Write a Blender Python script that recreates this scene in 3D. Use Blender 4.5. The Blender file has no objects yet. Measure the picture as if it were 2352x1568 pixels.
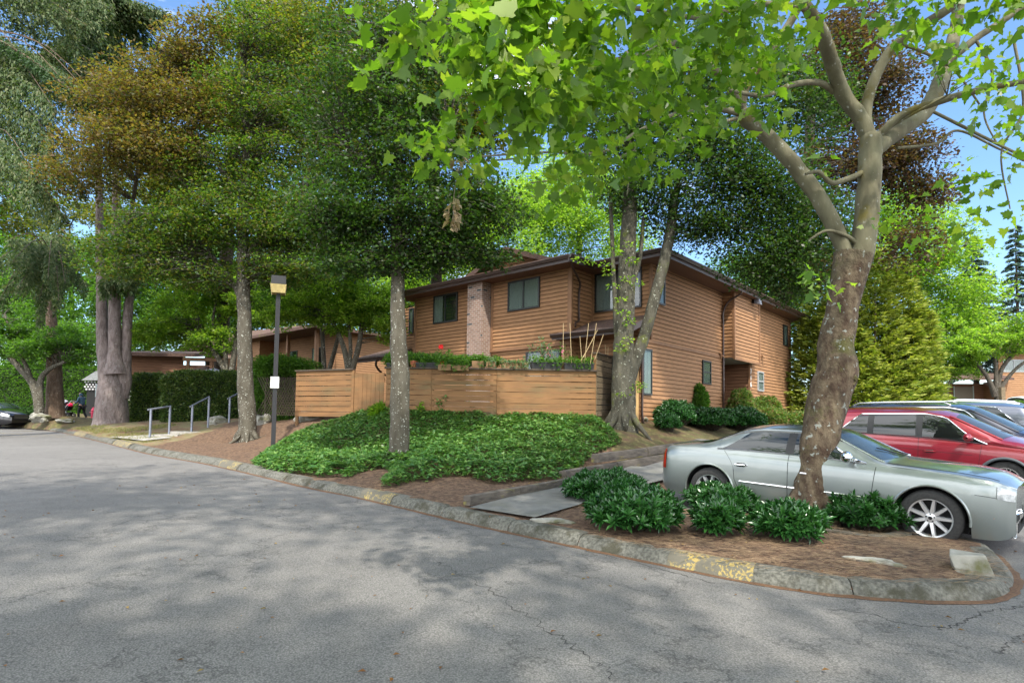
import bpy, math, random
import numpy as np
from mathutils import Vector, Matrix, noise as mnoise, geometry as mgeo
S = bpy.context.scene
COL = S.collection
rnd = random.Random(7)
R = math.radians

# ---------------------------------------------------------------- camera
CAM_H = 1.65
PITCH, ROLL, FPX = R(3.0), R(0.8), 1355.0
_F = Vector((0, math.cos(PITCH), math.sin(PITCH)))
_r0, _u0 = Vector((1, 0, 0)), Vector((0, -math.sin(PITCH), math.cos(PITCH)))
_RT = _r0*math.cos(ROLL) + _u0*math.sin(ROLL)
_UP = -_r0*math.sin(ROLL) + _u0*math.cos(ROLL)
CAM = Vector((0, 0, CAM_H))
cd = bpy.data.cameras.new('camera'); cam = bpy.data.objects.new('camera', cd); COL.objects.link(cam)
cd.sensor_width = 36; cd.lens = FPX/2352*36; cd.shift_y = (896.6-784)/2352
cd.clip_start = .05; cd.clip_end = 3000
m = Matrix.Identity(4)
for i in range(3):
    m[i][0] = _RT[i]; m[i][1] = _UP[i]; m[i][2] = -_F[i]; m[i][3] = CAM[i]
cam.matrix_world = m
S.camera = cam

# ---------------------------------------------------------------- light
SUN_EL, SUN_AZ = R(54), math.atan2(.18, -.98)      # azimuth from +Y towards +X
sx, sy = math.sin(SUN_AZ), math.cos(SUN_AZ)
SUNV = Vector((sx*math.cos(SUN_EL), sy*math.cos(SUN_EL), math.sin(SUN_EL)))
ld = bpy.data.lights.new('sun', 'SUN'); ld.energy = 2.3; ld.angle = R(1.4); ld.color = (1, .94, .84)
sun = bpy.data.objects.new('sun', ld); COL.objects.link(sun)
sun.rotation_euler = SUNV.to_track_quat('Z', 'Y').to_euler(); sun.location = (0, -10, 40)
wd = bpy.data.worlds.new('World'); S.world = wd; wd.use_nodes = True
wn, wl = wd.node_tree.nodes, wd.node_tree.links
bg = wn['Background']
sky = wn.new('ShaderNodeTexSky'); sky.sky_type = 'NISHITA'; sky.sun_disc = False
sky.sun_elevation = SUN_EL; sky.sun_rotation = SUN_AZ; sky.air_density = 1.0; sky.dust_density = .6; sky.ozone_density = 2.2
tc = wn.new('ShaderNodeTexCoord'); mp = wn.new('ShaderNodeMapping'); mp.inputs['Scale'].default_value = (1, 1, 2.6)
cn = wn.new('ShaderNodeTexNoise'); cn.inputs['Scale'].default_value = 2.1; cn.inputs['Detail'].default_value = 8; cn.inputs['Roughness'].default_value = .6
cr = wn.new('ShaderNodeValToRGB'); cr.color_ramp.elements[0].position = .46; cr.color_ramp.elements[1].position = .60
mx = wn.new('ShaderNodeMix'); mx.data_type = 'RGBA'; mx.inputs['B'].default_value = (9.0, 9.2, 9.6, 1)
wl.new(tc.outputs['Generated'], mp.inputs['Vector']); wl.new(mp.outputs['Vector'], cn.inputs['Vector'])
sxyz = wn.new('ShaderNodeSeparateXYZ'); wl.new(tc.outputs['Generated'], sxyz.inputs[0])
ma = wn.new('ShaderNodeMath'); ma.operation = 'MULTIPLY_ADD'; ma.inputs[1].default_value = -.13; wl.new(sxyz.outputs['Y'], ma.inputs[0]); wl.new(cn.outputs['Fac'], ma.inputs[2])   # unseen cloud cover added behind the viewer as neutral fill light
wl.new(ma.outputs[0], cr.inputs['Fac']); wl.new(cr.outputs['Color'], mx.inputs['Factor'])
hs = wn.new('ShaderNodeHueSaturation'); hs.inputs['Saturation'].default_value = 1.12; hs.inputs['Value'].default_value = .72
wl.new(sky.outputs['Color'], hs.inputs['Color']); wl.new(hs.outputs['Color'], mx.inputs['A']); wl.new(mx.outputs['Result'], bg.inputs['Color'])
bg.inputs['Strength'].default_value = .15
S.view_settings.view_transform = 'Standard'; S.view_settings.look = 'None'
S.view_settings.exposure = 1.6; S.view_settings.gamma = 1
S.cycles.max_bounces = 7; S.cycles.diffuse_bounces = 3; S.cycles.glossy_bounces = 3; S.cycles.transmission_bounces = 4
S.cycles.transparent_max_bounces = 8
S.cycles.use_denoising = True
S.cycles.sample_clamp_indirect = 6
S.cycles.caustics_reflective = False; S.cycles.caustics_refractive = False

# ---------------------------------------------------------------- pixel helpers (units: px of a 2352 wide view)
def ray(px, py):
    d = _F + _RT*((px-1176)/FPX) - _UP*((py-896.6)/FPX)
    return d/d.y                                   # unit depth along +Y
def P(px, py, depth):
    return CAM + ray(px, py)*depth
def sp(x, k=4.0):
    x = np.asarray(x, float)/k
    return k*np.where(x > 20, x, np.log1p(np.exp(np.minimum(x, 20))))
def G(x, y):                                       # paved surface
    x = np.asarray(x, float); y = np.asarray(y, float)
    s = y-x; s1 = x*.669+y*.743
    v = .0212*s - .0152*(sp(s-30)) + .06*sp(s1-10, 1.5) - .02*sp(s1-18, 3.0)
    return v

# ---------------------------------------------------------------- mesh builder
class MB:
    def __init__(s): s.v = []; s.f = []; s.mi = []; s.cur = 0
    def mat(s, i): s.cur = i; return s
    def add(s, vs, fs):
        o = len(s.v); s.v.extend([tuple(v) for v in vs])
        for f in fs: s.f.append(tuple(i+o for i in f)); s.mi.append(s.cur)
        return s
    def hexa(s, p):                                # 8 points: bottom 4 ccw, top 4 ccw
        return s.add(p, [(3,2,1,0),(4,5,6,7),(0,1,5,4),(1,2,6,5),(2,3,7,6),(3,0,4,7)])
    def box(s, a, b, M=None):
        (x0,y0,z0),(x1,y1,z1) = a, b
        p = [Vector(q) for q in ((x0,y0,z0),(x1,y0,z0),(x1,y1,z0),(x0,y1,z0),(x0,y0,z1),(x1,y0,z1),(x1,y1,z1),(x0,y1,z1))]
        if M is not None: p = [M@q for q in p]
        return s.hexa(p)
    def prism(s, poly, vec):                       # polygon extruded along vec
        n = len(poly); a = [Vector(q) for q in poly]; b = [q+Vector(vec) for q in a]
        return s.add(a+b, [tuple(range(n-1,-1,-1)), tuple(range(n,2*n))]+[(i,(i+1)%n,(i+1)%n+n,i+n) for i in range(n)])
    def tube(s, pts, rad, sides=8, cap=True, wob=0, seed=0, flat=None):
        pts = [Vector(p) for p in pts]; n = len(pts)
        if not hasattr(rad, '__len__'): rad = [rad]*n
        rr = random.Random(seed)
        t = [(pts[min(i+1,n-1)]-pts[max(i-1,0)]).normalized() for i in range(n)]
        ref = Vector((0,0,1)) if abs(t[0].z) < .9 else Vector((1,0,0))
        u = t[0].cross(ref).normalized(); vs = []
        for i in range(n):
            u = (u - t[i]*u.dot(t[i])).normalized(); w = t[i].cross(u)
            for k in range(sides):
                a = 2*math.pi*k/sides; r = rad[i]
                if wob:
                    q = pts[i]+(u*math.cos(a)+w*math.sin(a))*r
                    r *= 1+wob*(mnoise.noise(q*(0.55/max(r,.05))*1.0+Vector((seed,0,0)))+.5*mnoise.noise(q*(1.7/max(r,.05))+Vector((0,seed,0))))
                c, d = math.cos(a)*r, math.sin(a)*r
                if flat: d *= flat
                vs.append(pts[i]+u*c+w*d)
        fs = [(i*sides+k, i*sides+(k+1)%sides, (i+1)*sides+(k+1)%sides, (i+1)*sides+k) for i in range(n-1) for k in range(sides)]
        if cap: fs += [tuple(range(sides-1,-1,-1)), tuple((n-1)*sides+k for k in range(sides))]
        return s.add(vs, fs)
    def lathe(s, prof, seg=24, M=None, a0=0, a1=2*math.pi):   # prof (r,z), axis z
        full = abs(a1-a0-2*math.pi) < 1e-6; na = seg if full else seg+1; vs = []
        for r, z in prof:
            for k in range(na):
                a = a0+(a1-a0)*k/seg; q = Vector((r*math.cos(a), r*math.sin(a), z)); vs.append(M@q if M is not None else q)
        fs = []
        for i in range(len(prof)-1):
            for k in range(seg):
                k2 = (k+1) % na
                fs.append((i*na+k, i*na+k2, (i+1)*na+k2, (i+1)*na+k))
        return s.add(vs, fs)
    def grid(s, rows, flip=False):
        n, m_ = len(rows), len(rows[0]); vs = [q for r in rows for q in r]
        fs = [(i*m_+j, i*m_+j+1, (i+1)*m_+j+1, (i+1)*m_+j) for i in range(n-1) for j in range(m_-1)]
        if flip: fs = [f[::-1] for f in fs]
        return s.add(vs, fs)
    def build(s, name, mats, parent=None, smooth=False, ang=35):
        me = bpy.data.meshes.new(name); me.from_pydata(s.v, [], s.f)
        if not isinstance(mats, (list, tuple)): mats = [mats]
        for q in mats: me.materials.append(q)
        if len(mats) > 1: me.polygons.foreach_set('material_index', s.mi)
        if smooth:
            me.polygons.foreach_set('use_smooth', [True]*len(me.polygons))
            if ang: me.set_sharp_from_angle(angle=R(ang))
        me.update()
        o = bpy.data.objects.new(name, me); COL.objects.link(o)
        if parent: o.parent = parent
        return o
def npmesh(name, V, F, mats, parent=None, mi=None, smooth=False):
    V = np.asarray(V, np.float32); F = np.asarray(F, np.int32); k = F.shape[1]
    me = bpy.data.meshes.new(name); me.vertices.add(len(V)); me.vertices.foreach_set('co', V.ravel())
    me.loops.add(F.size); me.loops.foreach_set('vertex_index', F.ravel())
    me.polygons.add(len(F)); me.polygons.foreach_set('loop_start', np.arange(0, F.size, k, dtype=np.int32))
    try: me.polygons.foreach_set('loop_total', np.full(len(F), k, np.int32))
    except Exception: pass
    if not isinstance(mats, (list, tuple)): mats = [mats]
    for q in mats: me.materials.append(q)
    if mi is not None: me.polygons.foreach_set('material_index', np.asarray(mi, np.int32))
    if smooth: me.polygons.foreach_set('use_smooth', np.ones(len(F), bool))
    me.update(calc_edges=True)
    o = bpy.data.objects.new(name, me); COL.objects.link(o)
    if parent: o.parent = parent
    return o
def empty(name, loc=(0,0,0), rz=0):
    o = bpy.data.objects.new(name, None); o.location = loc; o.rotation_euler = (0,0,rz); o.empty_display_size = .2; COL.objects.link(o); return o
def tag(o, label=None, cat=None, group=None, kind=None):
    if label: o['label'] = label
    if cat: o['category'] = cat
    if group: o['group'] = group
    if kind: o['kind'] = kind
    return o
def thing(name, label, cat, loc=(0,0,0), rz=0, group=None):
    return tag(empty(name, loc, rz), label, cat, group)
def copy_tree(o, parent=None):
    c = o.copy(); COL.objects.link(c); c.parent = parent
    for ch in list(o.children): copy_tree(ch, c)
    return c
def smooth_path(pts, n=6):
    pts = [Vector(p) for p in pts]; out = []
    for i in range(len(pts)-1):
        a, b, c, d = pts[max(i-1,0)], pts[i], pts[i+1], pts[min(i+2,len(pts)-1)]
        for k in range(n):
            t = k/n
            out.append(.5*((2*b)+(c-a)*t+(2*a-5*b+4*c-d)*t*t+(3*b-a-3*c+d)*t**3))
    out.append(pts[-1]); return out
def lerp_list(v, n):
    return list(np.interp(np.linspace(0, 1, n), np.linspace(0, 1, len(v)), v))

# ---------------------------------------------------------------- materials
def _new(name):
    m_ = bpy.data.materials.new(name); m_.use_nodes = True
    nt = m_.node_tree; return m_, nt.nodes, nt.links, nt.nodes['Principled BSDF']
def c4(c): return (c[0], c[1], c[2], 1)
def mat(name, c1, c2=None, scale=8, rough=.7, metal=0, bump=0, bscale=None, spec=.5, detail=5, stretch=None, lo=.35, hi=.65, coat=0, c3=None, s3=2.0, lo3=.5, hi3=.6, dist=.02):
    m_, N, L, b = _new(name)
    b.inputs['Roughness'].default_value = rough; b.inputs['Metallic'].default_value = metal
    b.inputs['Specular IOR Level'].default_value = spec; b.inputs['Coat Weight'].default_value = coat; b.inputs['Coat Roughness'].default_value = .04
    b.inputs['Base Color'].default_value = c4(c1)
    t = N.new('ShaderNodeTexCoord'); vec = t.outputs['Object']
    if stretch:
        q = N.new('ShaderNodeMapping'); q.inputs['Scale'].default_value = stretch; L.new(vec, q.inputs['Vector']); vec = q.outputs['Vector']
    if c2 is not None:
        n = N.new('ShaderNodeTexNoise'); n.inputs['Scale'].default_value = scale; n.inputs['Detail'].default_value = detail; L.new(vec, n.inputs['Vector'])
        r = N.new('ShaderNodeMapRange'); r.inputs['From Min'].default_value = lo; r.inputs['From Max'].default_value = hi; L.new(n.outputs['Fac'], r.inputs['Value'])
        x = N.new('ShaderNodeMix'); x.data_type = 'RGBA'; x.inputs['A'].default_value = c4(c1); x.inputs['B'].default_value = c4(c2)
        L.new(r.outputs['Result'], x.inputs['Factor']); out = x.outputs['Result']
        if c3 is not None:
            n3 = N.new('ShaderNodeTexNoise'); n3.inputs['Scale'].default_value = s3; n3.inputs['Detail'].default_value = 6; n3.inputs['Roughness'].default_value = .65; L.new(vec, n3.inputs['Vector'])
            r3 = N.new('ShaderNodeMapRange'); r3.inputs['From Min'].default_value = lo3; r3.inputs['From Max'].default_value = hi3; L.new(n3.outputs['Fac'], r3.inputs['Value'])
            x3 = N.new('ShaderNodeMix'); x3.data_type = 'RGBA'; x3.inputs['B'].default_value = c4(c3); L.new(out, x3.inputs['A']); L.new(r3.outputs['Result'], x3.inputs['Factor']); out = x3.outputs['Result']
        L.new(out, b.inputs['Base Color'])
    if bump:
        n2 = N.new('ShaderNodeTexNoise'); n2.inputs['Scale'].default_value = bscale or scale; n2.inputs['Detail'].default_value = 6; L.new(vec, n2.inputs['Vector'])
        bp = N.new('ShaderNodeBump'); bp.inputs['Strength'].default_value = bump; bp.inputs['Distance'].default_value = dist; L.new(n2.outputs['Fac'], bp.inputs['Height']); L.new(bp.outputs['Normal'], b.inputs['Normal'])
    return m_
def leafmat(name, cols, rough=.5, trans=.45, tmul=1.6, spec=.4):
    """leaf shader: random hue per leaf, translucent"""
    m_, N, L, b = _new(name)
    g = N.new('ShaderNodeNewGeometry'); r = N.new('ShaderNodeValToRGB')
    els = r.color_ramp.elements
    n = len(cols)
    els[0].position = 0; els[0].color = c4(cols[0]); els[1].position = 1; els[1].color = c4(cols[-1])
    for i in range(1, n-1):
        e = els.new(i/(n-1)); e.color = c4(cols[i])
    L.new(g.outputs['Random Per Island'], r.inputs['Fac'])
    L.new(r.outputs['Color'], b.inputs['Base Color']); b.inputs['Roughness'].default_value = rough; b.inputs['Specular IOR Level'].default_value = spec
    t = N.new('ShaderNodeBsdfTranslucent'); h = N.new('ShaderNodeMix'); h.data_type = 'RGBA'; h.blend_type = 'MULTIPLY'; h.inputs['Factor'].default_value = 1
    h.inputs['B'].default_value = (tmul*1.15, tmul*1.25, tmul*.45, 1); L.new(r.outputs['Color'], h.inputs['A']); L.new(h.outputs['Result'], t.inputs['Color'])
    ms = N.new('ShaderNodeMixShader'); ms.inputs['Fac'].default_value = trans
    L.new(b.outputs['BSDF'], ms.inputs[1]); L.new(t.outputs['BSDF'], ms.inputs[2]); L.new(ms.outputs['Shader'], N['Material Output'].inputs['Surface'])
    return m_
def bark(name, c1, c2, spot, s1=7, s2=18, lo=.56, hi=.6, bump=.5, moss=None, stretch=(1,1,.35), up=None):
    m_, N, L, b = _new(name); b.inputs['Roughness'].default_value = .85; b.inputs['Specular IOR Level'].default_value = .25
    t = N.new('ShaderNodeTexCoord'); q = N.new('ShaderNodeMapping'); q.inputs['Scale'].default_value = stretch; L.new(t.outputs['Object'], q.inputs['Vector'])
    def nz(sc, vec, det=6, rg=.6):
        n = N.new('ShaderNodeTexNoise'); n.inputs['Scale'].default_value = sc; n.inputs['Detail'].default_value = det; n.inputs['Roughness'].default_value = rg; L.new(vec, n.inputs['Vector']); return n.outputs['Fac']
    def mr(v, a, z):
        r = N.new('ShaderNodeMapRange'); r.inputs['From Min'].default_value = a; r.inputs['From Max'].default_value = z; L.new(v, r.inputs['Value']); return r.outputs['Result']
    def mix(f, a, bb):
        x = N.new('ShaderNodeMix'); x.data_type = 'RGBA'; L.new(f, x.inputs['Factor'])
        for k, v in (('A', a), ('B', bb)):
            if isinstance(v, tuple): x.inputs[k].default_value = c4(v)
            else: L.new(v, x.inputs[k])
        return x.outputs['Result']
    n1 = nz(s1, q.outputs['Vector']); out = mix(mr(n1, .38, .62), c1, c2)
    if up:      # the flaking bark gives way to smooth olive bark higher up
        sz_ = N.new('ShaderNodeSeparateXYZ'); L.new(t.outputs['Object'], sz_.inputs[0]); md_ = N.new('ShaderNodeMath'); md_.operation = 'MULTIPLY_ADD'; md_.inputs[1].default_value = 2.6; L.new(nz(2.4, t.outputs['Object']), md_.inputs[0]); L.new(sz_.outputs['Z'], md_.inputs[2])
        out = mix(mr(md_.outputs[0], up[2]+1.2, up[3]+1.2), out, mix(mr(nz(4, t.outputs['Object']), .4, .6), up[0], up[1]))
    if moss: out = mix(mr(nz(2.2, t.outputs['Object']), .56, .66), out, moss)
    out = mix(mr(nz(s2, t.outputs['Object'], 4, .55), lo, hi), out, spot)
    L.new(out, b.inputs['Base Color'])
    bp = N.new('ShaderNodeBump'); bp.inputs['Strength'].default_value = bump; bp.inputs['Distance'].default_value = .07
    L.new(nz(s1*1.6, q.outputs['Vector'], 8), bp.inputs['Height']); L.new(bp.outputs['Normal'], b.inputs['Normal'])
    return m_
def glassmat(name, tint=(.02,.03,.03), alpha=.35, rough=.02):
    m_, N, L, b = _new(name); b.inputs['Base Color'].default_value = c4(tint); b.inputs['Roughness'].default_value = rough; b.inputs['Specular IOR Level'].default_value = .9; b.inputs['IOR'].default_value = 1.8
    t = N.new('ShaderNodeBsdfTransparent'); t.inputs['Color'].default_value = (.95,1,.98,1)
    ms = N.new('ShaderNodeMixShader'); ms.inputs['Fac'].default_value = alpha; L.new(b.outputs['BSDF'], ms.inputs[1]); L.new(t.outputs['BSDF'], ms.inputs[2]); L.new(ms.outputs['Shader'], N['Material Output'].inputs['Surface'])
    return m_
M = {}
M['siding'] = mat('siding', (.33,.172,.078), (.255,.13,.056), 3, .75, bump=.25, bscale=60, stretch=(1,1,5))
M['lap_shade'] = mat('lap_shade', (.05,.025,.013), rough=.9)  # near black lap undersides, the shadow lines between boards painted in
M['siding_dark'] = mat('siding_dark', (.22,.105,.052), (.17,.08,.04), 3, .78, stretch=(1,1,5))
M['trim'] = mat('trim', (.25,.13,.062), (.20,.10,.048), 5, .7)
M['fence'] = mat('fence_wood', (.235,.12,.045), (.165,.085,.033), 2.2, .8, bump=.3, bscale=40, c3=(.12,.10,.045), s3=.9, lo3=.52, hi3=.72, stretch=(.6,.6,3))
M['fence_cap'] = mat('fence_cap', (.05,.035,.025), (.08,.06,.04), 9, .8)
M['weathered'] = mat('weathered_wood', (.20,.15,.09), (.12,.09,.05), 6, .9, bump=.5, bscale=30, stretch=(1,1,4))
M['gutter'] = mat('gutter_paint', (.035,.018,.013), (.05,.028,.02), 3, .4, spec=.5)
M['gutter_hi'] = mat('gutter_edge', (.11,.06,.04), (.09,.05,.035), 3, .4)
M['shingle'] = mat('shingle', (.13,.075,.055), (.06,.035,.028), 14, .95, bump=.5, bscale=35, c3=(.10,.09,.03), s3=1.5, lo3=.55, hi3=.7)
M['frame_dark'] = mat('dark_frame', (.012,.014,.013), rough=.4)
M['frame_grey'] = mat('grey_frame', (.35,.36,.36), rough=.4)
M['glass'] = glassmat('window_glass', (.01,.018,.016), .62)
M['curtain'] = mat('curtain', (.85,.87,.83), (.6,.64,.61), 22, .9, stretch=(6,6,.2))
M['blind'] = mat('blind', (.7,.76,.70), (.5,.56,.52), 30, .8, stretch=(.1,.1,4))
M['room'] = mat('dark_room', (.01,.011,.011), rough=.9)
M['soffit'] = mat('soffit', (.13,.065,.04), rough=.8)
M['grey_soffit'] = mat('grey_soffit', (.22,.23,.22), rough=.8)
M['concrete'] = mat('concrete', (.17,.168,.155), (.125,.123,.113), 5, .9, bump=.3, bscale=60, c3=(.12,.12,.10), s3=2, lo3=.5, hi3=.68)
M['kerb'] = mat('kerb_concrete', (.16,.155,.13), (.07,.068,.055), 28, .95, bump=1.0, bscale=45, detail=8, c3=(.05,.047,.03), s3=3.2, lo3=.5, hi3=.62)
M['kerb_yellow'] = mat('worn_yellow_paint', (.30,.225,.075), (.12,.11,.08), 34, .9, bump=.5, bscale=35, lo=.47, hi=.51, c3=(.11,.10,.075), s3=4, lo3=.46, hi3=.54)
M['black'] = mat('black_paint', (.012,.012,.014), rough=.45)
M['white'] = mat('white_paint', (.75,.75,.72), rough=.5)
M['grey_metal'] = mat('grey_metal', (.22,.24,.29), (.16,.17,.2), 9, .45, metal=.4)
M['rock'] = mat('rock', (.30,.29,.25), (.16,.155,.125), 5, .9, bump=.9, bscale=9, c3=(.10,.10,.04), s3=3, lo3=.52, hi3=.66)
M['red_flower'] = mat('red_petal', (.75,.015,.02), rough=.5)
M['pink_flower'] = mat('pink_petal', (.7,.12,.3), rough=.5)
M['plastic_black'] = mat('black_plastic', (.012,.012,.013), rough=.5)
M['terracotta'] = mat('terracotta', (.40,.12,.06), rough=.8)
# ---------------------------------------------------------------- kerb line and terrain
def on_paving(px, py, off=0.0):
    lo, hi = .5, 400.0; f = lambda t: (P(px, py, t)).z - float(G(P(px,py,t).x, t)) - off
    a = .5; fa = f(a); t = .5
    while t < 400:
        t2 = t*1.04+.05
        if f(t2) <= 0:
            lo, hi = t, t2
            for _ in range(30):
                mdl = (lo+hi)/2
                if f(mdl) > 0: lo = mdl
                else: hi = mdl
            q = P(px, py, hi); return Vector((q.x, q.y, q.z-off))
        t = t2
    return P(px, py, 400)
KERB_PX = [(40,984),(130,991),(250,1018),(340,1041),(470,1064),(580,1088),(700,1117),(830,1143),(900,1159),(1060,1197),(1220,1232),(1400,1270),(1550,1301),(1700,1331),(1850,1356),(1950,1367),(2100,1377),(2200,1379)]
K = [on_paving(*p) for p in KERB_PX]
NOSE = [on_paving(*p) for p in [(2262,1376),(2306,1358),(2318,1330),(2300,1300),(2262,1268)]]
BACK = [on_paving(*p) for p in [(2180,1244),(2080,1222)]]
SED_F, SED_R = P(2139, 1200.5, 7.8), P(1631.6, 1130, 9.97)
e2 = Vector((-.743,.669,0)); e1 = Vector((.669,.743,0)) # e1: along the long side of the house and the row of cars; e2: to the far left
side0 = Vector((SED_F.x, SED_F.y, 0)) - e1*.42
side1 = Vector((SED_R.x, SED_R.y, 0)) - e1*.42 + e2*1.35
BACK += [Vector((q.x, q.y, 0)) for q in (side0+e2*.6, side0+e2*1.8, side0+e2*3, side1)]
LOT = [side1+e1*k + e2*.05 for k in (2.5, 5, 8, 12, 16, 20, 25)]
far_left = Vector((-75, 66, 0))
K_all = [far_left] + K
def flat(q): return (q.x, q.y)
bound_front = [flat(q) for q in smooth_path([Vector((q.x,q.y,0)) for q in K_all], 6)]
nose = [flat(q) for q in smooth_path([Vector((q.x,q.y,0)) for q in [K[-1]]+NOSE+BACK[:2]], 5)][1:]
tail = [flat(q) for q in BACK[2:]] + [flat(q) for q in LOT]
lot_end = LOT[-1]
outer = [(lot_end.x+2, lot_end.y+10), (lot_end.x+24, lot_end.y+26), (190, 110), (190, 260), (-220, 260), (-220, 100)]
poly = bound_front + nose + tail + outer
polyA = np.array(poly)
def inside(xy, pg=polyA):
    x, y = xy[:,0], xy[:,1]; r = np.zeros(len(x), bool); n = len(pg); j = n-1
    for i in range(n):
        xi, yi = pg[i]; xj, yj = pg[j]
        c = ((yi > y) != (yj > y)) & (x < (xj-xi)*(y-yi)/(yj-yi+1e-12)+xi); r ^= c; j = i
    return r
ctrl = []
def cp(px, py, d):
    q = P(px, py, d); ctrl.append((q.x, q.y, q.z-float(G(q.x, q.y))))
for q in K: ctrl.append((q.x, q.y, .13))
for q in NOSE+BACK: ctrl.append((q.x, q.y, .13))
for q in BACK[2:]: ctrl.append((q.x, q.y, .12))
ctrl.append((far_left.x, far_left.y, .13))
for a in [(900,948,17.2),(1010,958,17),(1140,966,17),(1260,966,17.2),(1370,966,17.4),(1480,962,18.4),(1430,990,16.2),(1395,1030,14.8),(1310,1075,12.6),
          (1000,1040,13.6),(1150,1060,13.2),(900,1062,14.6),(780,1052,15.6),(700,1035,16.8),(627,1030,17.6),(570,1013,20),(345,1008,21.3),(395,1003,22.2),(440,992,22.8),(530,968,24.5),
          (250,972,26),(320,968,27),(450,962,27),(600,955,24),(780,956,21),(860,958,20),(125,950,33),(165,966,36),(213,964,38),(80,940,36),(700,958,21.5),(1600,1010,17),(1500,1008,16.5)]:
    cp(*a)
side_c = [side1+e1*k+e2*1.5 for k in (.5,3,6,9,12,16,20)]
for q in side_c: ctrl.append((q.x, q.y, .22))
for k, o in ((1,.85),(4,.8),(7,.75),(10,.65),(13,.5)):           # foot of the long house wall
    q = Vector((4.355,18.5,0))+e1*k - e2*.35; ctrl.append((q.x, q.y, o+.05))
for q, o in (((5,30),1.1),((-3,32),1.2),((-15,38),1.1),((-30,55),1.0),((20,45),.9),((40,70),1.0),((-60,90),1.5),((60,120),1.5),((0,120),2),((-100,120),2),((120,180),2),((-12,34),1.1)):
    ctrl.append((q[0], q[1], o))
for q in [(2.6,7.6,.20),(3.9,6.9,.22),(1.2,8.6,.2),(4.6,6.5,.2)]: ctrl.append(q)
C = np.array(ctrl); _n = len(C)
_D = np.hypot(C[:,None,0]-C[None,:,0], C[:,None,1]-C[None,:,1])
_A = np.zeros((_n+1,_n+1)); _A[:_n,:_n] = -_D + np.eye(_n)*(.12); _A[:_n,_n] = 1; _A[_n,:_n] = 1
_w = np.linalg.solve(_A, np.r_[C[:,2], 0])
def OFF(x, y):
    x = np.atleast_1d(np.asarray(x,float)); y = np.atleast_1d(np.asarray(y,float))
    d = np.hypot(x[:,None]-C[None,:,0], y[:,None]-C[None,:,1])
    return np.clip(-d@_w[:_n]+_w[_n], .06, 3.5)
def H(x, y):
    r = OFF(x, y) + G(np.atleast_1d(x), np.atleast_1d(y)); return r
def h1(x, y): return float(H(x, y)[0])
def Q(px, py, tmax=120, lift=0):
    """point where the view ray meets the planted ground"""
    ts = np.geomspace(3, tmax, 500); rr = ray(px, py)
    X = CAM.x+rr.x*ts; Y = ts; Z = CAM.z+rr.z*ts
    hh = H(X, Y)+lift; below = np.nonzero(Z < hh)[0]
    t = ts[below[0]] if len(below) else tmax
    q = P(px, py, t); return Vector((q.x, q.y, h1(q.x, q.y)))
def at(px, depth):                 # ground point straight below px at a depth
    q = P(px, 960, depth); return Vector((q.x, q.y, h1(q.x, q.y)))

# asphalt: one tilted sheet, finely gridded near the camera
def asphalt():
    m_, N, L, b = _new('asphalt'); b.inputs['Roughness'].default_value = .88; b.inputs['Specular IOR Level'].default_value = .35
    t = N.new('ShaderNodeTexCoord')
    def nz(sc, det=4, rg=.6):
        n = N.new('ShaderNodeTexNoise'); n.inputs['Scale'].default_value = sc; n.inputs['Detail'].default_value = det; n.inputs['Roughness'].default_value = rg; L.new(t.outputs['Object'], n.inputs['Vector']); return n.outputs['Fac']
    def ramp(v, a, z, ca, cb):
        r = N.new('ShaderNodeValToRGB'); r.color_ramp.elements[0].position = a; r.color_ramp.elements[1].position = z; r.color_ramp.elements[0].color = c4(ca); r.color_ramp.elements[1].color = c4(cb); L.new(v, r.inputs['Fac']); return r.outputs['Color']
    def mul(a, bb, f=1, mode='MULTIPLY'):
        x = N.new('ShaderNodeMix'); x.data_type = 'RGBA'; x.blend_type = mode; x.inputs['Factor'].default_value = f; L.new(a, x.inputs['A']); L.new(bb, x.inputs['B']); return x.outputs['Result']
    base = ramp(nz(.35, 5), .3, .7, (.135,.129,.121), (.168,.161,.151))
    v = N.new('ShaderNodeTexVoronoi'); v.inputs['Scale'].default_value = 75; L.new(t.outputs['Object'], v.inputs['Vector'])
    agg = ramp(v.outputs['Distance'], .1, .75, (1.42,1.42,1.42), (.72,.72,.72))
    out = mul(base, agg)
    out = mul(out, ramp(nz(55, 3, .7), .35, .65, (.82,.82,.82), (1.22,1.22,1.22)))
    out = mul(out, ramp(nz(3.2, 6), .4, .75, (1,1,1), (.82,.82,.82)))
    # thin cracks
    nn = N.new('ShaderNodeTexNoise'); nn.inputs['Scale'].default_value = .16; nn.inputs['Detail'].default_value = 9; nn.inputs['Roughness'].default_value = .62; L.new(t.outputs['Object'], nn.inputs['Vector'])
    sb = N.new('ShaderNodeMath'); sb.operation = 'SUBTRACT'; sb.inputs[1].default_value = .5; L.new(nn.outputs['Fac'], sb.inputs[0])
    ab = N.new('ShaderNodeMath'); ab.operation = 'ABSOLUTE'; L.new(sb.outputs[0], ab.inputs[0])
    out = mul(out, ramp(ab.outputs[0], .0006, .0022, (.6,.6,.6), (1,1,1)))
    L.new(out, b.inputs['Base Color'])
    bp = N.new('ShaderNodeBump'); bp.inputs['Strength'].default_value = .55; bp.inputs['Distance'].default_value = .006; L.new(v.outputs['Distance'], bp.inputs['Height']); L.new(bp.outputs['Normal'], b.inputs['Normal'])
    return m_
M['asphalt'] = asphalt()
xs = np.concatenate([np.linspace(-220,-40,10), np.linspace(-38,60,99), np.linspace(64,200,12)])
ys = np.concatenate([np.linspace(-60,-6,10), np.linspace(-5,75,81), np.linspace(80,260,12)])
XX, YY = np.meshgrid(xs, ys); ZZ = G(XX, YY)
nx = len(xs); ny = len(ys); idx = np.arange(nx*ny).reshape(ny, nx)
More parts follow.
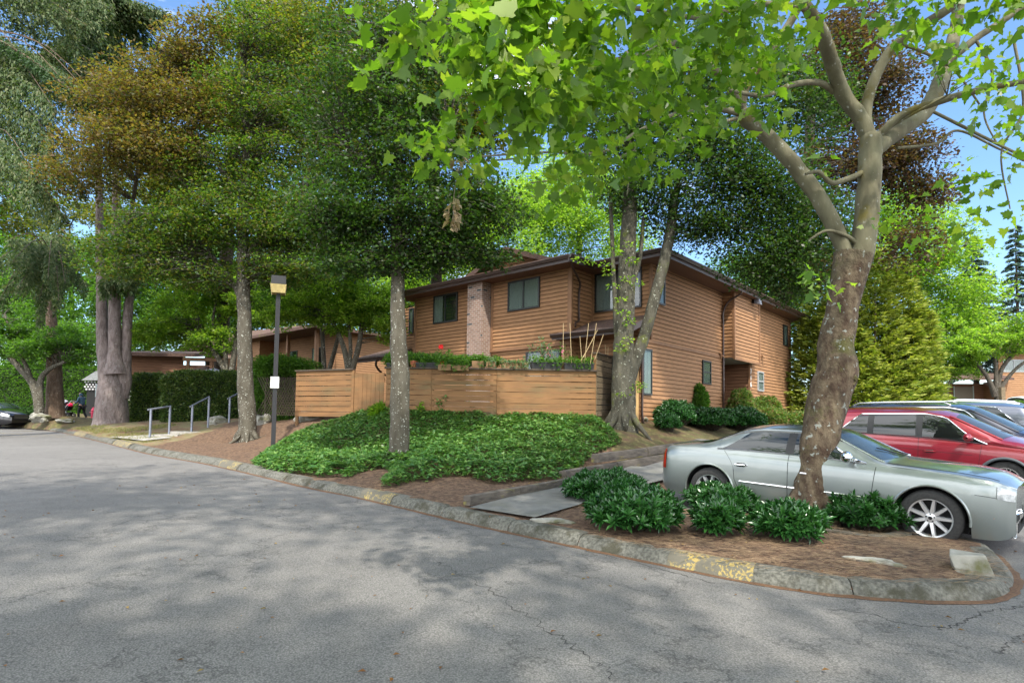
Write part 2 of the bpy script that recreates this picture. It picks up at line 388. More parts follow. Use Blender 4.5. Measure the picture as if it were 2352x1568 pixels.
F4 = np.stack([idx[:-1,:-1], idx[:-1,1:], idx[1:,1:], idx[1:,:-1]], -1).reshape(-1,4)
road = npmesh('road', np.stack([XX,YY,ZZ],-1).reshape(-1,3), F4, M['asphalt'], smooth=True)
tag(road, kind='structure')
# ground under everything reaching the horizon
gm = mat('earth', (.11,.075,.045), (.07,.05,.03), .5, .95)
g0 = MB(); g0.add([(-1500,-1500,-8),(1500,-1500,-8),(1500,1500,-8),(-1500,1500,-8)], [(0,1,2,3)])
tag(g0.build('ground', gm), kind='structure')

# planted bank
M['soil'] = mat('bank_soil', (.075,.038,.020), (.17,.105,.06), 14, .95, bump=1.0, bscale=30, c3=(.042,.022,.013), s3=9, lo3=.5, hi3=.68, detail=9, dist=.03)
M['soil_moss'] = mat('mossy_soil', (.075,.075,.020), (.09,.05,.027), 2.5, .95, bump=.8, bscale=24, c3=(.16,.14,.05), s3=6, lo3=.52, hi3=.66, dist=.03)
M['dry_grass'] = mat('dry_grass_ground', (.21,.165,.085), (.12,.12,.045), 2.5, .95, bump=.6, bscale=40, c3=(.15,.08,.045), s3=2.2, lo3=.46, hi3=.6, dist=.02)
bp2 = [Vector(p) for p in poly]
pts = list(bp2); rg = random.Random(3)
def fill(x0, x1, y0, y1, st):
    a = np.arange(x0, x1, st, dtype=float); b = np.arange(y0, y1, st, dtype=float); X, Y = np.meshgrid(a, b); q = np.stack([X.ravel(), Y.ravel()], 1)
    q += np.random.RandomState(int(st*100)).uniform(-.2*st, .2*st, q.shape); return q
q1 = fill(-12, 9, 5, 22, .22); q2 = fill(-50, 40, 5, 62, .9); q2 = q2[~((q2[:,0] > -12)&(q2[:,0] < 9)&(q2[:,1] < 22))]
q3 = fill(-215, 185, 10, 255, 9); q3 = q3[~((q3[:,0] > -50)&(q3[:,0] < 40)&(q3[:,1] < 62))]
qq = np.concatenate([q1, q2, q3]); qq = qq[inside(qq)]
# keep off the boundary
seg = np.array(poly); 
def bdist(q, pg):
    d = np.full(len(q), 1e9)
    for i in range(len(pg)):
        a, b = pg[i], pg[(i+1)%len(pg)]; ab = b-a; t = np.clip(((q-a)@ab)/(ab@ab+1e-12), 0, 1); d = np.minimum(d, np.hypot(*(q-a-t[:,None]*ab).T))
    return d
qq = qq[bdist(qq, seg) > .09]
pts += [Vector((a, b)) for a, b in qq]
res = mgeo.delaunay_2d_cdt(pts, [], [list(range(len(bp2)))], 1, 1e-5)
bv = np.array([[p.x, p.y] for p in res[0]]); bz = H(bv[:,0], bv[:,1])
near = (np.hypot(bv[:,0], bv[:,1]-10) < 25); bz += np.where(near, np.array([.035*mnoise.noise(Vector((a*1.3,b*1.3,0)))+.02*mnoise.noise(Vector((a*4,b*4,0))) for a, b in bv]), 0)
bd = bdist(bv, seg); bz = np.where(bd < .02, G(bv[:,0], bv[:,1])+.06, bz)
bm_ = MB(); bm_.v = [tuple(r_) for r_ in np.c_[bv, bz]]
lawn = lambda x, y: (x < -9.0 and y > 14)
for f in res[2]:
    cx_ = sum(bv[i][0] for i in f)/3; cy_ = sum(bv[i][1] for i in f)/3
    bm_.f.append(tuple(f)); k = 0
    if x_ := (cx_ < -11.3 and 15 < cy_ < 27.5): k = 2
    if (cx_ > 2.5 and cy_ > 13.2): k = 1
    if cy_ > 30: k = 1
    bm_.mi.append(k)
bank = bm_.build('planted_bank', [M['soil'], M['soil_moss'], M['dry_grass']], smooth=True, ang=0)
tag(bank, kind='structure')

# kerb: rolled concrete blocks along the whole edge
kline = smooth_path([Vector((q.x,q.y,0)) for q in K_all[1:]]+[Vector((q.x,q.y,0)) for q in NOSE+BACK], 10)
prof = [(.06,-.15),(.05,.0),(.015,.06),(-.035,.125),(-.085,.148),(-.15,.15),(-.26,.145),(-.27,-.1)]   # (outward, up)
kerb = empty('kerb'); tag(kerb, kind='structure')
def cum(pp):
    d = [0]
    for a, b in zip(pp, pp[1:]): d.append(d[-1]+(b-a).length)
    return np.array(d)
kc = cum(kline); kx = np.array([p.x for p in kline]); ky = np.array([p.y for p in kline])
def kpt(s):
    x, y = np.interp(s, kc, kx), np.interp(s, kc, ky); x2, y2 = np.interp(s+.05, kc, kx), np.interp(s+.05, kc, ky); x1, y1 = np.interp(s-.05, kc, kx), np.interp(s-.05, kc, ky)
    t = Vector((x2-x1, y2-y1, 0)).normalized(); return Vector((x, y, float(G(x,y)))), Vector((t.y, -t.x, 0))
def k_s(px, py):
    q = on_paving(px, py); return kc[np.argmin(np.hypot(kx-q.x, ky-q.y))]
yel = [(k_s(830,1143), k_s(906,1160)), (k_s(1530,1297), k_s(1735,1338)), (k_s(505,1072), k_s(545,1080)), (k_s(255,1020), k_s(300,1030)), (k_s(165,1000), k_s(185,1006))]
s = 0.0; L_ = 1.7; kk = 0; rk = random.Random(5)
yellow_paint = MB(); kbody = MB()
while s < kc[-1]-.05:
    e = min(s+L_*rk.uniform(.6, 1.15), kc[-1]); n = max(3, int((e-s)/.10)); rows = []; jz = rk.uniform(-.006,.006); jo = rk.uniform(-.007,.007)
    for i in range(n+1):
        ss = s+.006+(e-s-.012)*i/n; p, o = kpt(ss); pinch = .012 if i in (0,n) else 0
        if p.z is None: pass
        rows.append([p+o*(a+jo-pinch)+Vector((0,0,b+jz-pinch+.005*mnoise.noise(Vector((ss*3,a*20,b*20))))) for a, b in prof])
    kbody.grid(rows, flip=True)
    kbody.add(rows[0], [tuple(range(len(prof)))]); kbody.add(rows[-1], [tuple(range(len(prof)-1,-1,-1))])
    s = e; kk += 1
kbody.build('kerb_stones', M['kerb'], kerb, smooth=True, ang=50)
for a, b in yel:
    n = max(4, int((b-a)/.1)); rows = []
    for i in range(n+1):
        ss = a+(b-a)*i/n; p, o = kpt(ss)
        rows.append([p+o*(u+.006)+Vector((0,0,v+.014+.005*mnoise.noise(Vector((ss*3,u*20,v*20))))) for u, v in prof[1:6]])
    yellow_paint.grid(rows, flip=True)
yellow_paint.build('worn_yellow_paint', M['kerb_yellow'], kerb, smooth=True, ang=0)

# needle litter along the foot of the kerb
M['litter'] = mat('needle_litter', (.13,.068,.032), (.085,.045,.024), 30, .95, bump=.6, bscale=60)
lit = MB(); rows = []
for i in range(int((kc[-1]-.2)/.12)):
    ss = .1+i*.12; p, o = kpt(ss); w = .01+.025*(1+mnoise.noise(Vector((ss*1.1,5,0))))+.03*mnoise.noise(Vector((ss*5,1,0)))
    if ss > k_s(2100,1377): w *= 1.5
    rows.append([p+o*.02+Vector((0,0,.018)), p+o*(.06+w*.5)+Vector((0,0,.01)), p+o*(.06+w)+Vector((0,0,.003))])
lit.grid(rows, flip=True)
tag(lit.build('needle_litter', M['litter']), 'line of brown needles and dust at the foot of the kerb', 'litter', kind='stuff')

# concrete path from the kerb up beside the timbers
def drape(pg, name, m_, lift, st=.25, kind=None, thick=.0):
    pg = [Vector((q[0], q[1])) for q in pg]; A = np.array([[p.x,p.y] for p in pg])
    q = fill(A[:,0].min(), A[:,0].max(), A[:,1].min(), A[:,1].max(), st); q = q[inside(q, A)]; q = q[bdist(q, A) > .05]
    r_ = mgeo.delaunay_2d_cdt(pg+[Vector((a,b)) for a, b in q], [], [list(range(len(pg)))], 1, 1e-5)
    v = np.array([[p.x,p.y] for p in r_[0]]); z = H(v[:,0], v[:,1])+lift
    b = MB(); b.add(np.c_[v,z], r_[2]); o = b.build(name, m_, smooth=True, ang=0); return o
pl = [Q(1078,1172), Q(1200,1140), Q(1305,1116), Q(1400,1090), Q(1500,1062), Q(1580,1046)]
pr = [Q(1228,1196), Q(1330,1165)]
c0 = side1+e2*.10; 
path_poly = [flat(q) for q in pl] + [flat(side1+e1*6+e2*2.0), flat(side1+e1*22+e2*2.0), flat(side1+e1*22+e2*.3), flat(side1+e1*.5+e2*.3), flat(side1+e1*-.5+e2*.2)] + [flat(pr[1]), flat(pr[0])]
pth = drape(path_poly, 'path', M['concrete'], .045); tag(pth, kind='structure')

# cracks and faded paint on the asphalt
M['crack'] = mat('crack', (.035,.033,.031), rough=1)
def strip(pxs, w_, name, m_, lift=.003, jit=.03, parent=None, seed=1):
    pp = smooth_path([on_paving(*p) for p in pxs], 14); rr = random.Random(seed); rows = []
    for i, p in enumerate(pp):
        d = (pp[min(i+1,len(pp)-1)]-pp[max(i-1,0)]); n_ = Vector((-d.y,d.x,0)).normalized(); o = rr.uniform(-jit,jit); ww = w_*(rr.uniform(.3,1.2) if jit else 1)/2
        a, b = p+n_*(o+ww), p+n_*(o-ww); rows.append([Vector((q.x,q.y,float(G(q.x,q.y))+lift)) for q in (a,b)])
    b_ = MB(); b_.grid(rows, flip=True); return b_.build(name, m_, parent or road)
strip([(1270,1240),(1420,1282),(1560,1318),(1640,1340)], .012, 'crack', M['crack'], seed=2); strip([(1900,1398),(2010,1412),(2060,1430),(2180,1442)], .010, 'crack', M['crack'], seed=3)
strip([(2150,1445),(2215,1430),(2260,1405),(2352,1392)], .016, 'crack', M['crack'], seed=4); strip([(1000,1290),(1110,1345),(1220,1420),(1330,1490),(1420,1560)], .009, 'crack', M['crack'], jit=.05, seed=5)
strip([(2290,1500),(2330,1470),(2360,1455)], .012, 'crack', M['crack'], seed=6)
M['faded_yellow'] = mat('faded_road_yellow', (.32,.24,.07), (.16,.15,.12), 6, .9, lo=.4, hi=.6)
strip([(-20,994),(60,997),(170,1000)], .14, 'painted_line', M['faded_yellow'], .005, 0); strip([(-20,1001),(80,1002),(150,1003)], .12, 'painted_line', M['faded_yellow'], .005, 0); strip([(20,989),(80,990),(150,990)], .14, 'painted_line', M['faded_yellow'], .005, 0)
M['faded_white'] = mat('faded_road_white', (.55,.54,.5), (.25,.25,.24), 8, .9, lo=.35, hi=.6)
strip([(2290,1142),(2352,1156),(2420,1172)], .09, 'painted_line', M['faded_white'], .005, 0)
# ---------------------------------------------------------------- main house (local X = away to the right, local Y = away to the left)
ANG = math.atan2(e1.y, e1.x)
C0 = P(1495, 960, 18.5); C0 = Vector((C0.x, C0.y, 0))
ROT = Matrix.Rotation(ANG, 4, 'Z'); 
def loc_hit(px, py, plane, val, org=C0, ang=ANG):
    Ri = Matrix.Rotation(-ang, 3, 'Z'); o = Ri@(CAM-Vector((org.x, org.y, 0))); d = Ri@ray(px, py)
    k = 0 if plane == 'X' else 1
    t = (val-o[k])/d[k]; return o+d*t
def lap(mb, a, b, nrm, z0, z1, ex=.135, cl=None):
    """lap siding between plan points a and b, outward normal nrm"""
    a, b, n = Vector((a[0],a[1],0)), Vector((b[0],b[1],0)), Vector((nrm[0],nrm[1],0)); z = z0
    while z < z1-.01:
        t = min(z+ex, z1); A, B = a, b
        zz = Vector((0,0,z)); tt = Vector((0,0,t))
        if cl: (A, B), (A2, B2) = cl(a, b, z), cl(a, b, t)
        else: A2, B2 = A, B
        o = .03
        mb.cur = 0; mb.add([A+n*o+zz, B+n*o+zz, B2+n*.004+tt, A2+n*.004+tt], [(0,1,2,3)])
        shade_z = Vector((0,0,.014)); mb.cur = 1; mb.add([A+n*.002+zz-shade_z, B+n*.002+zz-shade_z, B+n*(o-.002)+zz, A+n*(o-.002)+zz], [(0,1,2,3)]); mb.cur = 0  # underside strip coloured dark to deepen the shadow under each board
        z += ex
    mb.add([a+Vector((0,0,z0)), b+Vector((0,0,z0)), b+Vector((0,0,z1)), a+Vector((0,0,z1))], [(0,1,2,3)]) if not cl else None
def win(par, o, du, n, u0, u1, z0, z1, frame=None, split='v', inner='curtain', fw=.055, off=.0, label=None, cover=(0,1)):
    """window on a wall: o plan origin, du direction along the wall, n outward normal"""
    frame = frame or M['frame_dark']; o = Vector((o[0],o[1],0)); du = Vector((du[0],du[1],0)); n = Vector((n[0],n[1],0))
    def B(mb, ua, ub, za, zb, d0, d1):
        p = [o+du*ua+n*(d1+off), o+du*ub+n*(d1+off), o+du*ub+n*(d0+off), o+du*ua+n*(d0+off)]
        mb.hexa([q+Vector((0,0,za)) for q in p]+[q+Vector((0,0,zb)) for q in p])
    f = MB(); B(f,u0,u1,z0,z0+fw,0,.075); B(f,u0,u1,z1-fw,z1,0,.075); B(f,u0,u0+fw,z0+fw,z1-fw,0,.073); B(f,u1-fw,u1,z0+fw,z1-fw,0,.073)
    um, zm = (u0+u1)/2, (z0+z1)/2
    if split == 'v': B(f, um-.03, um+.03, z0+fw, z1-fw, 0, .070)
    if split == 'h': B(f, u0+fw, u1-fw, zm-.028, zm+.028, 0, .070)
    fo = f.build('window', frame, par)
    if label: fo['label'] = label
    g = MB(); B(g, u0+fw, u1-fw, z0+fw, z1-fw, .052, .056); g.build('pane', M['glass'], fo)
    r_ = MB(); B(r_, u0+fw, u1-fw, z0+fw, z1-fw, .026, .028); r_.build('dark_interior', M['room'], fo)
    if inner:
        c = MB(); a, b = u0+fw+(u1-u0-2*fw)*cover[0], u0+fw+(u1-u0-2*fw)*cover[1]
        if inner == 'curtain':
            nn = max(6, int((b-a)/.02)); rows = []
            for i in range(nn+1):
                u = a+(b-a)*i/nn; q = o+du*u+n*(off+.036+.007*math.sin(u*48)+.003*math.sin(u*131))
                rows.append([q+Vector((0,0,z0+fw)), q+Vector((0,0,z1-fw))])
            c.grid(rows); c.build('curtain', M['curtain'], fo, smooth=True, ang=0)
        else:
            z = z0+fw+.02
            while z < z1-fw-.02:
                B(c, a, b, z, z+.034, .034, .038); z += .042
            c.build('blind', M['blind'], fo)
    return fo
def bx(mb, x0, x1, y0, y1, z0, z1): mb.box((min(x0,x1),min(y0,y1),z0), (max(x0,x1),max(y0,y1),z1))
ZB, ZBELT, ZE = 1.35, 4.22, 6.72
HL = 8.05; YA, XA = 2.26, -1.17; YF = YA+HL
X1, XC, XEND, PB, QW = 5.57, 7.97, 13.3, .457, .15
house = thing('town_house', 'two storey brown cedar town house with brick chimney and dark eaves behind the board fence', 'house', C0, ANG)
w = MB()
lap(w, (0,0), (X1,0), (0,-1), ZBELT, ZE+.1)
lap(w, (-.71,0), (X1,0), (0,-1), ZB, ZBELT)
lap(w, (XC,-QW), (XEND,-QW), (0,-1), ZB, ZE+.1)
lap(w, (X1,-PB), (8.25,-PB), (0,-1), ZBELT-.02, ZE+.1)               # projecting bay
lap(w, (X1,0), (X1,-PB), (-1,0), ZBELT-.02, ZE+.1)
lap(w, (0,YA), (0,0), (-1,0), ZBELT+.3, ZE+.1)
lap(w, (-.71,YA), (-.71,0), (-1,0), ZB, ZBELT+.5)
lap(w, (XA,YA), (0,YA), (0,-1), ZB, ZE+.1)
lap(w, (XA,YF), (XA,YA), (-1,0), ZBELT, ZE+.1)
lap(w, (XA+.05,YF), (XA+.05,YA), (-1,0), ZB, ZBELT)
lap(w, (.2,YF+2.6), (.2,YF), (-1,0), ZB, ZE+.1)
w.add([(XA,YF,ZB),(XA,YF,ZE),(6,YF,ZE),(6,YF,ZB)], [(0,1,2,3)])
w.add([(XEND,-QW,ZB),(XEND,-QW,ZE),(XEND,9,ZE),(XEND,9,ZB)], [(3,2,1,0)])
w.build('wall', [M['siding'], M['lap_shade']], house)
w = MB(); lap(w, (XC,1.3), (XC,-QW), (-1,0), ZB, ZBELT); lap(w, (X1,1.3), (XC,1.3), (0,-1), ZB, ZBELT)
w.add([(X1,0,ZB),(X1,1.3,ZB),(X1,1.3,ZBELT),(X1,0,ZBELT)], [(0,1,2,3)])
w.build('entry_recess', [M['siding_dark'], M['lap_shade']], house)
d_ = MB(); bx(d_, X1+.75, X1+1.7, 1.22, 1.275, ZB+.2, ZBELT-.4); d_.build('entry_door', M['fence_cap'], house)
s_ = MB(); bx(s_, X1+.01, 8.24, -PB+.01, 1.3, ZBELT-.05, ZBELT-.022); s_.build('bay_underside', M['grey_soffit'], house)
class TrimMB:
    def box(s, a, b): m_ = MB(); m_.box(a, b); m_.build('trim_board', M['trim'], house)
t = TrimMB()
bx(t, -.05,.035,-.04,.05,ZBELT,ZE); bx(t, X1-.07,X1+.03,-.045,.02,ZB,ZBELT-.06); bx(t, X1-.03,X1+.06,-PB-.04,-PB+.05,ZBELT-.06,ZE)
bx(t, 8.17,8.27,-PB-.045,-QW,ZBELT-.06,ZE); bx(t, XC-.05,XC+.09,-QW-.045,-QW+.03,ZB,ZBELT-.06); bx(t, XEND-.1,XEND+.02,-QW-.045,.0,ZB,ZE)
bx(t, X1-.03, 8.27, -PB-.042, -PB+.002, ZBELT-.1, ZBELT-.022)
bx(t, -.71,X1-.07,-.05,-.0,ZBELT-.05,ZBELT+.05); bx(t, XA-.045,XA,YA+.0,YF,ZBELT-.05,ZBELT+.05)
bx(t, XA-.047,XA+.05,YA-.045,YA+.12,ZBELT+.05,ZE); bx(t, XA-.047,XA,YF-.1,YF+.03,ZBELT+.05,ZE); bx(t, -.04,.0,YA-.1,YA,ZBELT+.5,ZE)
bx(t, XA-.049,XA,5.78,5.88,ZBELT+.05,ZE)
# foundation
f = MB(); bx(f, -.74, X1, -.02, .2, .6, ZB+.25); bx(f, XC, XEND, -QW-.02, .2, .6, ZB); bx(f, XA+.02, XA+.3, YA, YF, .6, ZB); f.build('foundation', M['concrete'], house)
# roof: low hips, soffits, gutters
PL = .17
def roofpoly(mb, pts, th=.10):
    mb.add([Vector(p) for p in pts], [tuple(range(len(pts)))])
rf = MB(); ov = .72
xa, ya = XA-ov, YA-.5; yb = YF+.6; xr0, yr0 = -.7, -QW-.62; xr1 = XEND+.75
top = ZE+.16
rf.add([(xa,ya,top),(xa,yb,top),(5.2,yb-2,top+(5.2-xa)*PL),(5.2,ya+5,top+(5.2-xa)*PL)], [(0,3,2,1)])
rf.add([(xa,ya,top),(5.2,ya+5,top+(5.2-xa)*PL),(5.2,ya+.01,top)], [(0,2,1)])
yr1 = 6.5
rf.add([(xr0,yr0,top),(xr1,yr0,top),(xr1-6,yr1,top+7*PL),(xr0+4,yr1,top+7*PL)], [(0,1,2,3)])
rf.add([(xr0,yr0,top),(xr0+4,yr1,top+7*PL),(xr0,yr1,top)], [(0,1,2)])
rf.add([(xr1,yr0,top),(xr1,13,top),(xr1-6,yr1,top+7*PL)], [(0,1,2)])
roof = rf.build('roof', M['shingle'], house)
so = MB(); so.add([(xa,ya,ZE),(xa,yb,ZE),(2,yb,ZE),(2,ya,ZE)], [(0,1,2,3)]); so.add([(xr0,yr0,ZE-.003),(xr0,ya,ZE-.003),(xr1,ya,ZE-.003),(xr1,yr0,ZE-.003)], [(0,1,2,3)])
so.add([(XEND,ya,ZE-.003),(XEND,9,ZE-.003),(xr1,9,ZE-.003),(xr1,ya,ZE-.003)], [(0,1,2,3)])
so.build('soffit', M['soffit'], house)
gt = MB()
def gut(mb, a, b, n, zt, h=.11, d=.12, drop=.10):
    a, b, n = Vector(a), Vector(b), Vector((n[0],n[1],0)); pr = [(0,zt-h),(d*.7,zt-h),(d,zt-h*.3),(d,zt),(d-.02,zt),(d-.02,zt-h*.3),(0,zt-.01)]
    mb.cur = 0
    mb.prism([a+n*u+Vector((0,0,z)) for u, z in pr], b-a)
    q = [(0,zt-h-.002),(0,zt-h-drop),(-.03,zt-h-drop),(-.03,zt-h-.002)]
    mb.prism([a+n*(u+.012)+Vector((0,0,z)) for u, z in q], b-a)
    mb.cur = 1; r_ = [(d+.001,zt-.022),(d+.012,zt-.022),(d+.012,zt+.006),(d+.001,zt+.006)]; mb.prism([a+n*u+Vector((0,0,z)) for u, z in r_], b-a)
    r_ = [(.013,zt-h-.03),(.024,zt-h-.03),(.024,zt-h-.004),(.013,zt-h-.004)]; mb.prism([a+n*u+Vector((0,0,z)) for u, z in r_], b-a); mb.cur = 0
gut(gt, (xa,yb,0), (xa,ya,0), (-1,0), top+.02); gut(gt, (xa-.12,ya,0), (xr0+.05,ya,0), (0,-1), top+.02)
gut(gt, (xr0,ya-.05,0), (xr0,yr0,0), (-1,0), top+.018); gut(gt, (xr0-.12,yr0,0), (xr1,yr0,0), (0,-1), top+.022)
gt.build('gutter', [M['gutter'], M['gutter_hi']], house)
# cross gable over the left wing
gb = MB(); gx, gy, gz, sl = 2.0, 7.68, 9.05, .37
def gcl(a, b, z):
    hw = max(0, (gz-.12-z)/sl); return (Vector((gx, gy+min(hw, 6), 0)), Vector((gx, gy-min(hw,4.6), 0)))
lap(gb, (gx,gy+6), (gx,gy-4.6), (-1,0), 7.2, gz-.12, cl=gcl); gb.build('gable_wall', [M['siding'], M['lap_shade']], house)
gr = MB(); hw = 4.4
for sgn in (1, -1):
    yy = gy+sgn*(hw if sgn < 0 else 5); zz = gz-abs(yy-gy)*sl
    gr.add([(gx-.55,gy,gz),(gx+5,gy,gz),(gx+5,yy,zz),(gx-.55,yy,zz)], [(0,1,2,3) if sgn > 0 else (3,2,1,0)])
gr.build('gable_roof', M['shingle'], house)
gf = MB()
for sgn in (1, -1):
    yy = gy+sgn*(hw if sgn < 0 else 5); zz = gz-abs(yy-gy)*sl
    gf.prism([(gx-.56,gy,gz+.02),(gx-.56,yy,zz+.02),(gx-.56,yy,zz-.2),(gx-.56,gy,gz-.2)], (.04,0,0))
gf.build('bargeboard', M['gutter_hi'], house)
# brick chimney
def brick():
    m_, N, L, b = _new('brick'); b.inputs['Roughness'].default_value = .9
    t = N.new('ShaderNodeTexCoord'); sx_ = N.new('ShaderNodeSeparateXYZ'); L.new(t.outputs['Object'], sx_.inputs[0])
    ad = N.new('ShaderNodeMath'); L.new(sx_.outputs['X'], ad.inputs[0]); L.new(sx_.outputs['Y'], ad.inputs[1])
    cb = N.new('ShaderNodeCombineXYZ'); L.new(ad.outputs[0], cb.inputs['X']); L.new(sx_.outputs['Z'], cb.inputs['Y'])
    k = N.new('ShaderNodeTexBrick'); L.new(cb.outputs[0], k.inputs['Vector']); k.inputs['Scale'].default_value = 1; k.inputs['Brick Width'].default_value = .22; k.inputs['Row Height'].default_value = .076
    k.inputs['Mortar Size'].default_value = .008; k.inputs['Color1'].default_value = (.20,.12,.085,1); k.inputs['Color2'].default_value = (.30,.19,.14,1); k.inputs['Mortar'].default_value = (.36,.34,.31,1); k.inputs['Bias'].default_value = -.1
    k2 = N.new('ShaderNodeTexBrick'); L.new(cb.outputs[0], k2.inputs['Vector']); k2.inputs['Scale'].default_value = 1; k2.inputs['Brick Width'].default_value = .22; k2.inputs['Row Height'].default_value = .076
    k2.inputs['Mortar Size'].default_value = .008; k2.inputs['Color1'].default_value = (1,1,1,1); k2.inputs['Color2'].default_value = (0,0,0,1); k2.inputs['Mortar'].default_value = (1,1,1,1)
    r = N.new('ShaderNodeValToRGB'); r.color_ramp.elements[0].position = .07; r.color_ramp.elements[0].color = (1,1,1,1); r.color_ramp.elements[1].position = .09; r.color_ramp.elements[1].color = (0,0,0,1); L.new(k2.outputs['Color'], r.inputs['Fac'])
    x = N.new('ShaderNodeMix'); x.data_type = 'RGBA'; x.inputs['B'].default_value = (.035,.033,.035,1); L.new(k.outputs['Color'], x.inputs['A']); L.new(r.outputs['Color'], x.inputs['Factor'])
    L.new(x.outputs['Result'], b.inputs['Base Color'])
    bp = N.new('ShaderNodeBump'); bp.inputs['Strength'].default_value = .6; bp.inputs['Distance'].default_value = .01; bp.invert = True; L.new(k.outputs['Fac'], bp.inputs['Height']); L.new(bp.outputs['Normal'], b.inputs['Normal'])
    return m_
M['brick'] = brick()
yc0, yc1 = 5.9, loc_hit(1072.6, 750, 'X', XA-.495).y
ch = MB(); bx(ch, XA-.495, XA+.0, yc0, yc1, ZB, ZE-.004)
ch.build('chimney', M['brick'], house)
# windows from the photograph
def wpx(pl, val, x0, y0, x1, y1):
    a = loc_hit(x0, y0, pl, val); b = loc_hit(x1, y1, pl, val); k = 1 if pl == 'X' else 0
    return min(a[k],b[k]), max(a[k],b[k])
W_L = lambda x0, x1, ztop, zbot, **k: win(house, (XA,0), (0,1), (-1,0), *wpx('X', XA, x0, 700, x1, 700), zbot, ztop, **k)
za = lambda px, py, pl, v: loc_hit(px, py, pl, v).z
W_L(998, 1053, za(1025,676,'X',XA), za(1025,741,'X',XA), label='upper window left of the chimney reflecting green trees', inner='curtain', cover=(.62,1))
W_L(1168.5, 1241, za(1205,642,'X',XA), za(1205,711,'X',XA), label='upper window right of the chimney with pale sheer curtains')
W_L(1212, 1290, za(1250,805,'X',XA), za(1250,868,'X',XA), label='ground floor window behind the planters', inner='curtain', cover=(.1,.9))
win(house, (0,0), (0,1), (-1,0), *wpx('X', 0, 1368, 700, 1475, 700), za(1475,705,'X',0), za(1472,612,'X',0), split='v', label='large corner window above the porch roof', cover=(.55,1))
win(house, (.2,0), (0,1), (-1,0), *wpx('X', .2, 942, 720, 952, 720), za(947,765,'X',.2), za(947,708,'X',.2), split=None, inner='blind')
win(house, (0,0), (1,0), (0,-1), *wpx('Y', 0, 1507, 700, 1524, 700), za(1515,700,'Y',0), za(1515,614,'Y',0), split=None, inner='curtain', label='narrow upper window at the near corner')
win(house, (0,0), (1,0), (0,-1), *wpx('Y', 0, 1473, 850, 1494, 850), za(1485,907,'Y',0), za(1485,801,'Y',0), split=None, inner='curtain', label='tall narrow window at the near corner')
u0, u1 = wpx('Y', 0, 1611, 860, 1630, 860); win(house, (0,0), (1,0), (0,-1), u0, u1, za(1620,882,'Y',0), za(1620,828,'Y',0), split='h', inner='blind', label='small sash window left of the entry')
u0, u1 = wpx('Y', -QW, 1738, 860, 1751, 860); win(house, (0,-QW), (1,0), (0,-1), u0, u1, za(1744,898,'Y',-QW), za(1744,853,'Y',-QW), split='h', frame=M['frame_grey'], inner='curtain', label='small white framed sash window right of the entry')
u0, u1 = wpx('Y', -QW, 1797, 770, 1806, 770); win(house, (0,-QW), (1,0), (0,-1), u0, u1, za(1802,794,'Y',-QW), za(1802,747,'Y',-QW), split=None, inner='blind')
u0, u1 = wpx('Y', -QW, 1813, 900, 1822, 900); win(house, (0,-QW), (1,0), (0,-1), u0, min(u1, XEND-.12), za(1817,933,'Y',-QW), za(1817,870,'Y',-QW), split=None, inner='blind')
# porch roof
pr_ = MB(); px0, pz0, px1, pz1, py0, py1 = -1.55, 4.47, 0.0, 5.1, -.12, 2.75
pr_.add([(px0,py0,pz0),(px0,py1,pz0),(XA,py1,pz0+.16),(XA,YA,pz0+.16),(px1,YA,pz1),(px1,py0,pz1)], [(5,4,3,2,1,0)])
pr_.build('porch_roof', M['shingle'], house)
pf = MB(); pf.prism([(px0,py0,pz0+.02),(px1,py0,pz1+.02),(px1,py0,pz1-.17),(px0,py0,pz0-.17)], (0,-.035,0)); gut(pf, (px0,py1,0), (px0,py0-.03,0), (-1,0), pz0+.03, h=.12, drop=.06)
pf.build('porch_gutter', [M['gutter'], M['gutter_hi']], house)
ps = MB(); ps.add([(px0,py0,pz0-.12),(px0,py1,pz0-.12),(-.71,py1,pz0-.12),(-.71,py0,pz0-.12)], [(0,1,2,3)]); bx(ps, -1.45,-1.33, .0,.12, ZB, pz0-.12); ps.build('porch_post', M['trim'], house)
dd = MB(); bx(dd, -.76, -.73, .45, 1.85, 1.75, 3.75); dd.build('porch_glass_door', M['room'], house)
# downspouts
def dsp(pts, r=.038):
    b = MB(); b.tube(smooth_path(pts, 3), r, 6); b.build('downspout', M['gutter'], house, smooth=True)
dsp([(X1-.03,yr0+.02,top-.1),(X1-.03,yr0+.02,top-.28),(X1-.08,-.3,ZE-.35),(X1-.12,-.09,ZE-.75),(X1-.12,-.09,ZE-1.2),(X1-.12,-.09,ZBELT),(X1-.12,-.09,ZB-.1)])
dsp([(xa+.1,ya-.02,top-.1),(xa+.2,ya+.1,top-.3),(XA+.28,YA-.14,ZE-.45),(XA+.3,YA-.09,ZE-.8),(XA+.3,YA-.09,5.3),(XA+.3,YA-.09,5.0),(XA+.05,YA-.15,4.9),(-1.35,YA-.3,4.72)])
dsp([(-.66,-.07,4.2),(-.66,-.07,2.4),(-.66,-.07,1.9),(-.6,-.14,1.4)])
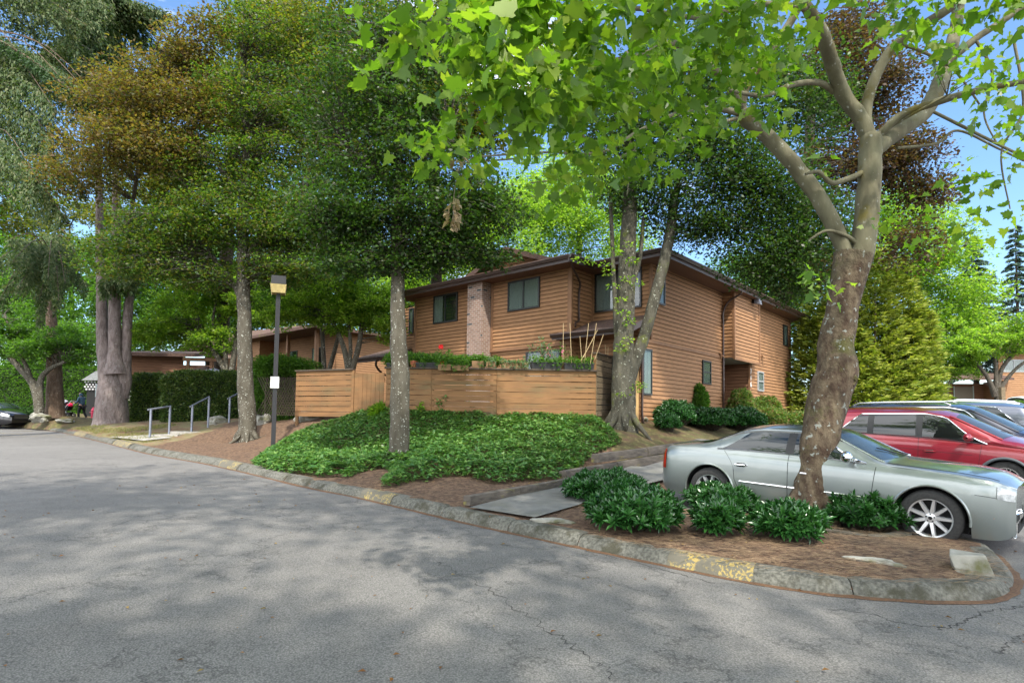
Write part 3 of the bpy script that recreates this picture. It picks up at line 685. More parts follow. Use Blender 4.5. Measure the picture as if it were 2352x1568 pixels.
# wall lamps
def flood(x, y, z, s=1.0):
    b = MB(); b.box((x-.06*s,y-.10*s,z-.06*s),(x+.06*s,y,z+.08*s)); b.mat(1).prism([(x-.13*s,y-.12*s,z-.09*s),(x-.13*s,y-.34*s,z-.13*s),(x-.13*s,y-.30*s,z+.10*s),(x-.13*s,y-.12*s,z+.14*s)], (.26*s,0,0))
    b.build('flood_lamp', [M['black'], M['grey_metal']], house)
q = loc_hit(1727, 694, 'Y', -PB); flood(q.x, -PB-.02, q.z, 1.0)
def sl_(px, py, y):
    q = loc_hit(px, py, 'Y', y); b = MB(); b.box((q.x-.05,y-.06,q.z-.05),(q.x+.05,y-.02,q.z+.09)); b.add([(q.x-.05,y-.06,q.z+.08),(q.x+.05,y-.06,q.z+.08),(q.x+.11,y-.20,q.z-.07),(q.x-.03,y-.20,q.z-.07)], [(0,1,2,3)]); b.build('spot_lamp', M['trim'], house)
sl_(1651, 816, 0); sl_(1748, 820, -QW)
# door numbers, vertical
def text_mesh(txt, size, ext=.004):
    cu = bpy.data.curves.new('letters', 'FONT'); cu.body = txt; cu.size = size; cu.extrude = ext; cu.align_x = 'CENTER'; cu.align_y = 'CENTER'; cu.resolution_u = 3
    o = bpy.data.objects.new('letters', cu); me = bpy.data.meshes.new_from_object(o); bpy.data.objects.remove(o); return me
def text_obj(txt, size, mat_, loc, rot, parent=None, name='lettering', bold=0):
    me = text_mesh(txt, size); me.materials.clear(); me.materials.append(mat_); o = bpy.data.objects.new(name, me); COL.objects.link(o)
    o.location = loc; o.rotation_euler = rot; o.parent = parent; o.scale = (1.15+bold, 1, 1); return o
for txt, x, y, zc, in (('714', X1-.02, -.055, loc_hit(1659, 854, 'Y', 0).z), ('716', XC+.025, -QW-.055, loc_hit(1719, 868, 'Y', -QW).z)):
    for i, ch_ in enumerate(txt):
        text_obj(ch_, .30, M['white'], (x, y, zc+(1-i)*.27), (R(90),0,0), house, 'house_number', .1)
# ---------------------------------------------------------------- board fences, gate, planters
def board_fence(name, label, a, b, z0a, z0b, zt_a, zt_b, nb, gaps=(), mats=None, cap=True, base=0, cat='fence', th=.022, splits=()):
    """horizontal boards between plan points a and b (world)"""
    a, b = Vector((a.x,a.y,0)), Vector((b.x,b.y,0)); L_ = (b-a).length; ang = math.atan2((b-a).y, (b-a).x)
    o = thing(name, label, cat, (a.x, a.y, min(z0a, z0b)), ang); zr = min(z0a, z0b)
    mats = mats or M['fence']; bd = MB(); rb = random.Random(sum(map(ord, label)))
    cuts = [0]+list(splits)+[1]
    for i in range(nb):
        for c0_, c1_ in zip(cuts, cuts[1:]):
            g = .012+rb.uniform(0,.008); p = []
            dz = rb.uniform(-.006,.006)
            for u in (c0_+.0015, c1_-.0015):
                lo = (z0a+(z0b-z0a)*u); hi = (zt_a+(zt_b-zt_a)*u); st = (hi-lo)/nb
                p.append((u*L_, lo+st*i+g-zr+dz, lo+st*(i+1)-g*.3-zr+dz))
            t0 = rb.uniform(-.004,.004)
            (x0,l0,h0),(x1,l1,h1_) = p
            bd.hexa([(x0,t0,l0),(x1,t0,l1),(x1,t0+th,l1),(x0,t0+th,l0),(x0,t0,h0),(x1,t0,h1_),(x1,t0+th,h1_),(x0,t0+th,h0)])
    bd.build('boards', mats, o)
    for u in [0]+list(splits)+[1]:
        lo = (z0a+(z0b-z0a)*u)-zr; hi = (zt_a+(zt_b-zt_a)*u)-zr; x = min(max(u*L_, .05), L_-.05)
        ps_ = MB(); ps_.box((x-.045,th+.004,lo-.35),(x+.045,th+.094,hi-.004)); ps_.build('post', M['fence'], o)
    if cap:
        c = MB(); c.hexa([(-.03,-.06,zt_a-zr),(L_+.03,-.06,zt_b-zr),(L_+.03,.12,zt_b-zr),(-.03,.12,zt_a-zr)]+[(-.03,-.06,zt_a-zr+.045),(L_+.03,-.06,zt_b-zr+.045),(L_+.03,.12,zt_b-zr+.045),(-.03,.12,zt_a-zr+.045)]); c.build('cap_rail', M['fence_cap'], o)
    if base:
        c = MB(); c.box((.05,.01,-base),(L_-.02,.16,-.01)); c.build('base_timber', M['weathered'], o)
    return o, ang
FA, FB, FC = P(884, 960, 17.2), P(1140, 960, 16.8), P(1368, 960, 17.2)
zt = lambda px, py, d: P(px, py, d).z
fence_l, fa1 = board_fence('board_fence', 'brown horizontal board fence with narrow gaps, left of the bend below leafy planters', FA, FB, 1.78, 1.74, zt(884,846,17.2), zt(1140,849,16.8), 9, splits=(.42,), base=.35)
fence_m, fa2 = board_fence('board_fence', 'brown horizontal board fence right of the bend, below the black planters and bamboo stakes', FB, FC, 1.68, 1.68, zt(1140,849,16.8), zt(1368,853,17.2), 9, base=.35)
FD = P(1414, 960, 19.0)
fence_s, _ = board_fence('board_fence', 'weathered mossy side fence panel beside the multi stemmed tree', FC+Vector((.03,.0,0)), FD, 1.82, 1.9, zt(1370,812,17.2), zt(1412,826,19.0), 11, mats=M['weathered'])
FE, FF = P(1440, 960, 17.6), P(1467, 960, 17.9)
pan, _ = board_fence('board_fence', 'narrow yellow wood panel between the split trunk and the downspout', FE, FF, 1.75, 1.75, zt(1450,842,17.7), zt(1462,842,17.8), 1, mats=mat('new_wood', (.46,.29,.11), (.38,.23,.09), 3, .7), cap=False)
GA, GB, GC = P(677, 960, 20.6), P(807, 960, 20.4), P(882, 960, 19.9)
fl, _ = board_fence('board_fence', 'low reddish brown slatted fence left of the gate with light showing through its gaps', GA, GB, 1.72, 1.72, zt(677,853,20.6), zt(807,849,20.4), 9)
# gate of upright boards
gd = GC-GB; ga = math.atan2(gd.y, gd.x); gate = thing('gate', 'reddish brown gate of upright boards beside the slatted fence', 'gate', (GB.x, GB.y, 1.85), ga)
gl = Vector((gd.x,gd.y)).length; g_ = MB(); n = 7; rb = random.Random(2)
for i in range(n):
    x0 = .09+i*(gl-.12)/n; x1 = x0+(gl-.12)/n-.008; g_.box((x0, rb.uniform(-.003,.003), .0), (x1, .022, zt(845,856,20.1)-1.85+rb.uniform(-.004,.004)))
g_.build('boards', M['fence'], gate)
g_ = MB(); g_.box((-.02,-.02,-.45),(.08,.08,zt(812,850,20.4)-1.85)); g_.build('gate_post', M['fence'], gate)
g_ = MB(); g_.box((.09,.024,.2),(gl-.03,.06,.3)); g_.box((.09,.024,1.1),(gl-.03,.06,1.2)); g_.build('cross_rail', M['fence'], gate)

# planters on the wide cap, plants growing out
M['planter_wood'] = mat('planter_wood', (.30,.18,.09), (.20,.12,.06), 5, .85)
M['lf_planter'] = leafmat('planter_leaves', [(.03,.085,.015),(.07,.16,.025),(.13,.25,.04)], tmul=1.5)
M['lf_pale'] = leafmat('pale_leaves', [(.10,.17,.10),(.16,.24,.13)], tmul=1.2)
def leafcloud(name, centers, radii, n, size, m_, parent, seed=0, asp=.55, up=.35, droop=0, jitter=.4, fold=.18, shape='rhomb', dirs=None):
    """n leaves spread round a set of centres (k,3) with radii (k,3)"""
    r = np.random.RandomState(seed); c = np.asarray(centers, float); rad = np.asarray(radii, float)
    vol = np.cbrt(rad.prod(1))**2; k = r.choice(len(c), n, p=vol/vol.sum())
    d = r.normal(size=(n,3)); d /= np.linalg.norm(d, axis=1)[:,None]; q = c[k]+d*rad[k]*(r.uniform(.12, 1, (n,1))**.5)
    return leaves_at(name, q, d, size, m_, parent, r, asp, up, droop, jitter, fold, shape, dirs)
SHAPES = {
 'rhomb': [(0,0,0),(.42,.5,1),(1,0,0),(.42,-.5,1)],
 'oval': [(0,0,0),(.3,.48,1),(.7,.42,.8),(1,0,0),(.7,-.42,.8),(.3,-.48,1)],
 'lance': [(0,0,0),(.35,.5,1),(1,0,-.2),(.35,-.5,1)],
 'ivy': [(0,0,0),(-.08,.35,.6),(.15,.62,1),(.42,.30,.4),(1,0,-.4),(.42,-.30,.4),(.15,-.62,1),(-.08,-.35,.6)],
 'maple': [(0,0,0),(-.10,.22,.3),(-.02,.62,1.1),(.17,.45,.6),(.36,.70,1.2),(.44,.42,.6),(.62,.36,.5),(.62,.20,.2),(.80,.16,.1),(1,0,-.5),(.80,-.16,.1),(.62,-.20,.2),(.62,-.36,.5),(.44,-.42,.6),(.36,-.70,1.2),(.17,-.45,.6),(-.02,-.62,1.1),(-.10,-.22,.3)],
}
def leaves_at(name, q, d, size, m_, parent, r, asp=.55, up=.35, droop=0, jitter=.4, fold=.18, shape='rhomb', dirs=None, mi=None):
    n = len(q); S_ = np.array(SHAPES[shape], float); kf = len(S_)
    if dirs is None:
        a = d + r.normal(size=(n,3))*.6; a[:,2] *= .5; a[:,2] -= droop
    else: a = dirs
    a /= np.linalg.norm(a, axis=1)[:,None]+1e-9
    nn = r.normal(size=(n,3))*jitter+d*(1-up)*.6; nn[:,2] += up+.25
    nn -= a*(nn*a).sum(1)[:,None]; nn /= np.linalg.norm(nn, axis=1)[:,None]+1e-9
    b = np.cross(nn, a); s = size*r.uniform(.5, 1.35, (n,1))
    w = s*asp
    V = (q[:,None,:] + a[:,None,:]*(S_[None,:,0:1]*s[:,None]) + b[:,None,:]*(S_[None,:,1:2]*w[:,None]*1.0) + nn[:,None,:]*(S_[None,:,2:3]*fold*s[:,None]))
    F = np.arange(n*kf).reshape(n, kf)
    return npmesh(name, V.reshape(-1,3), F, m_, parent, mi)
def on_cap(px, a, b, za_, zb_, y=.03):
    """point on the cap rail between a and b under column px"""
    best = min(range(201), key=lambda i: abs((a+(b-a)*(i/200)).x/((a+(b-a)*(i/200)).y)-(ray(px, 848).x)))
    q = a+(b-a)*(best/200); return Vector((q.x, q.y, za_+(zb_-za_)*best/200+.046))
zl, zm_, zr_ = zt(884,846,17.2), zt(1140,849,16.8), zt(1368,853,17.2)
def planter(px0, px1, seg, label, h=.17, kind='wood', plant='green', group='planters on the fence cap', hang=False, ph=.25, seed=0, tilt=0):
    a, b, z0, z1 = (FA, FB, zl, zm_) if seg == 0 else (FB, FC, zm_, zr_)
    p0, p1 = on_cap(px0, a, b, z0, z1), on_cap(px1, a, b, z0, z1); ang = math.atan2(p1.y-p0.y, p1.x-p0.x); L_ = math.hypot(p1.x-p0.x, p1.y-p0.y)
    o = thing('planter_box', label, 'planter', (p0.x, p0.y, min(p0.z, p1.z)), ang, group)
    y0 = -.15 if hang else -.07; dz = -.10 if hang else 0; m_ = {'wood': M['planter_wood'], 'black': M['plastic_black'], 'terra': M['terracotta']}[kind]
    if hang: y0 -= .13
    b_ = MB(); t = .012 if kind != 'wood' else 0
    if kind == 'terra':
        b_.lathe([(.085,0),(.115,.15),(.13,.15),(.13,.185),(.105,.185),(.1,.12),(0,.12)], 14, Matrix.Translation((L_/2,.03,0))); b_.build('pot', m_, o, smooth=True)
    else:
        w_ = .2
        pr = [(0,y0+.02,dz),(L_,y0+.02,dz),(L_,y0+w_-.02,dz),(0,y0+w_-.02,dz),(-t,y0,dz+h),(L_+t,y0,dz+h),(L_+t,y0+w_,dz+h),(-t,y0+w_,dz+h)]
        v = [Vector(q) for q in pr]; b_.add(v, [(3,2,1,0),(0,1,5,4),(1,2,6,5),(2,3,7,6),(3,0,4,7)])
        b_.add([v[4],v[5],v[6],v[7],v[4]+Vector((.02,.02,-.02)),v[5]+Vector((-.02,.02,-.02)),v[6]+Vector((-.02,-.02,-.02)),v[7]+Vector((.02,-.02,-.02))], [(0,1,5,4),(1,2,6,5),(2,3,7,6),(3,0,4,7),(4,5,6,7)])
        for k in ((.33,.66) if kind == 'black' else ()): b_.box((L_*k-.01,y0-.006,dz+.02),(L_*k+.01,y0+.004,dz+h-.01))
        if kind == 'black': b_.box((-t-.012,y0-.012,dz+h-.03),(L_+t+.012,y0+w_+.012,dz+h-.004))
        b_.build('box', m_, o)
    if ph:
        cs, rs = [], []; r = random.Random(seed+11)
        nsp = max(3, int(L_/.12))
        for i in range(nsp):
            x = L_*(i+.5)/nsp; hh = ph*r.uniform(.5,1.1); cs.append((x, y0+.1+r.uniform(-.07,.07), dz+h+hh*.35)); rs.append((.12, .15, hh*.6))
            if r.random() < .6: cs.append((x, y0-.03, dz+h*.6)); rs.append((.08,.05,.12))
        leafcloud('foliage', cs, rs, int(700*L_/1.0*(.6+ph*2)), .07, M['lf_planter'] if plant == 'green' else M['lf_pale'], o, seed=seed)
    return o
planter(957, 1010, 0, 'small black plastic window box under the leftmost greenery on the fence', .14, 'black', ph=.30, seed=1)
planter(942, 957, 0, 'round terracotta pot among the leftmost greenery on the fence', .14, 'terra', ph=.3, seed=2)
planter(890, 938, 0, 'planter hidden under dense dark greenery at the left end of the fence cap', .12, 'black', ph=.55, seed=3)
planter(1012, 1040, 0, 'hanging planter with trailing vines left of the wooden window boxes', .17, 'wood', hang=True, ph=.45, seed=4)
planter(1043, 1078, 0, 'wooden window box with trailing greenery, second from the left of the wooden ones', .15, 'wood', hang=True, ph=.35, seed=5)
planter(1085, 1112, 0, 'rotting wooden window box with broken boards just left of the fence bend', .2, 'wood', ph=.25, seed=6)
planter(1117, 1138, 0, 'pale wooden window box right at the fence bend', .19, 'wood', plant='pale', ph=.18, seed=7)
planter(1152, 1212, 1, 'long low wooden window box right of the fence bend', .17, 'wood', plant='pale', ph=.10, seed=8)
planter(1220, 1288, 1, 'black plastic window box with a tall pale leafed plant', .2, 'black', ph=.18, seed=9)
planter(1296, 1362, 1, 'black plastic window box full of bamboo stakes at the right end of the fence', .19, 'black', ph=.22, seed=10)
# greenery massed behind the planters, stakes, flowers
sh = thing('potted_shrub', 'mass of dark green ferny plants behind the left planters with two red flowers', 'plant', (FA.x+.3, FA.y+.25, 2.9)); rr_ = random.Random(4)
cs = []; rs = []
for i in range(60):
    u = i/59; q = FA+(FB-FA)*(u*1.0); hh = .42*(1-.35*u)*rr_.uniform(.7,1.1); cs.append((q.x-FA.x-.3, q.y-FA.y+rr_.uniform(-.1,.15), zl-2.9+.1+hh*.5)); rs.append((.16,.16,hh*.55))
leafcloud('foliage', cs, rs, 14000, .062, M['lf_planter'], sh, seed=5)
st = MB()
for c in cs[::2]: st.tube([(c[0],c[1],0), c], .008, 4)
st.build('stems', M['fence_cap'], sh)
def flower(px, py, d, m_, label, r=.06, host=None):
    q = P(px, py, d); b = MB(); rr = random.Random(int(px))
    for k in range(14):
        a = rr.uniform(0,6.28); e = rr.uniform(-.4,1.2); v = Vector((math.cos(a)*math.cos(e), math.sin(a)*math.cos(e), math.sin(e)))*r; s = v.orthogonal().normalized()*r*.6; u = v.cross(s).normalized()*r*.6
        b.add([v*.2, v+s, v*1.15+u, v-s], [(0,1,2,3)])
    o = b.build('bloom', m_, host); o.location = (q-host.location); return o
flower(1013, 797.5, 17.3, M['red_flower'], '', .07, sh); flower(1016, 836, 17.0, M['red_flower'], '', .075, sh)
pk = thing('flowering_plant', 'straggly pink flowering plant with twigs behind the right black planter', 'plant', (P(1270,840,17.2).x, 17.25, zr_)); b = MB(); rr_ = random.Random(6); cs = []
for i in range(15):
    p0 = Vector((rr_.uniform(-.35,.45), rr_.uniform(-.1,.1), 0)); p1 = p0+Vector((rr_.uniform(-.2,.2), 0, rr_.uniform(.35,.75))); b.tube([p0, (p0+p1)/2+Vector((.03,0,0)), p1], .006, 4); cs += [p1, (p0+p1)/2]
b.build('stems', M['planter_wood'], pk); leafcloud('foliage', cs, [(.09,.09,.13)]*len(cs), 900, .045, M['lf_planter'], pk, seed=8)
for k in range(7):
    c = cs[k*4]; fb = MB()
    for j in range(9):
        v = Vector((rr_.uniform(-1,1), rr_.uniform(-1,1), rr_.uniform(-1,1))).normalized()*.035; fb.add([v*.1, v+v.orthogonal()*.6, v*1.2, v-v.orthogonal()*.6], [(0,1,2,3)])
    fo = fb.build('bloom', M['pink_flower'], pk); fo.location = c
tp = thing('leafy_plant', 'tall pale green leafed stem rising from the black window box', 'plant', (P(1240,845,17.0).x, 17.05, zr_)); b = MB(); b.tube([(0,0,0),(.03,0,.4),(0,0,.85)], .009, 5); b.tube([(.02,0,.35),(.2,-.05,.6)], .006, 4); b.tube([(.02,0,.5),(-.2,-.02,.65)], .006, 4); b.build('stems', M['planter_wood'], tp)
leafcloud('foliage', [(0,0,.85),(.2,-.05,.6),(-.2,0,.62),(.05,0,.7),(.35,0,.35),(-.35,0,.3)], [(.14,.1,.13)]*6, 170, .085, M['lf_pale'], tp, seed=9)
M['bamboo'] = mat('bamboo', (.45,.34,.18), (.35,.25,.12), 8, .6)
for i, (a, b_) in enumerate([((1293,838),(1294,742)),((1313,840),(1309,742)),((1337,838),(1332,772)),((1342,838),(1352,742)),((1356,836),(1370,742)),((1340,820),(1372,758)),((1330,835),(1362,780)),((1366,826),(1386,768)),((1404,815),(1402,782)),((1408,816),(1409,788))]):
    q0, q1 = P(*a, 17.1), P(*b_, 17.15); d = 1.9 if i > 7 else 0; o = MB(); o.tube([Vector((0,0,0)), q1-q0], .009, 5)
    s = o.build('bamboo_stake', M['bamboo']); s.location = q0+Vector((0,d*.5,0)); tag(s, ['leftmost upright bamboo stake, standing between the two black planters','upright bamboo stake second from the left','short bamboo stake leaning slightly left in the right planter','tall bamboo stake rising to meet the leaning ones at their top','nearly upright bamboo stake at the right end of the planter','bamboo stake leaning far right and crossing the others low','bamboo stake leaning right behind the tallest pair','short bamboo stake leaning right over the end of the planter','thin stake behind the weathered side fence, left one of two','thin stake behind the weathered side fence, right one of two'][i], 'garden stake', 'bamboo stakes above the fence')
# ---------------------------------------------------------------- cars
def paint(name, c, metal=.5, rough=.28, coat=1.0):
    m_, N, L, b = _new(name); b.inputs['Base Color'].default_value = c4(c); b.inputs['Metallic'].default_value = metal; b.inputs['Roughness'].default_value = rough
    b.inputs['Coat Weight'].default_value = coat; b.inputs['Coat Roughness'].default_value = .03
    n = N.new('ShaderNodeTexNoise'); n.inputs['Scale'].default_value = 900; t = N.new('ShaderNodeTexCoord'); L.new(t.outputs['Object'], n.inputs['Vector'])
    bp = N.new('ShaderNodeBump'); bp.inputs['Strength'].default_value = .04; bp.inputs['Distance'].default_value = .001; L.new(n.outputs['Fac'], bp.inputs['Height']); L.new(bp.outputs['Normal'], b.inputs['Normal'])
    return m_
M['p_sage'] = paint('sage_silver_paint', (.235,.262,.25), .55, .3)
M['p_red'] = paint('red_paint', (.20,.005,.015), .35, .3)
M['p_dark'] = paint('dark_navy_paint', (.012,.015,.028), .3, .25)
M['p_gray'] = paint('slate_paint', (.09,.10,.125), .5, .3)
M['p_silver'] = paint('silver_paint', (.42,.43,.44), .6, .3)
M['p_white'] = paint('white_car_paint', (.75,.75,.75), .0, .3)
M['p_black'] = paint('black_car_paint', (.006,.006,.008), .2, .2)
M['car_glass'] = glassmat('car_glass', (.006,.01,.009), .10, .01)
M['car_glass_l'] = glassmat('clear_car_glass', (.04,.055,.055), .30, .01)
for k_ in ('car_glass','car_glass_l'): M[k_].node_tree.nodes['Principled BSDF'].inputs['IOR'].default_value = 1.45
M['tyre'] = mat('tyre_rubber', (.02,.02,.02), (.035,.034,.032), 30, .85, bump=.2, bscale=90)
M['chrome'] = mat('chrome', (.75,.76,.77), rough=.08, metal=1)
M['alloy'] = mat('alloy', (.55,.56,.57), rough=.25, metal=.9)
M['bright_alloy'] = mat('bright_alloy', (.62,.63,.64), rough=.22, metal=.55, coat=.5)
M['wellblack'] = mat('wheel_well', (.006,.006,.006), rough=.95)
M['seam'] = mat('seam', (.008,.008,.009), rough=.8)
M['cladding'] = mat('grey_cladding', (.05,.06,.07), rough=.6)
M['lens_clear'] = mat('clear_lens', (.6,.62,.62), (.25,.27,.27), 14, .08, spec=.9, coat=1)
M['lens_red'] = mat('red_lens', (.55,.008,.008), (.3,.004,.004), 10, .1, spec=.8, coat=1)
M['lens_amber'] = mat('amber_lens', (.8,.2,.01), rough=.15, coat=1)
def kf(knots):
    xs_ = [k[0] for k in knots]; ys_ = [k[1] for k in knots]
    xd = np.linspace(xs_[0], xs_[-1], 400); yl = np.interp(xd, xs_, ys_)
    k = np.hanning(23); k /= k.sum(); yp = np.pad(yl, 11, mode='edge'); 
    # reflect slopes at the ends
    yp[:11] = 2*yl[0]-yl[11:0:-1]; yp[-11:] = 2*yl[-1]-yl[-2:-13:-1]
    y2 = np.convolve(yp, k, 'valid')
    return lambda x: float(np.interp(x, xd, y2))
class Car:
    def __init__(c, name, label, spec, body, loc, fwd, group='cars parked in the lot', glass=None, gz=None):
        c.s = spec; s = spec
        c.top, c.belt, c.W, c.rw, c.rz, c.bot = kf(s['top']), kf(s['belt']), kf(s['W']), kf(s['rw']), kf(s['rz']), kf(s['bot'])
        c.root = thing(name, label, 'car', loc, math.atan2(fwd.y, fwd.x), group)
        c.xa, c.xb = s['top'][0][0], s['top'][-1][0]; c.body_m = body; c.glass = glass or M['car_glass']
        c.build()
    def zb(c, x):
        z = c.bot(x); Ra, zh = c.s['R']+.045, c.s['R']-.0
        for xa in c.s['ax']:
            d = abs(x-xa)
            if d < Ra+.02: z = max(z, zh+math.sqrt(max(0, (Ra+.02)**2-d*d)))
        return z
    def sec(c, x, s):
        """surface point: s 0..4 lower side, 4..5 side glass, 5..8 roof to the centre line"""
        b, W = c.belt(x), c.W(x); zb = c.zb(x); rw, rz, tp = c.rw(x)*W, c.rz(x), c.top(x)
        sh = c.s.get('sh', .05)
        if s <= 4:
            t = s/4; z = zb+(b-zb)*t; m_ = (z-.25)/(b-.25)
            y = W*(1-.035*max(0,(m_-.45)/.55)**2*1.0-.05*max(0,(.35-m_)/.35)**2) - sh*max(0,(m_-.86)/.14)**2*.7
            return Vector((x, y, z))
        y4 = W*(1-.035)-sh*.7
        if s <= 5:
            t = s-4; return Vector((x, y4+(rw-y4)*t+.03*math.sin(math.pi*t)*c.s.get('bulge',1), b+(rz-b)*t))
        t = (s-5)/3; return Vector((x, rw*(1-t), rz+(tp-rz)*(1-(1-t)**2.2)))
    def nrm(c, x, s):
        e = .01; a = c.sec(x+e,s)-c.sec(x-e,s); b = c.sec(x,min(s+.03,7.99))-c.sec(x,s-.03); n = a.cross(b)
        if n.length < 1e-9: return Vector((0,0,1))
        n.normalize(); return n if (n.y > 0 or n.z > .3) and n.dot(Vector((0,.6,.8))) > -.2 else -n
    def off(c, x, s, d): return c.sec(x,s)+c.nrm(x,s)*d
    def both(c, fn, name, mats, parent=None, smooth=True, ang=35, sides=(1,-1)):
        for sg in sides:
            b = MB(); fn(b)
            if sg < 0:
                b.v = [(v[0],-v[1],v[2]) for v in b.v]; b.f = [f[::-1] for f in b.f]
            b.build(name, mats, parent or c.root, smooth, ang)
    def patch(c, b, x0, x1, s0, s1, nx=10, ns=4, d=.004):
        """s0, s1 may be functions of x; x0,x1 may be functions of t(0..1 in s)"""
        rows = []
        for i in range(nx+1):
            r_ = []
            for j in range(ns+1):
                v = j/ns; a = x0(v) if callable(x0) else x0; e = x1(v) if callable(x1) else x1; x = a+(e-a)*i/nx
                lo = s0(x) if callable(s0) else s0; hi = s1(x) if callable(s1) else s1
                r_.append(c.off(x, lo+(hi-lo)*v, d))
            rows.append(r_)
        b.grid(rows)
    def build(c):
        s = c.s; xs_ = set(np.linspace(c.xa, c.xb, 60).round(4))
        for xa in s['ax']:
            Ra = s['R']+.045+.02
            for k in range(17): xs_.add(round(xa+Ra*math.cos(math.pi*k/16), 4))
            xs_.add(round(xa-Ra-.004,4)); xs_.add(round(xa+Ra+.004,4))
        xs_ |= {round(c.xa+e,4) for e in (.01,.03,.06)} | {round(c.xb-e,4) for e in (.01,.03,.06)}
        xs_ = sorted(xs_); ss = [0,.25,.6,1,1.5,2,2.5,3,3.3,3.6,3.8,3.92,4,4.06,4.2,4.5,4.8,4.95,5,5.06,5.2,5.5,6,6.6,7.3,8]
        b = MB(); rows = []
        for x in xs_:
            h_ = [c.sec(x, q) for q in ss]; rows.append([Vector((p.x,-p.y,p.z)) for p in h_]+[p for p in h_[::-1]][1:])
        b.grid(rows, flip=True)
        n = len(rows[0])
        for r_, fl in ((rows[0], False), (rows[-1], True)):
            f = tuple(range(n)) if not fl else tuple(range(n-1,-1,-1)); b.add(r_, [f])
        b.build('body', c.body_m, c.root, True, 32)
        # dark underbody and wheel wells
        u = MB(); u.box((c.xa+.35,-c.W(0)*.80,.2),(c.xb-.35,c.W(0)*.80,.34))
        for xa in s['ax']:
            for sg in (1,-1):
                w_ = c.W(xa); Rr = s['R']+.06; rows = []
                for k in range(17):
                    a = math.pi*(-.12+1.24*k/16); rows.append([Vector((xa+Rr*math.cos(a), sg*(w_-.035), s['R']+Rr*math.sin(a))), Vector((xa+Rr*math.cos(a), sg*(w_-.42), s['R']+Rr*math.sin(a)))])
                u.grid(rows); u.add([Vector((xa,sg*(w_-.42),s['R']))]+[r_[1] for r_ in rows], [tuple([0,i+1,i+2]) for i in range(16)])
        u.build('wheel_well', M['wellblack'], c.root)
        for xa in s['ax']:
            for sg in (1,-1): c.wheel(xa, sg)
        for xa_ in s['ax']:
            def lip(b, xa=xa_):
                Ra = s['R']+.065; pts = [Vector((xa+Ra*math.cos(a), c.W(xa+Ra*math.cos(a)*.0)*1.0-.012, s['R']+Ra*math.sin(a))) for a in np.linspace(-.1, math.pi+.1, 22)]
                for p in pts: p.y = c.sec(p.x, .02).y+.002
                b.tube(pts, s.get('lip',.016), 6)
            c.both(lip, 'arch_lip', s.get('lipm') or c.body_m)
        # glass
        for k, (x0, x1, lo, hi, hi2) in enumerate(s['side_glass']):
            c.both(lambda b: c.patch(b, x0, x1, lo, hi, 14, 5, .006), 'side_window', c.glass if hi2 is None else hi2)
        c.both(lambda b: [b.tube([c.off(x, s['gl'][0](x), .006) for x in np.linspace(s['gx'][0], s['gx'][1], 30)], .011, 5),
                          b.tube([c.off(x, s['gl'][1](x), .006) for x in np.linspace(s['gx'][0], s['gx'][1], 30)], .011, 5)], 'window_trim', s.get('trimm') or M['chrome'])
        for nm, (a, e) in (('windscreen', s['ws']), ('rear_window', s['rwn'])):
            g = MB(); rows = []
            for i in range(15):
                t = i/14; r_ = []
                for j in range(-8, 9):
                    sv = 8-abs(j)/8*2.72
                    bow = s.get('bow',.12)*(1-(j/8)**2)*(1-t)*(1 if nm == 'windscreen' else -1)
                    x = a+(e-a)*t+bow*(1 if a > e else 1)*(1 if nm=='windscreen' else 1)
                    p = c.off(x, sv, .008); r_.append(Vector((p.x, p.y*(1 if j >= 0 else -1), p.z)))
                rows.append(r_)
            g.grid(rows, flip=(a > e)); g.build(nm, M['car_glass_l'] if nm == 'windscreen' else c.glass, c.root, True, 0)
        # panel gaps
        def seams(b):
            for x0, s0, x1, s1 in s['seams']:
                n_ = 16; pts = [(x0+(x1-x0)*i/n_, s0+(s1-s0)*i/n_) for i in range(n_+1)]
                L_ = [c.off(x-.004*(abs(s1-s0) > .2), q-.0*(0), .0015) for x, q in pts]; R_ = [c.off(x+.004*(abs(s1-s0) > .2), q+(.03 if abs(s1-s0) <= .2 else 0), .0015) for x, q in pts]
                b.grid([[p, r_] for p, r_ in zip(L_, R_)])
        c.both(seams, 'panel_gap', M['seam'], smooth=False)
        for x, q in s['handles']:
            def hd(b):
                p = c.off(x, q, .02); b.tube([p+Vector((-.10,-.02,0)), p+Vector((-.08,.018,.0)), p+Vector((.08,.018,.002)), p+Vector((.10,-.02,0))], .014, 6)
                pp = c.off(x, q, .002); b.mat(1).tube([pp+Vector((-.06,0,0)), pp+Vector((.06,0,0))], .03, 8)
            c.both(hd, 'door_handle', [s.get('hm') or M['chrome'], s.get('hcup') or M['seam']])
        def mir(b):
            x, q = s['mirror']; p = c.off(x, q, 0)
            rows = []
            for i in range(9):
                t = i/8; r_ = math.sin(math.pi*min(max(t,.02),.98))**.5
                rows.append([p+Vector((-.05+.035*math.cos(a)*r_*2.2, .06+.22*t, .08+.085*math.sin(a)*r_)) for a in np.linspace(0, 2*math.pi, 13)])
            b.grid(rows); b.tube([p+Vector((0,-.02,.02)), p+Vector((-.02,.1,.05))], .03, 6)
        c.both(mir, 'mirror', s.get('mm') or c.body_m)
        if 'strip' in s:
            for x0, x1, q in s['strip']: c.both(lambda b: b.tube([c.off(x, q, .004) for x in np.linspace(x0, x1, 14)], .014, 6), 'side_moulding', s.get('stm') or M['chrome'])
        if 'sill' in s: c.both(lambda b: b.tube([c.off(x, .12, .0) for x in np.linspace(s['ax'][0]+s['R']+.1, s['ax'][1]-s['R']-.1, 12)], .03, 6), 'sill', s['sill'])
        for nm, mt, x0, x1, s0, s1 in s['lights']: c.both(lambda b: c.patch(b, x0, x1, s0, s1, 8, 6, .008), nm, mt)
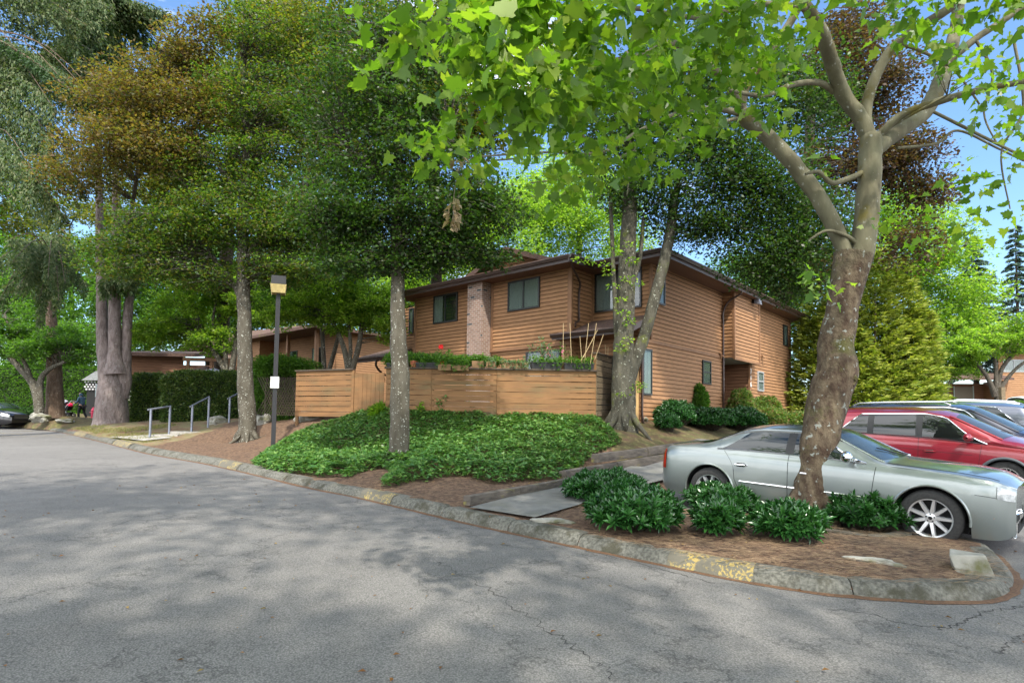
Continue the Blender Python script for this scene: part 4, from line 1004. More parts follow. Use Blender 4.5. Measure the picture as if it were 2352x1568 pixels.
        if 'extra' in s: s['extra'](c)
    def wheel(c, xa, sg):
        s = c.s; Rr = s['R']; rim = s['rim']; w = s.get('tw', .22); cy = sg*(c.W(xa)-.03-w/2)
        Mx = Matrix.Translation((xa, cy, Rr))@Matrix.Rotation(R(-90)*sg, 4, 'X')
        b = MB(); pr = [(rim,-w*.42),(rim+.02,-w*.5),(Rr-.035,-w*.5),(Rr-.008,-w*.40),(Rr,-w*.25),(Rr,w*.25),(Rr-.008,w*.40),(Rr-.035,w*.5),(rim+.03,w*.52),(rim+.008,w*.50),(rim-.004,w*.40)]
        b.lathe(pr, 40, Mx); wh = b.build('tyre', M['tyre'], None, True, 45)
        wo = empty('wheel'); wo.parent = c.root; wh.parent = wo
        b = MB(); f = w*.46
        b.lathe([(rim-.03,-w*.3),(rim-.012,f-.06),(rim-.012,f-.01),(rim+.006,f+.006),(rim+.004,f-.008)], 40, Mx)
        b.lathe([(.0,f-.018),(.035,f-.018),(.06,f-.026),(.07,f-.05),(.07,f-.07)], 20, Mx)
        ns, tw = s['spokes']
        for k in range(ns):
            a = 2*math.pi*k/ns
            offs = (0,) if tw == 1 else (-.115, .115)
            for da in offs:
                Rm = Mx@Matrix.Rotation(a+da*.0, 4, 'Z'); w0, w1 = (.034,.024) if tw == 1 else (.017,.016); y0 = 0 if tw == 1 else (.03 if da > 0 else -.03); y1 = 0 if tw == 1 else (.062 if da > 0 else -.062)
                p = [Vector(q) for q in ((.05,y0-w0,f-.07),(rim-.01,y1-w1,f-.055),(rim-.01,y1+w1,f-.055),(.05,y0+w0,f-.07),(.05,y0-w0*.6,f-.028),(rim-.01,y1-w1*.6,f-.008),(rim-.01,y1+w1*.6,f-.008),(.05,y0+w0*.6,f-.028))]
                b.hexa([Rm@q for q in p])
        b.build('rim', s.get('rimm') or M['alloy'], wo, True, 30)
        b = MB(); b.lathe([(0,f-.10),(rim-.02,f-.10)], 24, Mx)
        for k in range(5):
            a = 2*math.pi*k/5+.3; b.lathe([(0,f-.016),(.010,f-.016),(.010,f-.03)], 8, Mx@Matrix.Translation((.047*math.cos(a),.047*math.sin(a),0)))
        b.lathe([(0,f-.012),(.022,f-.014),(.024,f-.02)], 12, Mx); b.build('brake_disc', M['wellblack'], wo)

def on_ground(f, r_, wb):
    """car frame from front and rear wheel contact points (world xy)"""
    mid = (f+r_)/2; zf, zr = float(G(f.x,f.y)), float(G(r_.x,r_.y)); d = Vector((f.x-r_.x, f.y-r_.y, 0)).normalized()
    return Vector((mid.x, mid.y, (zf+zr)/2)), d, -math.atan2(zf-zr, wb)

# sedan ----------------------------------------------------------
def grille(c):
    x = c.xb; b = MB()
    b.box((x-.04,-.30,.50),(x+.012,.30,.80)); b.build('grille_backing', M['seam'], c.root)
    b = MB()
    for z in np.linspace(.52,.78,7): b.box((x-.02,-.29,z-.008),(x+.035,.29,z+.012))
    for z in (.49,.80): b.box((x-.02,-.33,z),(x+.05,.33,z+.028))
    for y in (-.33,.30): b.box((x-.02,y,.50),(x+.048,y+.03,.82))
    b.build('grille', M['chrome'], c.root)
    b = MB(); b.box((x+.03,-.17,.33),(x+.10,.17,.46)); b.build('plate_holder', M['plastic_black'], c.root)
    c.both(lambda b: b.tube([Vector((x-.22,.84,.49)), Vector((x-.10,.74,.49)), Vector((x-.02,.62,.495)), Vector((x+.025,.36,.50))], .016, 6), 'bumper_strip', M['chrome'])
    c.both(lambda b: b.tube([Vector((x-.21,.845,.455)), Vector((x-.10,.745,.455))], .026, 6), 'side_marker', M['lens_amber'])
    c.both(lambda b: b.lathe([(0,-.03),(.05,-.03),(.062,.02),(.07,.022)], 16, Matrix.Translation((x-.045,.62,.27))@Matrix.Rotation(R(75),4,'Y')@Matrix.Rotation(R(-14),4,'X')), 'fog_lamp', M['lens_clear'])
    b = MB(); b.box((x-.02,-.40,.24),(x+.006,.40,.36)); b.build('lower_grille', M['seam'], c.root)
    b = MB(); b.tube([c.off(1.0,6.3,.02), c.off(.86,7.9,.03)], .009, 5); b.tube([c.off(1.02,7.4,.02), (.78,-.35,c.top(.80)+.03)], .009, 5); b.build('wiper', M['seam'], c.root)
    def hood(b):
        b.grid([[c.off(x_, 5.0, .0015), c.off(x_, 5.14, .0015)] for x_ in np.linspace(1.0, c.xb-.16, 14)])
    c.both(hood, 'bonnet_gap', M['seam'], smooth=False)
    c.both(lambda b: b.tube([c.off(x_, 5.0, .006) for x_ in np.linspace(.98, .22, 12)], .016, 5), 'pillar_trim', M['alloy'])
    c.both(lambda b: c.patch(b, -.32, -.20, 4.06, lambda x_: 4.86, 3, 4, .008), 'door_pillar', M['plastic_black'])
gl0 = lambda x: 4.10; 
def gtop(x): return 4.88-.0*x
sedan_spec = dict(R=.363, rim=.245, ax=(-1.52,1.52), spokes=(9,1), rimm=M['bright_alloy'], tw=.225,
    top=[(-2.50,.96),(-2.44,1.06),(-1.85,1.13),(-1.70,1.15),(-1.05,1.425),(-.75,1.465),(-.2,1.48),(.15,1.455),(.35,1.40),(1.02,1.05),(1.25,1.035),(1.8,1.0),(2.15,.955),(2.30,.90),(2.36,.84)],
    belt=[(-2.50,.86),(-2.4,1.01),(-1.6,1.045),(0,1.015),(1.0,.985),(1.8,.945),(2.2,.89),(2.36,.80)],
    W=[(-2.50,.72),(-2.42,.84),(-2.2,.90),(-1.6,.935),(0,.935),(1.5,.93),(2.0,.915),(2.2,.86),(2.31,.77),(2.36,.66)],
    rw=[(-2.5,.80),(-1.85,.80),(-1.2,.68),(-.8,.66),(.1,.655),(.35,.68),(.95,.82),(1.2,.84),(2.36,.80)],
    rz=[(-2.50,.93),(-2.42,1.035),(-1.85,1.09),(-1.6,1.13),(-1.05,1.36),(-.7,1.405),(0,1.405),(.3,1.34),(.95,1.025),(1.2,1.01),(1.8,.97),(2.15,.925),(2.36,.82)],
    bot=[(-2.50,.40),(-2.42,.26),(-2.2,.21),(-.9,.20),(1.0,.19),(2.15,.17),(2.3,.18),(2.36,.26)],
    side_glass=[(lambda v: -1.33+.40*v, -.30, 4.10, 4.86, None), (-.22, lambda v: .74-.60*v, 4.10, 4.86, None)],
    gx=(-1.40,.78), gl=(lambda x: 4.07, lambda x: 4.90 if x < .1 else 4.90-.80*max(0,(x-.12)/.66) if x > .12 else 4.9),
    ws=(.93,.26), rwn=(-1.78,-1.10), bow=.10,
    seams=[(-.26,.5,-.26,4.9),(.82,.5,.90,3.9),(-1.02,1.2,-1.28,3.9),(-1.02,.4,-.98,1.3),(-.95,.3,.82,.3),(1.98,2.95,2.2,2.95)],
    handles=[(-.98,3.0),(.02,2.9)], mirror=(.62,4.05), mm=M['chrome'], strip=[(-1.0,-.27,1.75),(-.25,1.0,1.75)], sill=M['chrome'],
    lights=[('headlight', M['lens_clear'], 2.19, 2.345, 2.95, 3.75), ('taillight', M['lens_red'], -2.49, -2.36, 2.1, 3.9)], extra=grille)
lift = lambda f, r_: on_ground(f, r_, 3.05)
pos, fwd, pit = lift(SED_F - fwd_ if False else SED_F, SED_R)
# the measured wheels are the near side; shift to the centre line
side = Vector((-fwd.y, fwd.x, 0))                      # left of the car
near = -side if (-side).dot(-pos) > 0 else side
pos2 = pos - near*.83; pos2.z = (float(G(*(pos2+fwd*1.5).xy))+float(G(*(pos2-fwd*1.5).xy)))/2+.02
sed = Car('parked_sedan', 'sage grey sedan with chrome wheels parked behind the big plane tree', sedan_spec, M['p_sage'], pos2, fwd, glass=M['car_glass'])
def tilt(c, wb):
    a, b = c.root.location+fwd_of(c)*wb/2, c.root.location-fwd_of(c)*wb/2; s_ = Vector((-fwd_of(c).y, fwd_of(c).x, 0))
    dz = float(G(a.x,a.y)-G(b.x,b.y)); l, r_ = c.root.location+s_*.8, c.root.location-s_*.8; dr = float(G(l.x,l.y)-G(r_.x,r_.y))
    X = (fwd_of(c)*wb+Vector((0,0,dz))).normalized(); Y = (s_*1.6+Vector((0,0,dr))).normalized(); Z = X.cross(Y).normalized(); Y = Z.cross(X)
    m_ = Matrix((X, Y, Z)).transposed().to_4x4(); c.root.matrix_world = Matrix.Translation(c.root.location)@m_
_fw = {}
def fwd_of(c): return _fw[c.root.name]
_fw[sed.root.name] = fwd; tilt(sed, 3.05)
# red crossover --------------------------------------------------
def suv_extra(rails=False, rails_m=None, pillars=((-.12,.02),(-1.02,-.90)), front='bars'):
    def f(c):
        x = c.xb; b = MB(); b.box((x-.03,-.45,.55),(x+.012,.45,.82)); b.build('grille_backing', M['seam'], c.root)
        b = MB()
        for z in (.60,.68,.76): b.box((x-.02,-.44,z),(x+.02,.44,z+.03))
        b.build('grille', M['chrome'], c.root)
        for p0, p1 in pillars: c.both(lambda b: c.patch(b, p0, p1, 4.04, 4.93, 3, 4, .009), 'door_pillar', M['plastic_black'])
        c.both(lambda b: c.patch(b, lambda v: c.s['ax'][0]+c.s['R']+.1, lambda v: c.s['ax'][1]-c.s['R']-.1, .0, .45, 10, 2, .006), 'sill_cladding', M['cladding'])
        b = MB(); b.tube([c.off(c.s['ws'][0]+.05,6.3,.02), c.off(c.s['ws'][0]-.1,7.8,.03)], .009, 5); b.build('wiper', M['seam'], c.root)
        if rails:
            c.both(lambda b: b.tube([c.off(c.s['ws'][1]-.45, 5.5, .0)]+[c.off(x_, 5.5, .06) for x_ in np.linspace(c.s['ws'][1]-.6, c.s['rwn'][1]+.25, 6)]+[c.off(c.s['rwn'][1]+.1, 5.5, .0)], .018, 6), 'roof_rail', rails_m or M['alloy'])
        c.both(lambda b: b.tube([c.off(x_, 5.0, .006) for x_ in np.linspace(c.s['ws'][0], c.s['ws'][1]-.1, 12)], .02, 5), 'pillar_trim', c.body_m)
    return f
def suv_spec(L=4.55, wb=2.62, h=1.68, W=.91, R=.345, rim=.222, rails=False, rails_m=None, spokes=(7,2), trim=None, lip=None, hood=1.05, rr=None, tail='lens_red', pillars=((-.16,-.04),(-1.06,-.94))):
    f, r_ = wb/2+.88, -(wb/2+(L-wb-.88)); a = wb/2
    return dict(R=R, rim=rim, ax=(-a,a), spokes=spokes, tw=.22, lipm=lip, lip=.03 if lip else .016, bulge=1.6, trimm=trim, sh=.04, hm=None, hcup=None,
        top=[(r_,1.0),(r_+.03,1.15),(r_+.22,1.50),(r_+.45,h-.09),(r_+.9,h-.03),(-.3,h),(.25,h-.035),(.52,h-.12),(a-.02,hood+.11),(a+.2,hood+.05),(f-.35,hood-.06),(f-.08,hood-.17),(f,hood-.26)],
        belt=[(r_,.90),(r_+.06,1.06),(r_+.9,1.09),(0,1.05),(1.0,1.0),(f-.5,.94),(f-.12,.84),(f,.74)],
        W=[(r_,W*.80),(r_+.1,W*.9),(r_+.4,W*.97),(0,W),(f-.5,W*.98),(f-.2,W*.88),(f-.06,W*.74),(f,W*.62)],
        rw=[(r_,.82),(r_+.25,.76),(r_+.6,.74),(0,.74),(.4,.755),(a,.86),(f,.82)],
        rz=[(r_,.98),(r_+.04,1.12),(r_+.25,1.44),(r_+.5,h-.15),(0,h-.075),(.45,h-.17),(a-.05,hood+.035),(a+.2,hood+.01),(f-.35,hood-.09),(f,hood-.30)],
        bot=[(r_,.48),(r_+.1,.30),(0,.24),(f-.15,.24),(f,.34)],
        side_glass=[(lambda v: -a+.02+.0*v, -1.08 if wb < 2.7 else -1.08, 4.08, lambda x: 4.12+.78*min(1,max(.02,(x+a+.38)/.5)), None) if False else (lambda v: -a-.32+.38*v, -1.05, 4.08, 4.88, None), (-.96, -.15, 4.08, 4.9, None), (-.05, lambda v: a-.32-.58*v, 4.08, 4.9, None)],
        gx=(-a-.36, a-.28), gl=(lambda x: 4.05, lambda x: 4.93 if -a+.1 < x < .35 else (4.93-.85*min(1,(x-.35)/(a-.28-.35)) if x >= .35 else 4.05+.88*max(0,(x+a+.36)/.46))),
        ws=(a-.06,.50), rwn=(r_+.10,r_+.42), bow=.10,
        seams=[(-.10,.5,-.10,4.9),(a-.42,.5,a-.36,3.9),(-.90,1.3,-1.10,3.9),(-.90,.3,-.90,1.3),(-.9,.35,a-.44,.35),(-.75,2.9,.8,2.75)],
        handles=[(-.84,2.9),(.10,2.8)], mirror=(a-.52,4.12),
        lights=[('headlight', M['lens_clear'], f-.42, f-.06, 2.9, 3.9), ('taillight', M[tail], r_+.01, r_+.30, 2.9, 4.1)],
        extra=suv_extra(rails, rails_m, pillars))
def park(name, label, spec, body, px, depth, wb, fwd, **k):
    """park a car so its centre sits under column px at a given depth"""
    q = P(px, 960, depth); z = float(G(q.x, q.y)); c = Car(name, label, spec, body, Vector((q.x, q.y, z)), fwd, **k); _fw[c.root.name] = fwd; tilt(c, wb); return c
crf = P(2309, 1100, 11.5); crs = suv_spec(lip=M['cladding']); crs['mm'] = M['p_red']; crs['hm'] = M['p_red']
wbc = 2.62; cpos = Vector((crf.x, crf.y, 0)) - fwd*wbc/2 - near*.82; cpos.z = float(G(cpos.x, cpos.y))
cr_ = Car('parked_crossover', 'bright red crossover parked beyond the grey sedan', crs, M['p_red'], cpos, fwd); _fw[cr_.root.name] = fwd; tilt(cr_, wbc)
# dark people carrier right behind it
ds = suv_spec(L=4.9, wb=2.8, h=1.75, W=.95, R=.36, rails=True, trim=M['chrome']); dpos = cpos+e1*2.75+fwd*.1; dpos.z = float(G(dpos.x, dpos.y))
dk = Car('parked_crossover', 'dark navy crossover with silver roof rails just behind the red one', ds, M['p_dark'], dpos, fwd); _fw[dk.root.name] = fwd; tilt(dk, 2.8)
# ---------------------------------------------------------------- more cars
gs_ = suv_spec(L=4.5, wb=2.69, h=1.70, W=.92, rails=False)
gk = park('parked_crossover', 'slate grey crossover seen from its side, its red tail lamps to the right', gs_, M['p_gray'], 2180, 19.5, 2.69, -fwd)
ws_ = suv_spec(L=4.7, wb=2.75, h=1.72, W=.92, rails=True)
wk = park('parked_estate_car', 'pale car with dark roof bars mostly hidden behind the slate grey crossover', ws_, M['p_white'], 2195, 24.5, 2.75, -fwd)
sv = suv_spec(L=4.1, wb=2.5, h=1.5, W=.86, R=.31, rim=.2)
sk = park('parked_hatchback', 'small silver car showing only its tail beside the blue bin', sv, M['p_silver'], 2262, 24.0, 2.5, -fwd)
wv = suv_spec(L=4.9, wb=2.9, h=1.9, W=.95)
fk = park('parked_van', 'white van at the right edge in front of the far orange house', wv, M['p_white'], 2400, 40.5, 2.9, Vector((1,0.1,0)).normalized())
bsp = suv_spec(L=4.6, wb=2.7, h=1.6, W=.92, R=.36, rim=.25, spokes=(5,2))
bw = P(14, 966, 33.0); bd_ = Vector((.97,-.24,0)).normalized(); bc = bw-bd_*1.2+Vector((-.55,.8,0)); bc.z = float(G(bc.x, bc.y))-.0
bk = Car('parked_car', 'shiny black car cut off by the left edge of the picture', bsp, M['p_black'], bc, bd_, group='cars parked in the lot'); bk.root['group'] = 'cars parked in the lot'
# ---------------------------------------------------------------- lamp post with speed sign
lp = Q(627, 1030); hgt = 0
_d = lp.y; top_z = P(633, 636, _d).z
H_ = top_z-lp.z
post = thing('street_lamp', 'tall square black lamp post with a boxy lantern beside the ivy bank', 'street lamp', lp, R(20))
b = MB(); b.box((-.062,-.062,-.3),(.062,.062,H_-.60)); b.box((-.05,-.05,H_-.60),(.05,.05,H_-.50)); b.build('pole', M['black'], post)
lh = MB(); w0, w1 = .16, .21
lh.hexa([(-.21,-.21,H_-.25),(.21,-.21,H_-.25),(.21,.21,H_-.25),(-.21,.21,H_-.25),(-.20,-.20,H_),(.20,-.20,H_),(.20,.20,H_),(-.20,.20,H_)]); lh.build('lamp_cap', M['black'], post)
M['lens_old'] = mat('yellowed_lens', (.42,.33,.13), (.30,.23,.09), 9, .3)
lh = MB(); lh.hexa([(-.185,-.185,H_-.51),(.185,-.185,H_-.51),(.185,.185,H_-.51),(-.185,.185,H_-.51),(-.215,-.215,H_-.255),(.215,-.215,H_-.255),(.215,.215,H_-.255),(-.215,.215,H_-.255)]); lh.build('lens', M['lens_old'], post)
lh = MB()
for sx_, sy_ in ((1,1),(1,-1),(-1,1),(-1,-1)): lh.tube([(sx_*.187,sy_*.187,H_-.515),(sx_*.218,sy_*.218,H_-.25)], .009, 4)
lh.build('lens_frame', M['lens_old'], post)
sg_ = P(631, 878, lp.y-.09); sign = thing('speed_sign', 'small white SLOW 10 speed sign fixed to the lamp post', 'sign', sg_, R(4))
b = MB(); b.box((-.125,-.004,-.17),(.125,.004,.17)); b.build('plate', M['white'], sign)
b = MB()
for a, e in (((-.112,-.158),(-.106,.158)),((.106,-.158),(.112,.158)),((-.106,-.158),(.106,-.152)),((-.106,.152),(.106,.158))): b.box((a[0],-.0065,a[1]),(e[0],-.0045,e[1]))
b.build('border', M['frame_dark'], sign)
for tx, sz, z in (('SLOW', .088, .107), ('MAX SPEED', .036, .048), ('10', .125, -.035), ('M.P.H.', .05, -.125)):
    me = text_mesh(tx, sz, .001); me.materials.clear(); me.materials.append(M['frame_dark']); o = bpy.data.objects.new('lettering', me); COL.objects.link(o); o.parent = sign; o.location = (0,-.006,z); o.rotation_euler = (R(90),0,0); o.scale = (.92,1,1)
# ---------------------------------------------------------------- handrails and steps
rails = []
for i, (xa_, ya_, ta, xb_, yb_, tb, d0, d1) in enumerate([(344,1008,940,389,982,932,21.6,22.4),(440,988,932,478,975,912,22.6,23.4),(526,971,914,563,960,895,24.0,24.8)]):
    a, c_ = P(xa_, ya_, d0), P(xb_, yb_, d1); at_, bt = P(xa_, ta, d0), P(xb_, tb if i else 933, d1)
    o = thing('handrail', ['lowest grey steel handrail nearest the kerb', 'middle grey steel handrail beside the steps', 'uppermost grey steel handrail, partly hidden by the tree trunk'][i], 'handrail', a, 0, 'handrails beside the steps')
    a.z = min(a.z, h1(a.x,a.y)); c_.z = min(c_.z, h1(c_.x,c_.y)); o.location = a
    for p, q in ((a, at_), (c_, bt)):
        b = MB(); b.box((p.x-a.x-.03,p.y-a.y-.03,p.z-a.z-.15),(p.x-a.x+.03,p.y-a.y+.03,q.z-a.z)); b.build('post', M['grey_metal'], o)
    b = MB(); d = (bt-at_).normalized(); b.tube([at_-a-d*.08, bt-a+d*.06], .035, 8); b.build('rail', M['grey_metal'], o)
stp = thing('steps', 'pale concrete steps climbing from the kerb past the handrails', 'steps', Q(400,1003)); M['step'] = mat('step_concrete', (.36,.34,.30), (.26,.245,.22), 6, .9, bump=.3, bscale=50)
o0 = stp.location.copy()
for (x0, x1, pt, pb, d) in [(352,408,997,1005,21.9),(386,470,990,1002,22.4),(466,505,984,993,23.4),(492,560,974,984,24.0),(570,585,965,975,25.0),(586,640,958,970,26)]:
    a, c_ = P(x0, pt, d), P(x1, pt, d); zb_ = P(x0, pb, d).z
    b = MB(); b.hexa([(a.x-o0.x,a.y-o0.y,zb_-.3-o0.z),(c_.x-o0.x,c_.y-o0.y,zb_-.3-o0.z),(c_.x-o0.x+.1,c_.y-o0.y+1.1,zb_-.3-o0.z),(a.x-o0.x+.1,a.y-o0.y+1.1,zb_-.3-o0.z),(a.x-o0.x,a.y-o0.y,a.z-o0.z),(c_.x-o0.x,c_.y-o0.y,a.z-o0.z),(c_.x-o0.x+.1,c_.y-o0.y+1.1,a.z-o0.z),(a.x-o0.x+.1,a.y-o0.y+1.1,a.z-o0.z)]); b.build('step', M['step'], stp)
wk_ = drape([flat(Q(250,1006)), flat(Q(330,1014)), flat(Q(395,1007)), flat(Q(350,1001))], 'pavement', M['step'], .035, .3); tag(wk_, kind='structure')
# ---------------------------------------------------------------- rocks
def rock(name, label, loc, r_, seed, m_=None, group=None, flatz=.6, sub=3):
    import bmesh as bmm
    bb = bmm.new(); bmm.ops.create_icosphere(bb, subdivisions=sub, radius=1)
    for v in bb.verts:
        d = v.co.normalized(); n_ = 0
        for k, s_ in ((.30,1.1),(.12,2.7),(.04,7)): n_ += k*mnoise.noise(d*s_+Vector((seed*3.1,seed,0)))
        cells = mnoise.voronoi(d*1.3+Vector((seed,0,0)))[0][0]
        v.co = Vector((d.x*r_[0], d.y*r_[1], d.z*r_[2]))*(1+n_*1.5-.25*cells)
    me = bpy.data.meshes.new(name); bb.to_mesh(me); bb.free(); me.materials.append(m_ or M['rock'])
    me.polygons.foreach_set('use_smooth', [True]*len(me.polygons)); me.set_sharp_from_angle(angle=R(28))
    o = bpy.data.objects.new(name, me); COL.objects.link(o); o.location = loc; return tag(o, label, 'rock', group)
def rk_at(px, py, lab, r_, seed, rz=0, **k):
    q = Q(px, py); o = rock('boulder', lab, q+Vector((0,0,r_[2]*.3)), r_, seed, group='rocks on the bank', **k); o.rotation_euler = (0,0,rz); return o
cb0 = MB(); cb0.hexa([(-.15,-.12,-.06),(.17,-.13,-.06),(.19,.10,-.06),(-.12,.12,-.06),(-.20,-.06,.12),(.10,-.10,.15),(.16,.10,.13),(-.13,.13,.16)]); cut = cb0.build('boulder', M['rock']); md_ = cut.modifiers.new('b','BEVEL'); md_.width = .012; md_.segments = 2
cut.location = Q(2228,1312)+Vector((0,0,.03)); cut.rotation_euler = (0,0,R(-18)); tag(cut, 'square cut grey stone at the island tip behind the kerb', 'rock', 'rocks on the bank')
rk_at(706, 966, 'slanting grey boulder at the foot of the low slatted fence', (.55,.25,.28), 5, .3)
rk_at(601, 974, 'squared grey boulder between the trunk and the lamp post', (.45,.3,.35), 6)
rk_at(500, 972, 'brown boulder under the hedge by the upper steps', (.4,.3,.25), 7)
rk_at(92, 966, 'mossy rounded boulder near the black car', (.55,.4,.32), 8)
rk_at(150, 972, 'low flat boulder beside the stroller', (.5,.35,.15), 9)
rk_at(1275, 1200, 'flat mossy root like stone by the kerb left of the laurels', (.30,.10,.05), 10, -.2)
rk_at(1700, 1196, 'flat pale stone between the two small laurel bushes', (.28,.15,.06), 11, .2)
rk_at(1995, 1292, 'thin brown surface root stone in the island soil', (.34,.06,.04), 12, -.45)
rk_at(1480, 968, 'small white stones at the foot of the downspout', (.16,.1,.09), 13)
# twigs and needles on the soil
tw = MB(); rt = random.Random(12); M['twig'] = mat('twig', (.36,.25,.14), (.22,.14,.08), 12, .9)
def scat(n, x0, x1, y0, y1, l0, l1):
    k = 0
    while k < n:
        x, y = rt.uniform(x0,x1), rt.uniform(y0,y1)
        if not inside(np.array([[x,y]]))[0] : continue
        k += 1; z = h1(x,y)+.03; a = rt.uniform(-.7,.7)+(math.pi if rt.random() < .5 else 0)-.3; l = rt.uniform(l0,l1); w_ = rt.uniform(.0018,.0045)
        d = Vector((math.cos(a),math.sin(a),0))*l; s_ = Vector((-d.y,d.x,0)).normalized()*w_; m_ = Vector((rt.uniform(-.3,.3)*l*.3,rt.uniform(-.3,.3)*l*.3,.006))
        p = Vector((x,y,z)); tw.add([p-s_, p+s_, p+d*.5+m_+s_, p+d*.5+m_-s_, p+d+s_*.4, p+d-s_*.4], [(0,1,2,3),(3,2,4,5)])
scat(5200, 1.0, 5.4, 5.6, 9.2, .04, .2); scat(900, -4, 2, 9, 13, .05, .16)
tag(tw.build('fallen_needles', M['twig']), 'dry pine needles and twigs strewn over the soil of the island', 'litter', kind='stuff')
lf = leaves_at('fallen_leaves', *(lambda q: (q, np.tile([0,0,1.], (len(q),1))))(np.array([[x, y, (h1(x,y)+.03 if inside(np.array([[x,y]]))[0] else float(G(x,y))+.012)] for x, y in [(rt.uniform(-8,7), rt.uniform(2.5,14)) for _ in range(420)]])), .045, leafmat('dead_leaves', [(.35,.16,.05),(.22,.09,.03),(.42,.30,.12)], tmul=.6), None, np.random.RandomState(4), asp=.5, up=1.0, jitter=.25, dirs=np.random.RandomState(5).normal(size=(420,3))*[1,1,.05])
tag(lf, 'scattered small dead leaves on the soil and asphalt', 'leaves', kind='stuff')
# ---------------------------------------------------------------- timbers
M['timber'] = mat('old_timber', (.13,.11,.09), (.065,.055,.045), 5, .95, bump=.7, bscale=26, stretch=(1,1,4), c3=(.22,.19,.05), s3=1.6, lo3=.56, hi3=.66)
def log(label, pts, r_=.095, rz=0):
    a = Vector(pts[0]); n_ = 10; b = MB(); pp = [Vector(p)-a for p in pts]; d = pp[-1].normalized(); L_ = pp[-1].length; rows = []
    s_ = Vector((-d.y,d.x,0)).normalized(); u = d.cross(s_)*-1; u = Vector((0,0,1))
    for i in range(n_+1):
        t = i/n_; c_ = pp[-1]*t; rr_ = r_*(1+.06*mnoise.noise(Vector((t*5,a.x,a.y)))); rows.append([])
        for k in range(12):
            an = 2*math.pi*(k+.5)/12; q = Vector((math.cos(an), math.sin(an))); m_ = max(abs(q.x), abs(q.y)); f = (.35+.65/m_)*rr_*(1+.08*mnoise.noise(Vector((t*9,k*1.7,a.x))))
            rows[-1].append(c_+s_*q.x*f+u*q.y*f)
        rows[-1].append(rows[-1][0].copy())
    b.grid(rows); b.add(rows[0][:-1], [tuple(range(12))]); b.add(rows[-1][:-1], [tuple(range(11,-1,-1))])
    o = b.build('landscape_timber', M['timber'], None, True, 50); o.location = a; return tag(o, label, 'timber', 'old timbers edging the path')
def tl(px0, py0, px1, py1, d0, d1): return [P(px0,py0,d0), P(px1,py1,d1)]
g1 = Q(1072,1163); g2 = Q(1188,1141); g3 = Q(1310,1117)
for p in (g1,g2,g3): p.z += .09
log('weathered low timber edging the path, end nearest the kerb', [g1, g2], .075)
log('weathered low timber edging the path below the ivy', [g2+(g3-g2)*.01, g3], .07)
def dz(px, py): return Q(px, py).y
D0 = Q(1292,1100).y; D1 = D0+2.9
log('mossy lower timber of the stacked edging, its cut end facing the ivy', tl(1292,1092,1410,1072, D0, D0+1.25), .10)
log('mossy lower timber of the stacked edging running behind the sedan boot', tl(1412,1071,1560,1044, D0+1.28, D0+3.2), .10)
log('topmost grey timber with a mossy cut end above the path', tl(1366,1052,1480,1038, D0+.95, D0+2.2), .098)
log('topmost grey timber running behind the sedan', tl(1482,1037,1600,1018, D0+2.22, D0+3.9), .098)
log('half buried bottom timber beside the path by the sedan boot', tl(1380,1098,1540,1068, D0+.9, D0+2.9), .07)
# ---------------------------------------------------------------- bins
def bin_(px, depth, m_, label, ztop):
    q = P(px, 960, depth); z = float(G(q.x,q.y)); hh = ztop-z if ztop else 1.05
    o = thing('wheelie_bin', label, 'bin', (q.x,q.y,z), R(5), 'wheeled bins'); b = MB(); b.hexa([(-.24,-.26,.06),(.24,-.26,.06),(.24,.26,.06),(-.24,.26,.06),(-.31,-.33,.98),(.31,-.33,.98),(.31,.33,.98),(-.31,.33,.98)]); b.box((-.33,-.36,.93),(.33,-.33,.99)); b.box((-.1,-.325,.35),(.1,-.30,.7)); b.build('body', m_, o)
    b = MB(); b.hexa([(-.34,-.38,.99),(.34,-.38,.99),(.34,.34,.99),(-.34,.34,.99),(-.30,-.30,1.08),(.30,-.30,1.08),(.30,.30,1.10),(-.30,.30,1.10)]); b.build('lid', m_, o)
    for s_ in (-1,1):
        b = MB(); b.lathe([(0,-.03),(.11,-.03),(.11,.03),(0,.03)], 14, Matrix.Translation((s_*.26,.28,.11))@Matrix.Rotation(R(90),4,'Y')); b.build('wheel', M['plastic_black'], o)
    return o
bin_(2343, 34, mat('green_plastic', (.012,.07,.03), rough=.5), 'green wheelie bin with a raised recycling panel at the right edge', None)
bin_(2312, 34.5, mat('blue_plastic', (.015,.025,.13), rough=.5), 'blue lidded wheelie bin left of the green one', None)
bin_(2290, 34.8, mat('blue_plastic', (.015,.025,.13), rough=.5), 'blue lidded wheelie bin behind the silver car, left of the other blue one', None)
tp_ = P(2303, 960, 36); o = thing('wooden_post', 'square grey wooden post behind the bins', 'post', (tp_.x, tp_.y, float(G(tp_.x,tp_.y)))); b = MB(); b.box((-.12,-.12,0),(.12,.12,P(2303,889,36).z-o.location.z)); b.build('shaft', M['weathered'], o)
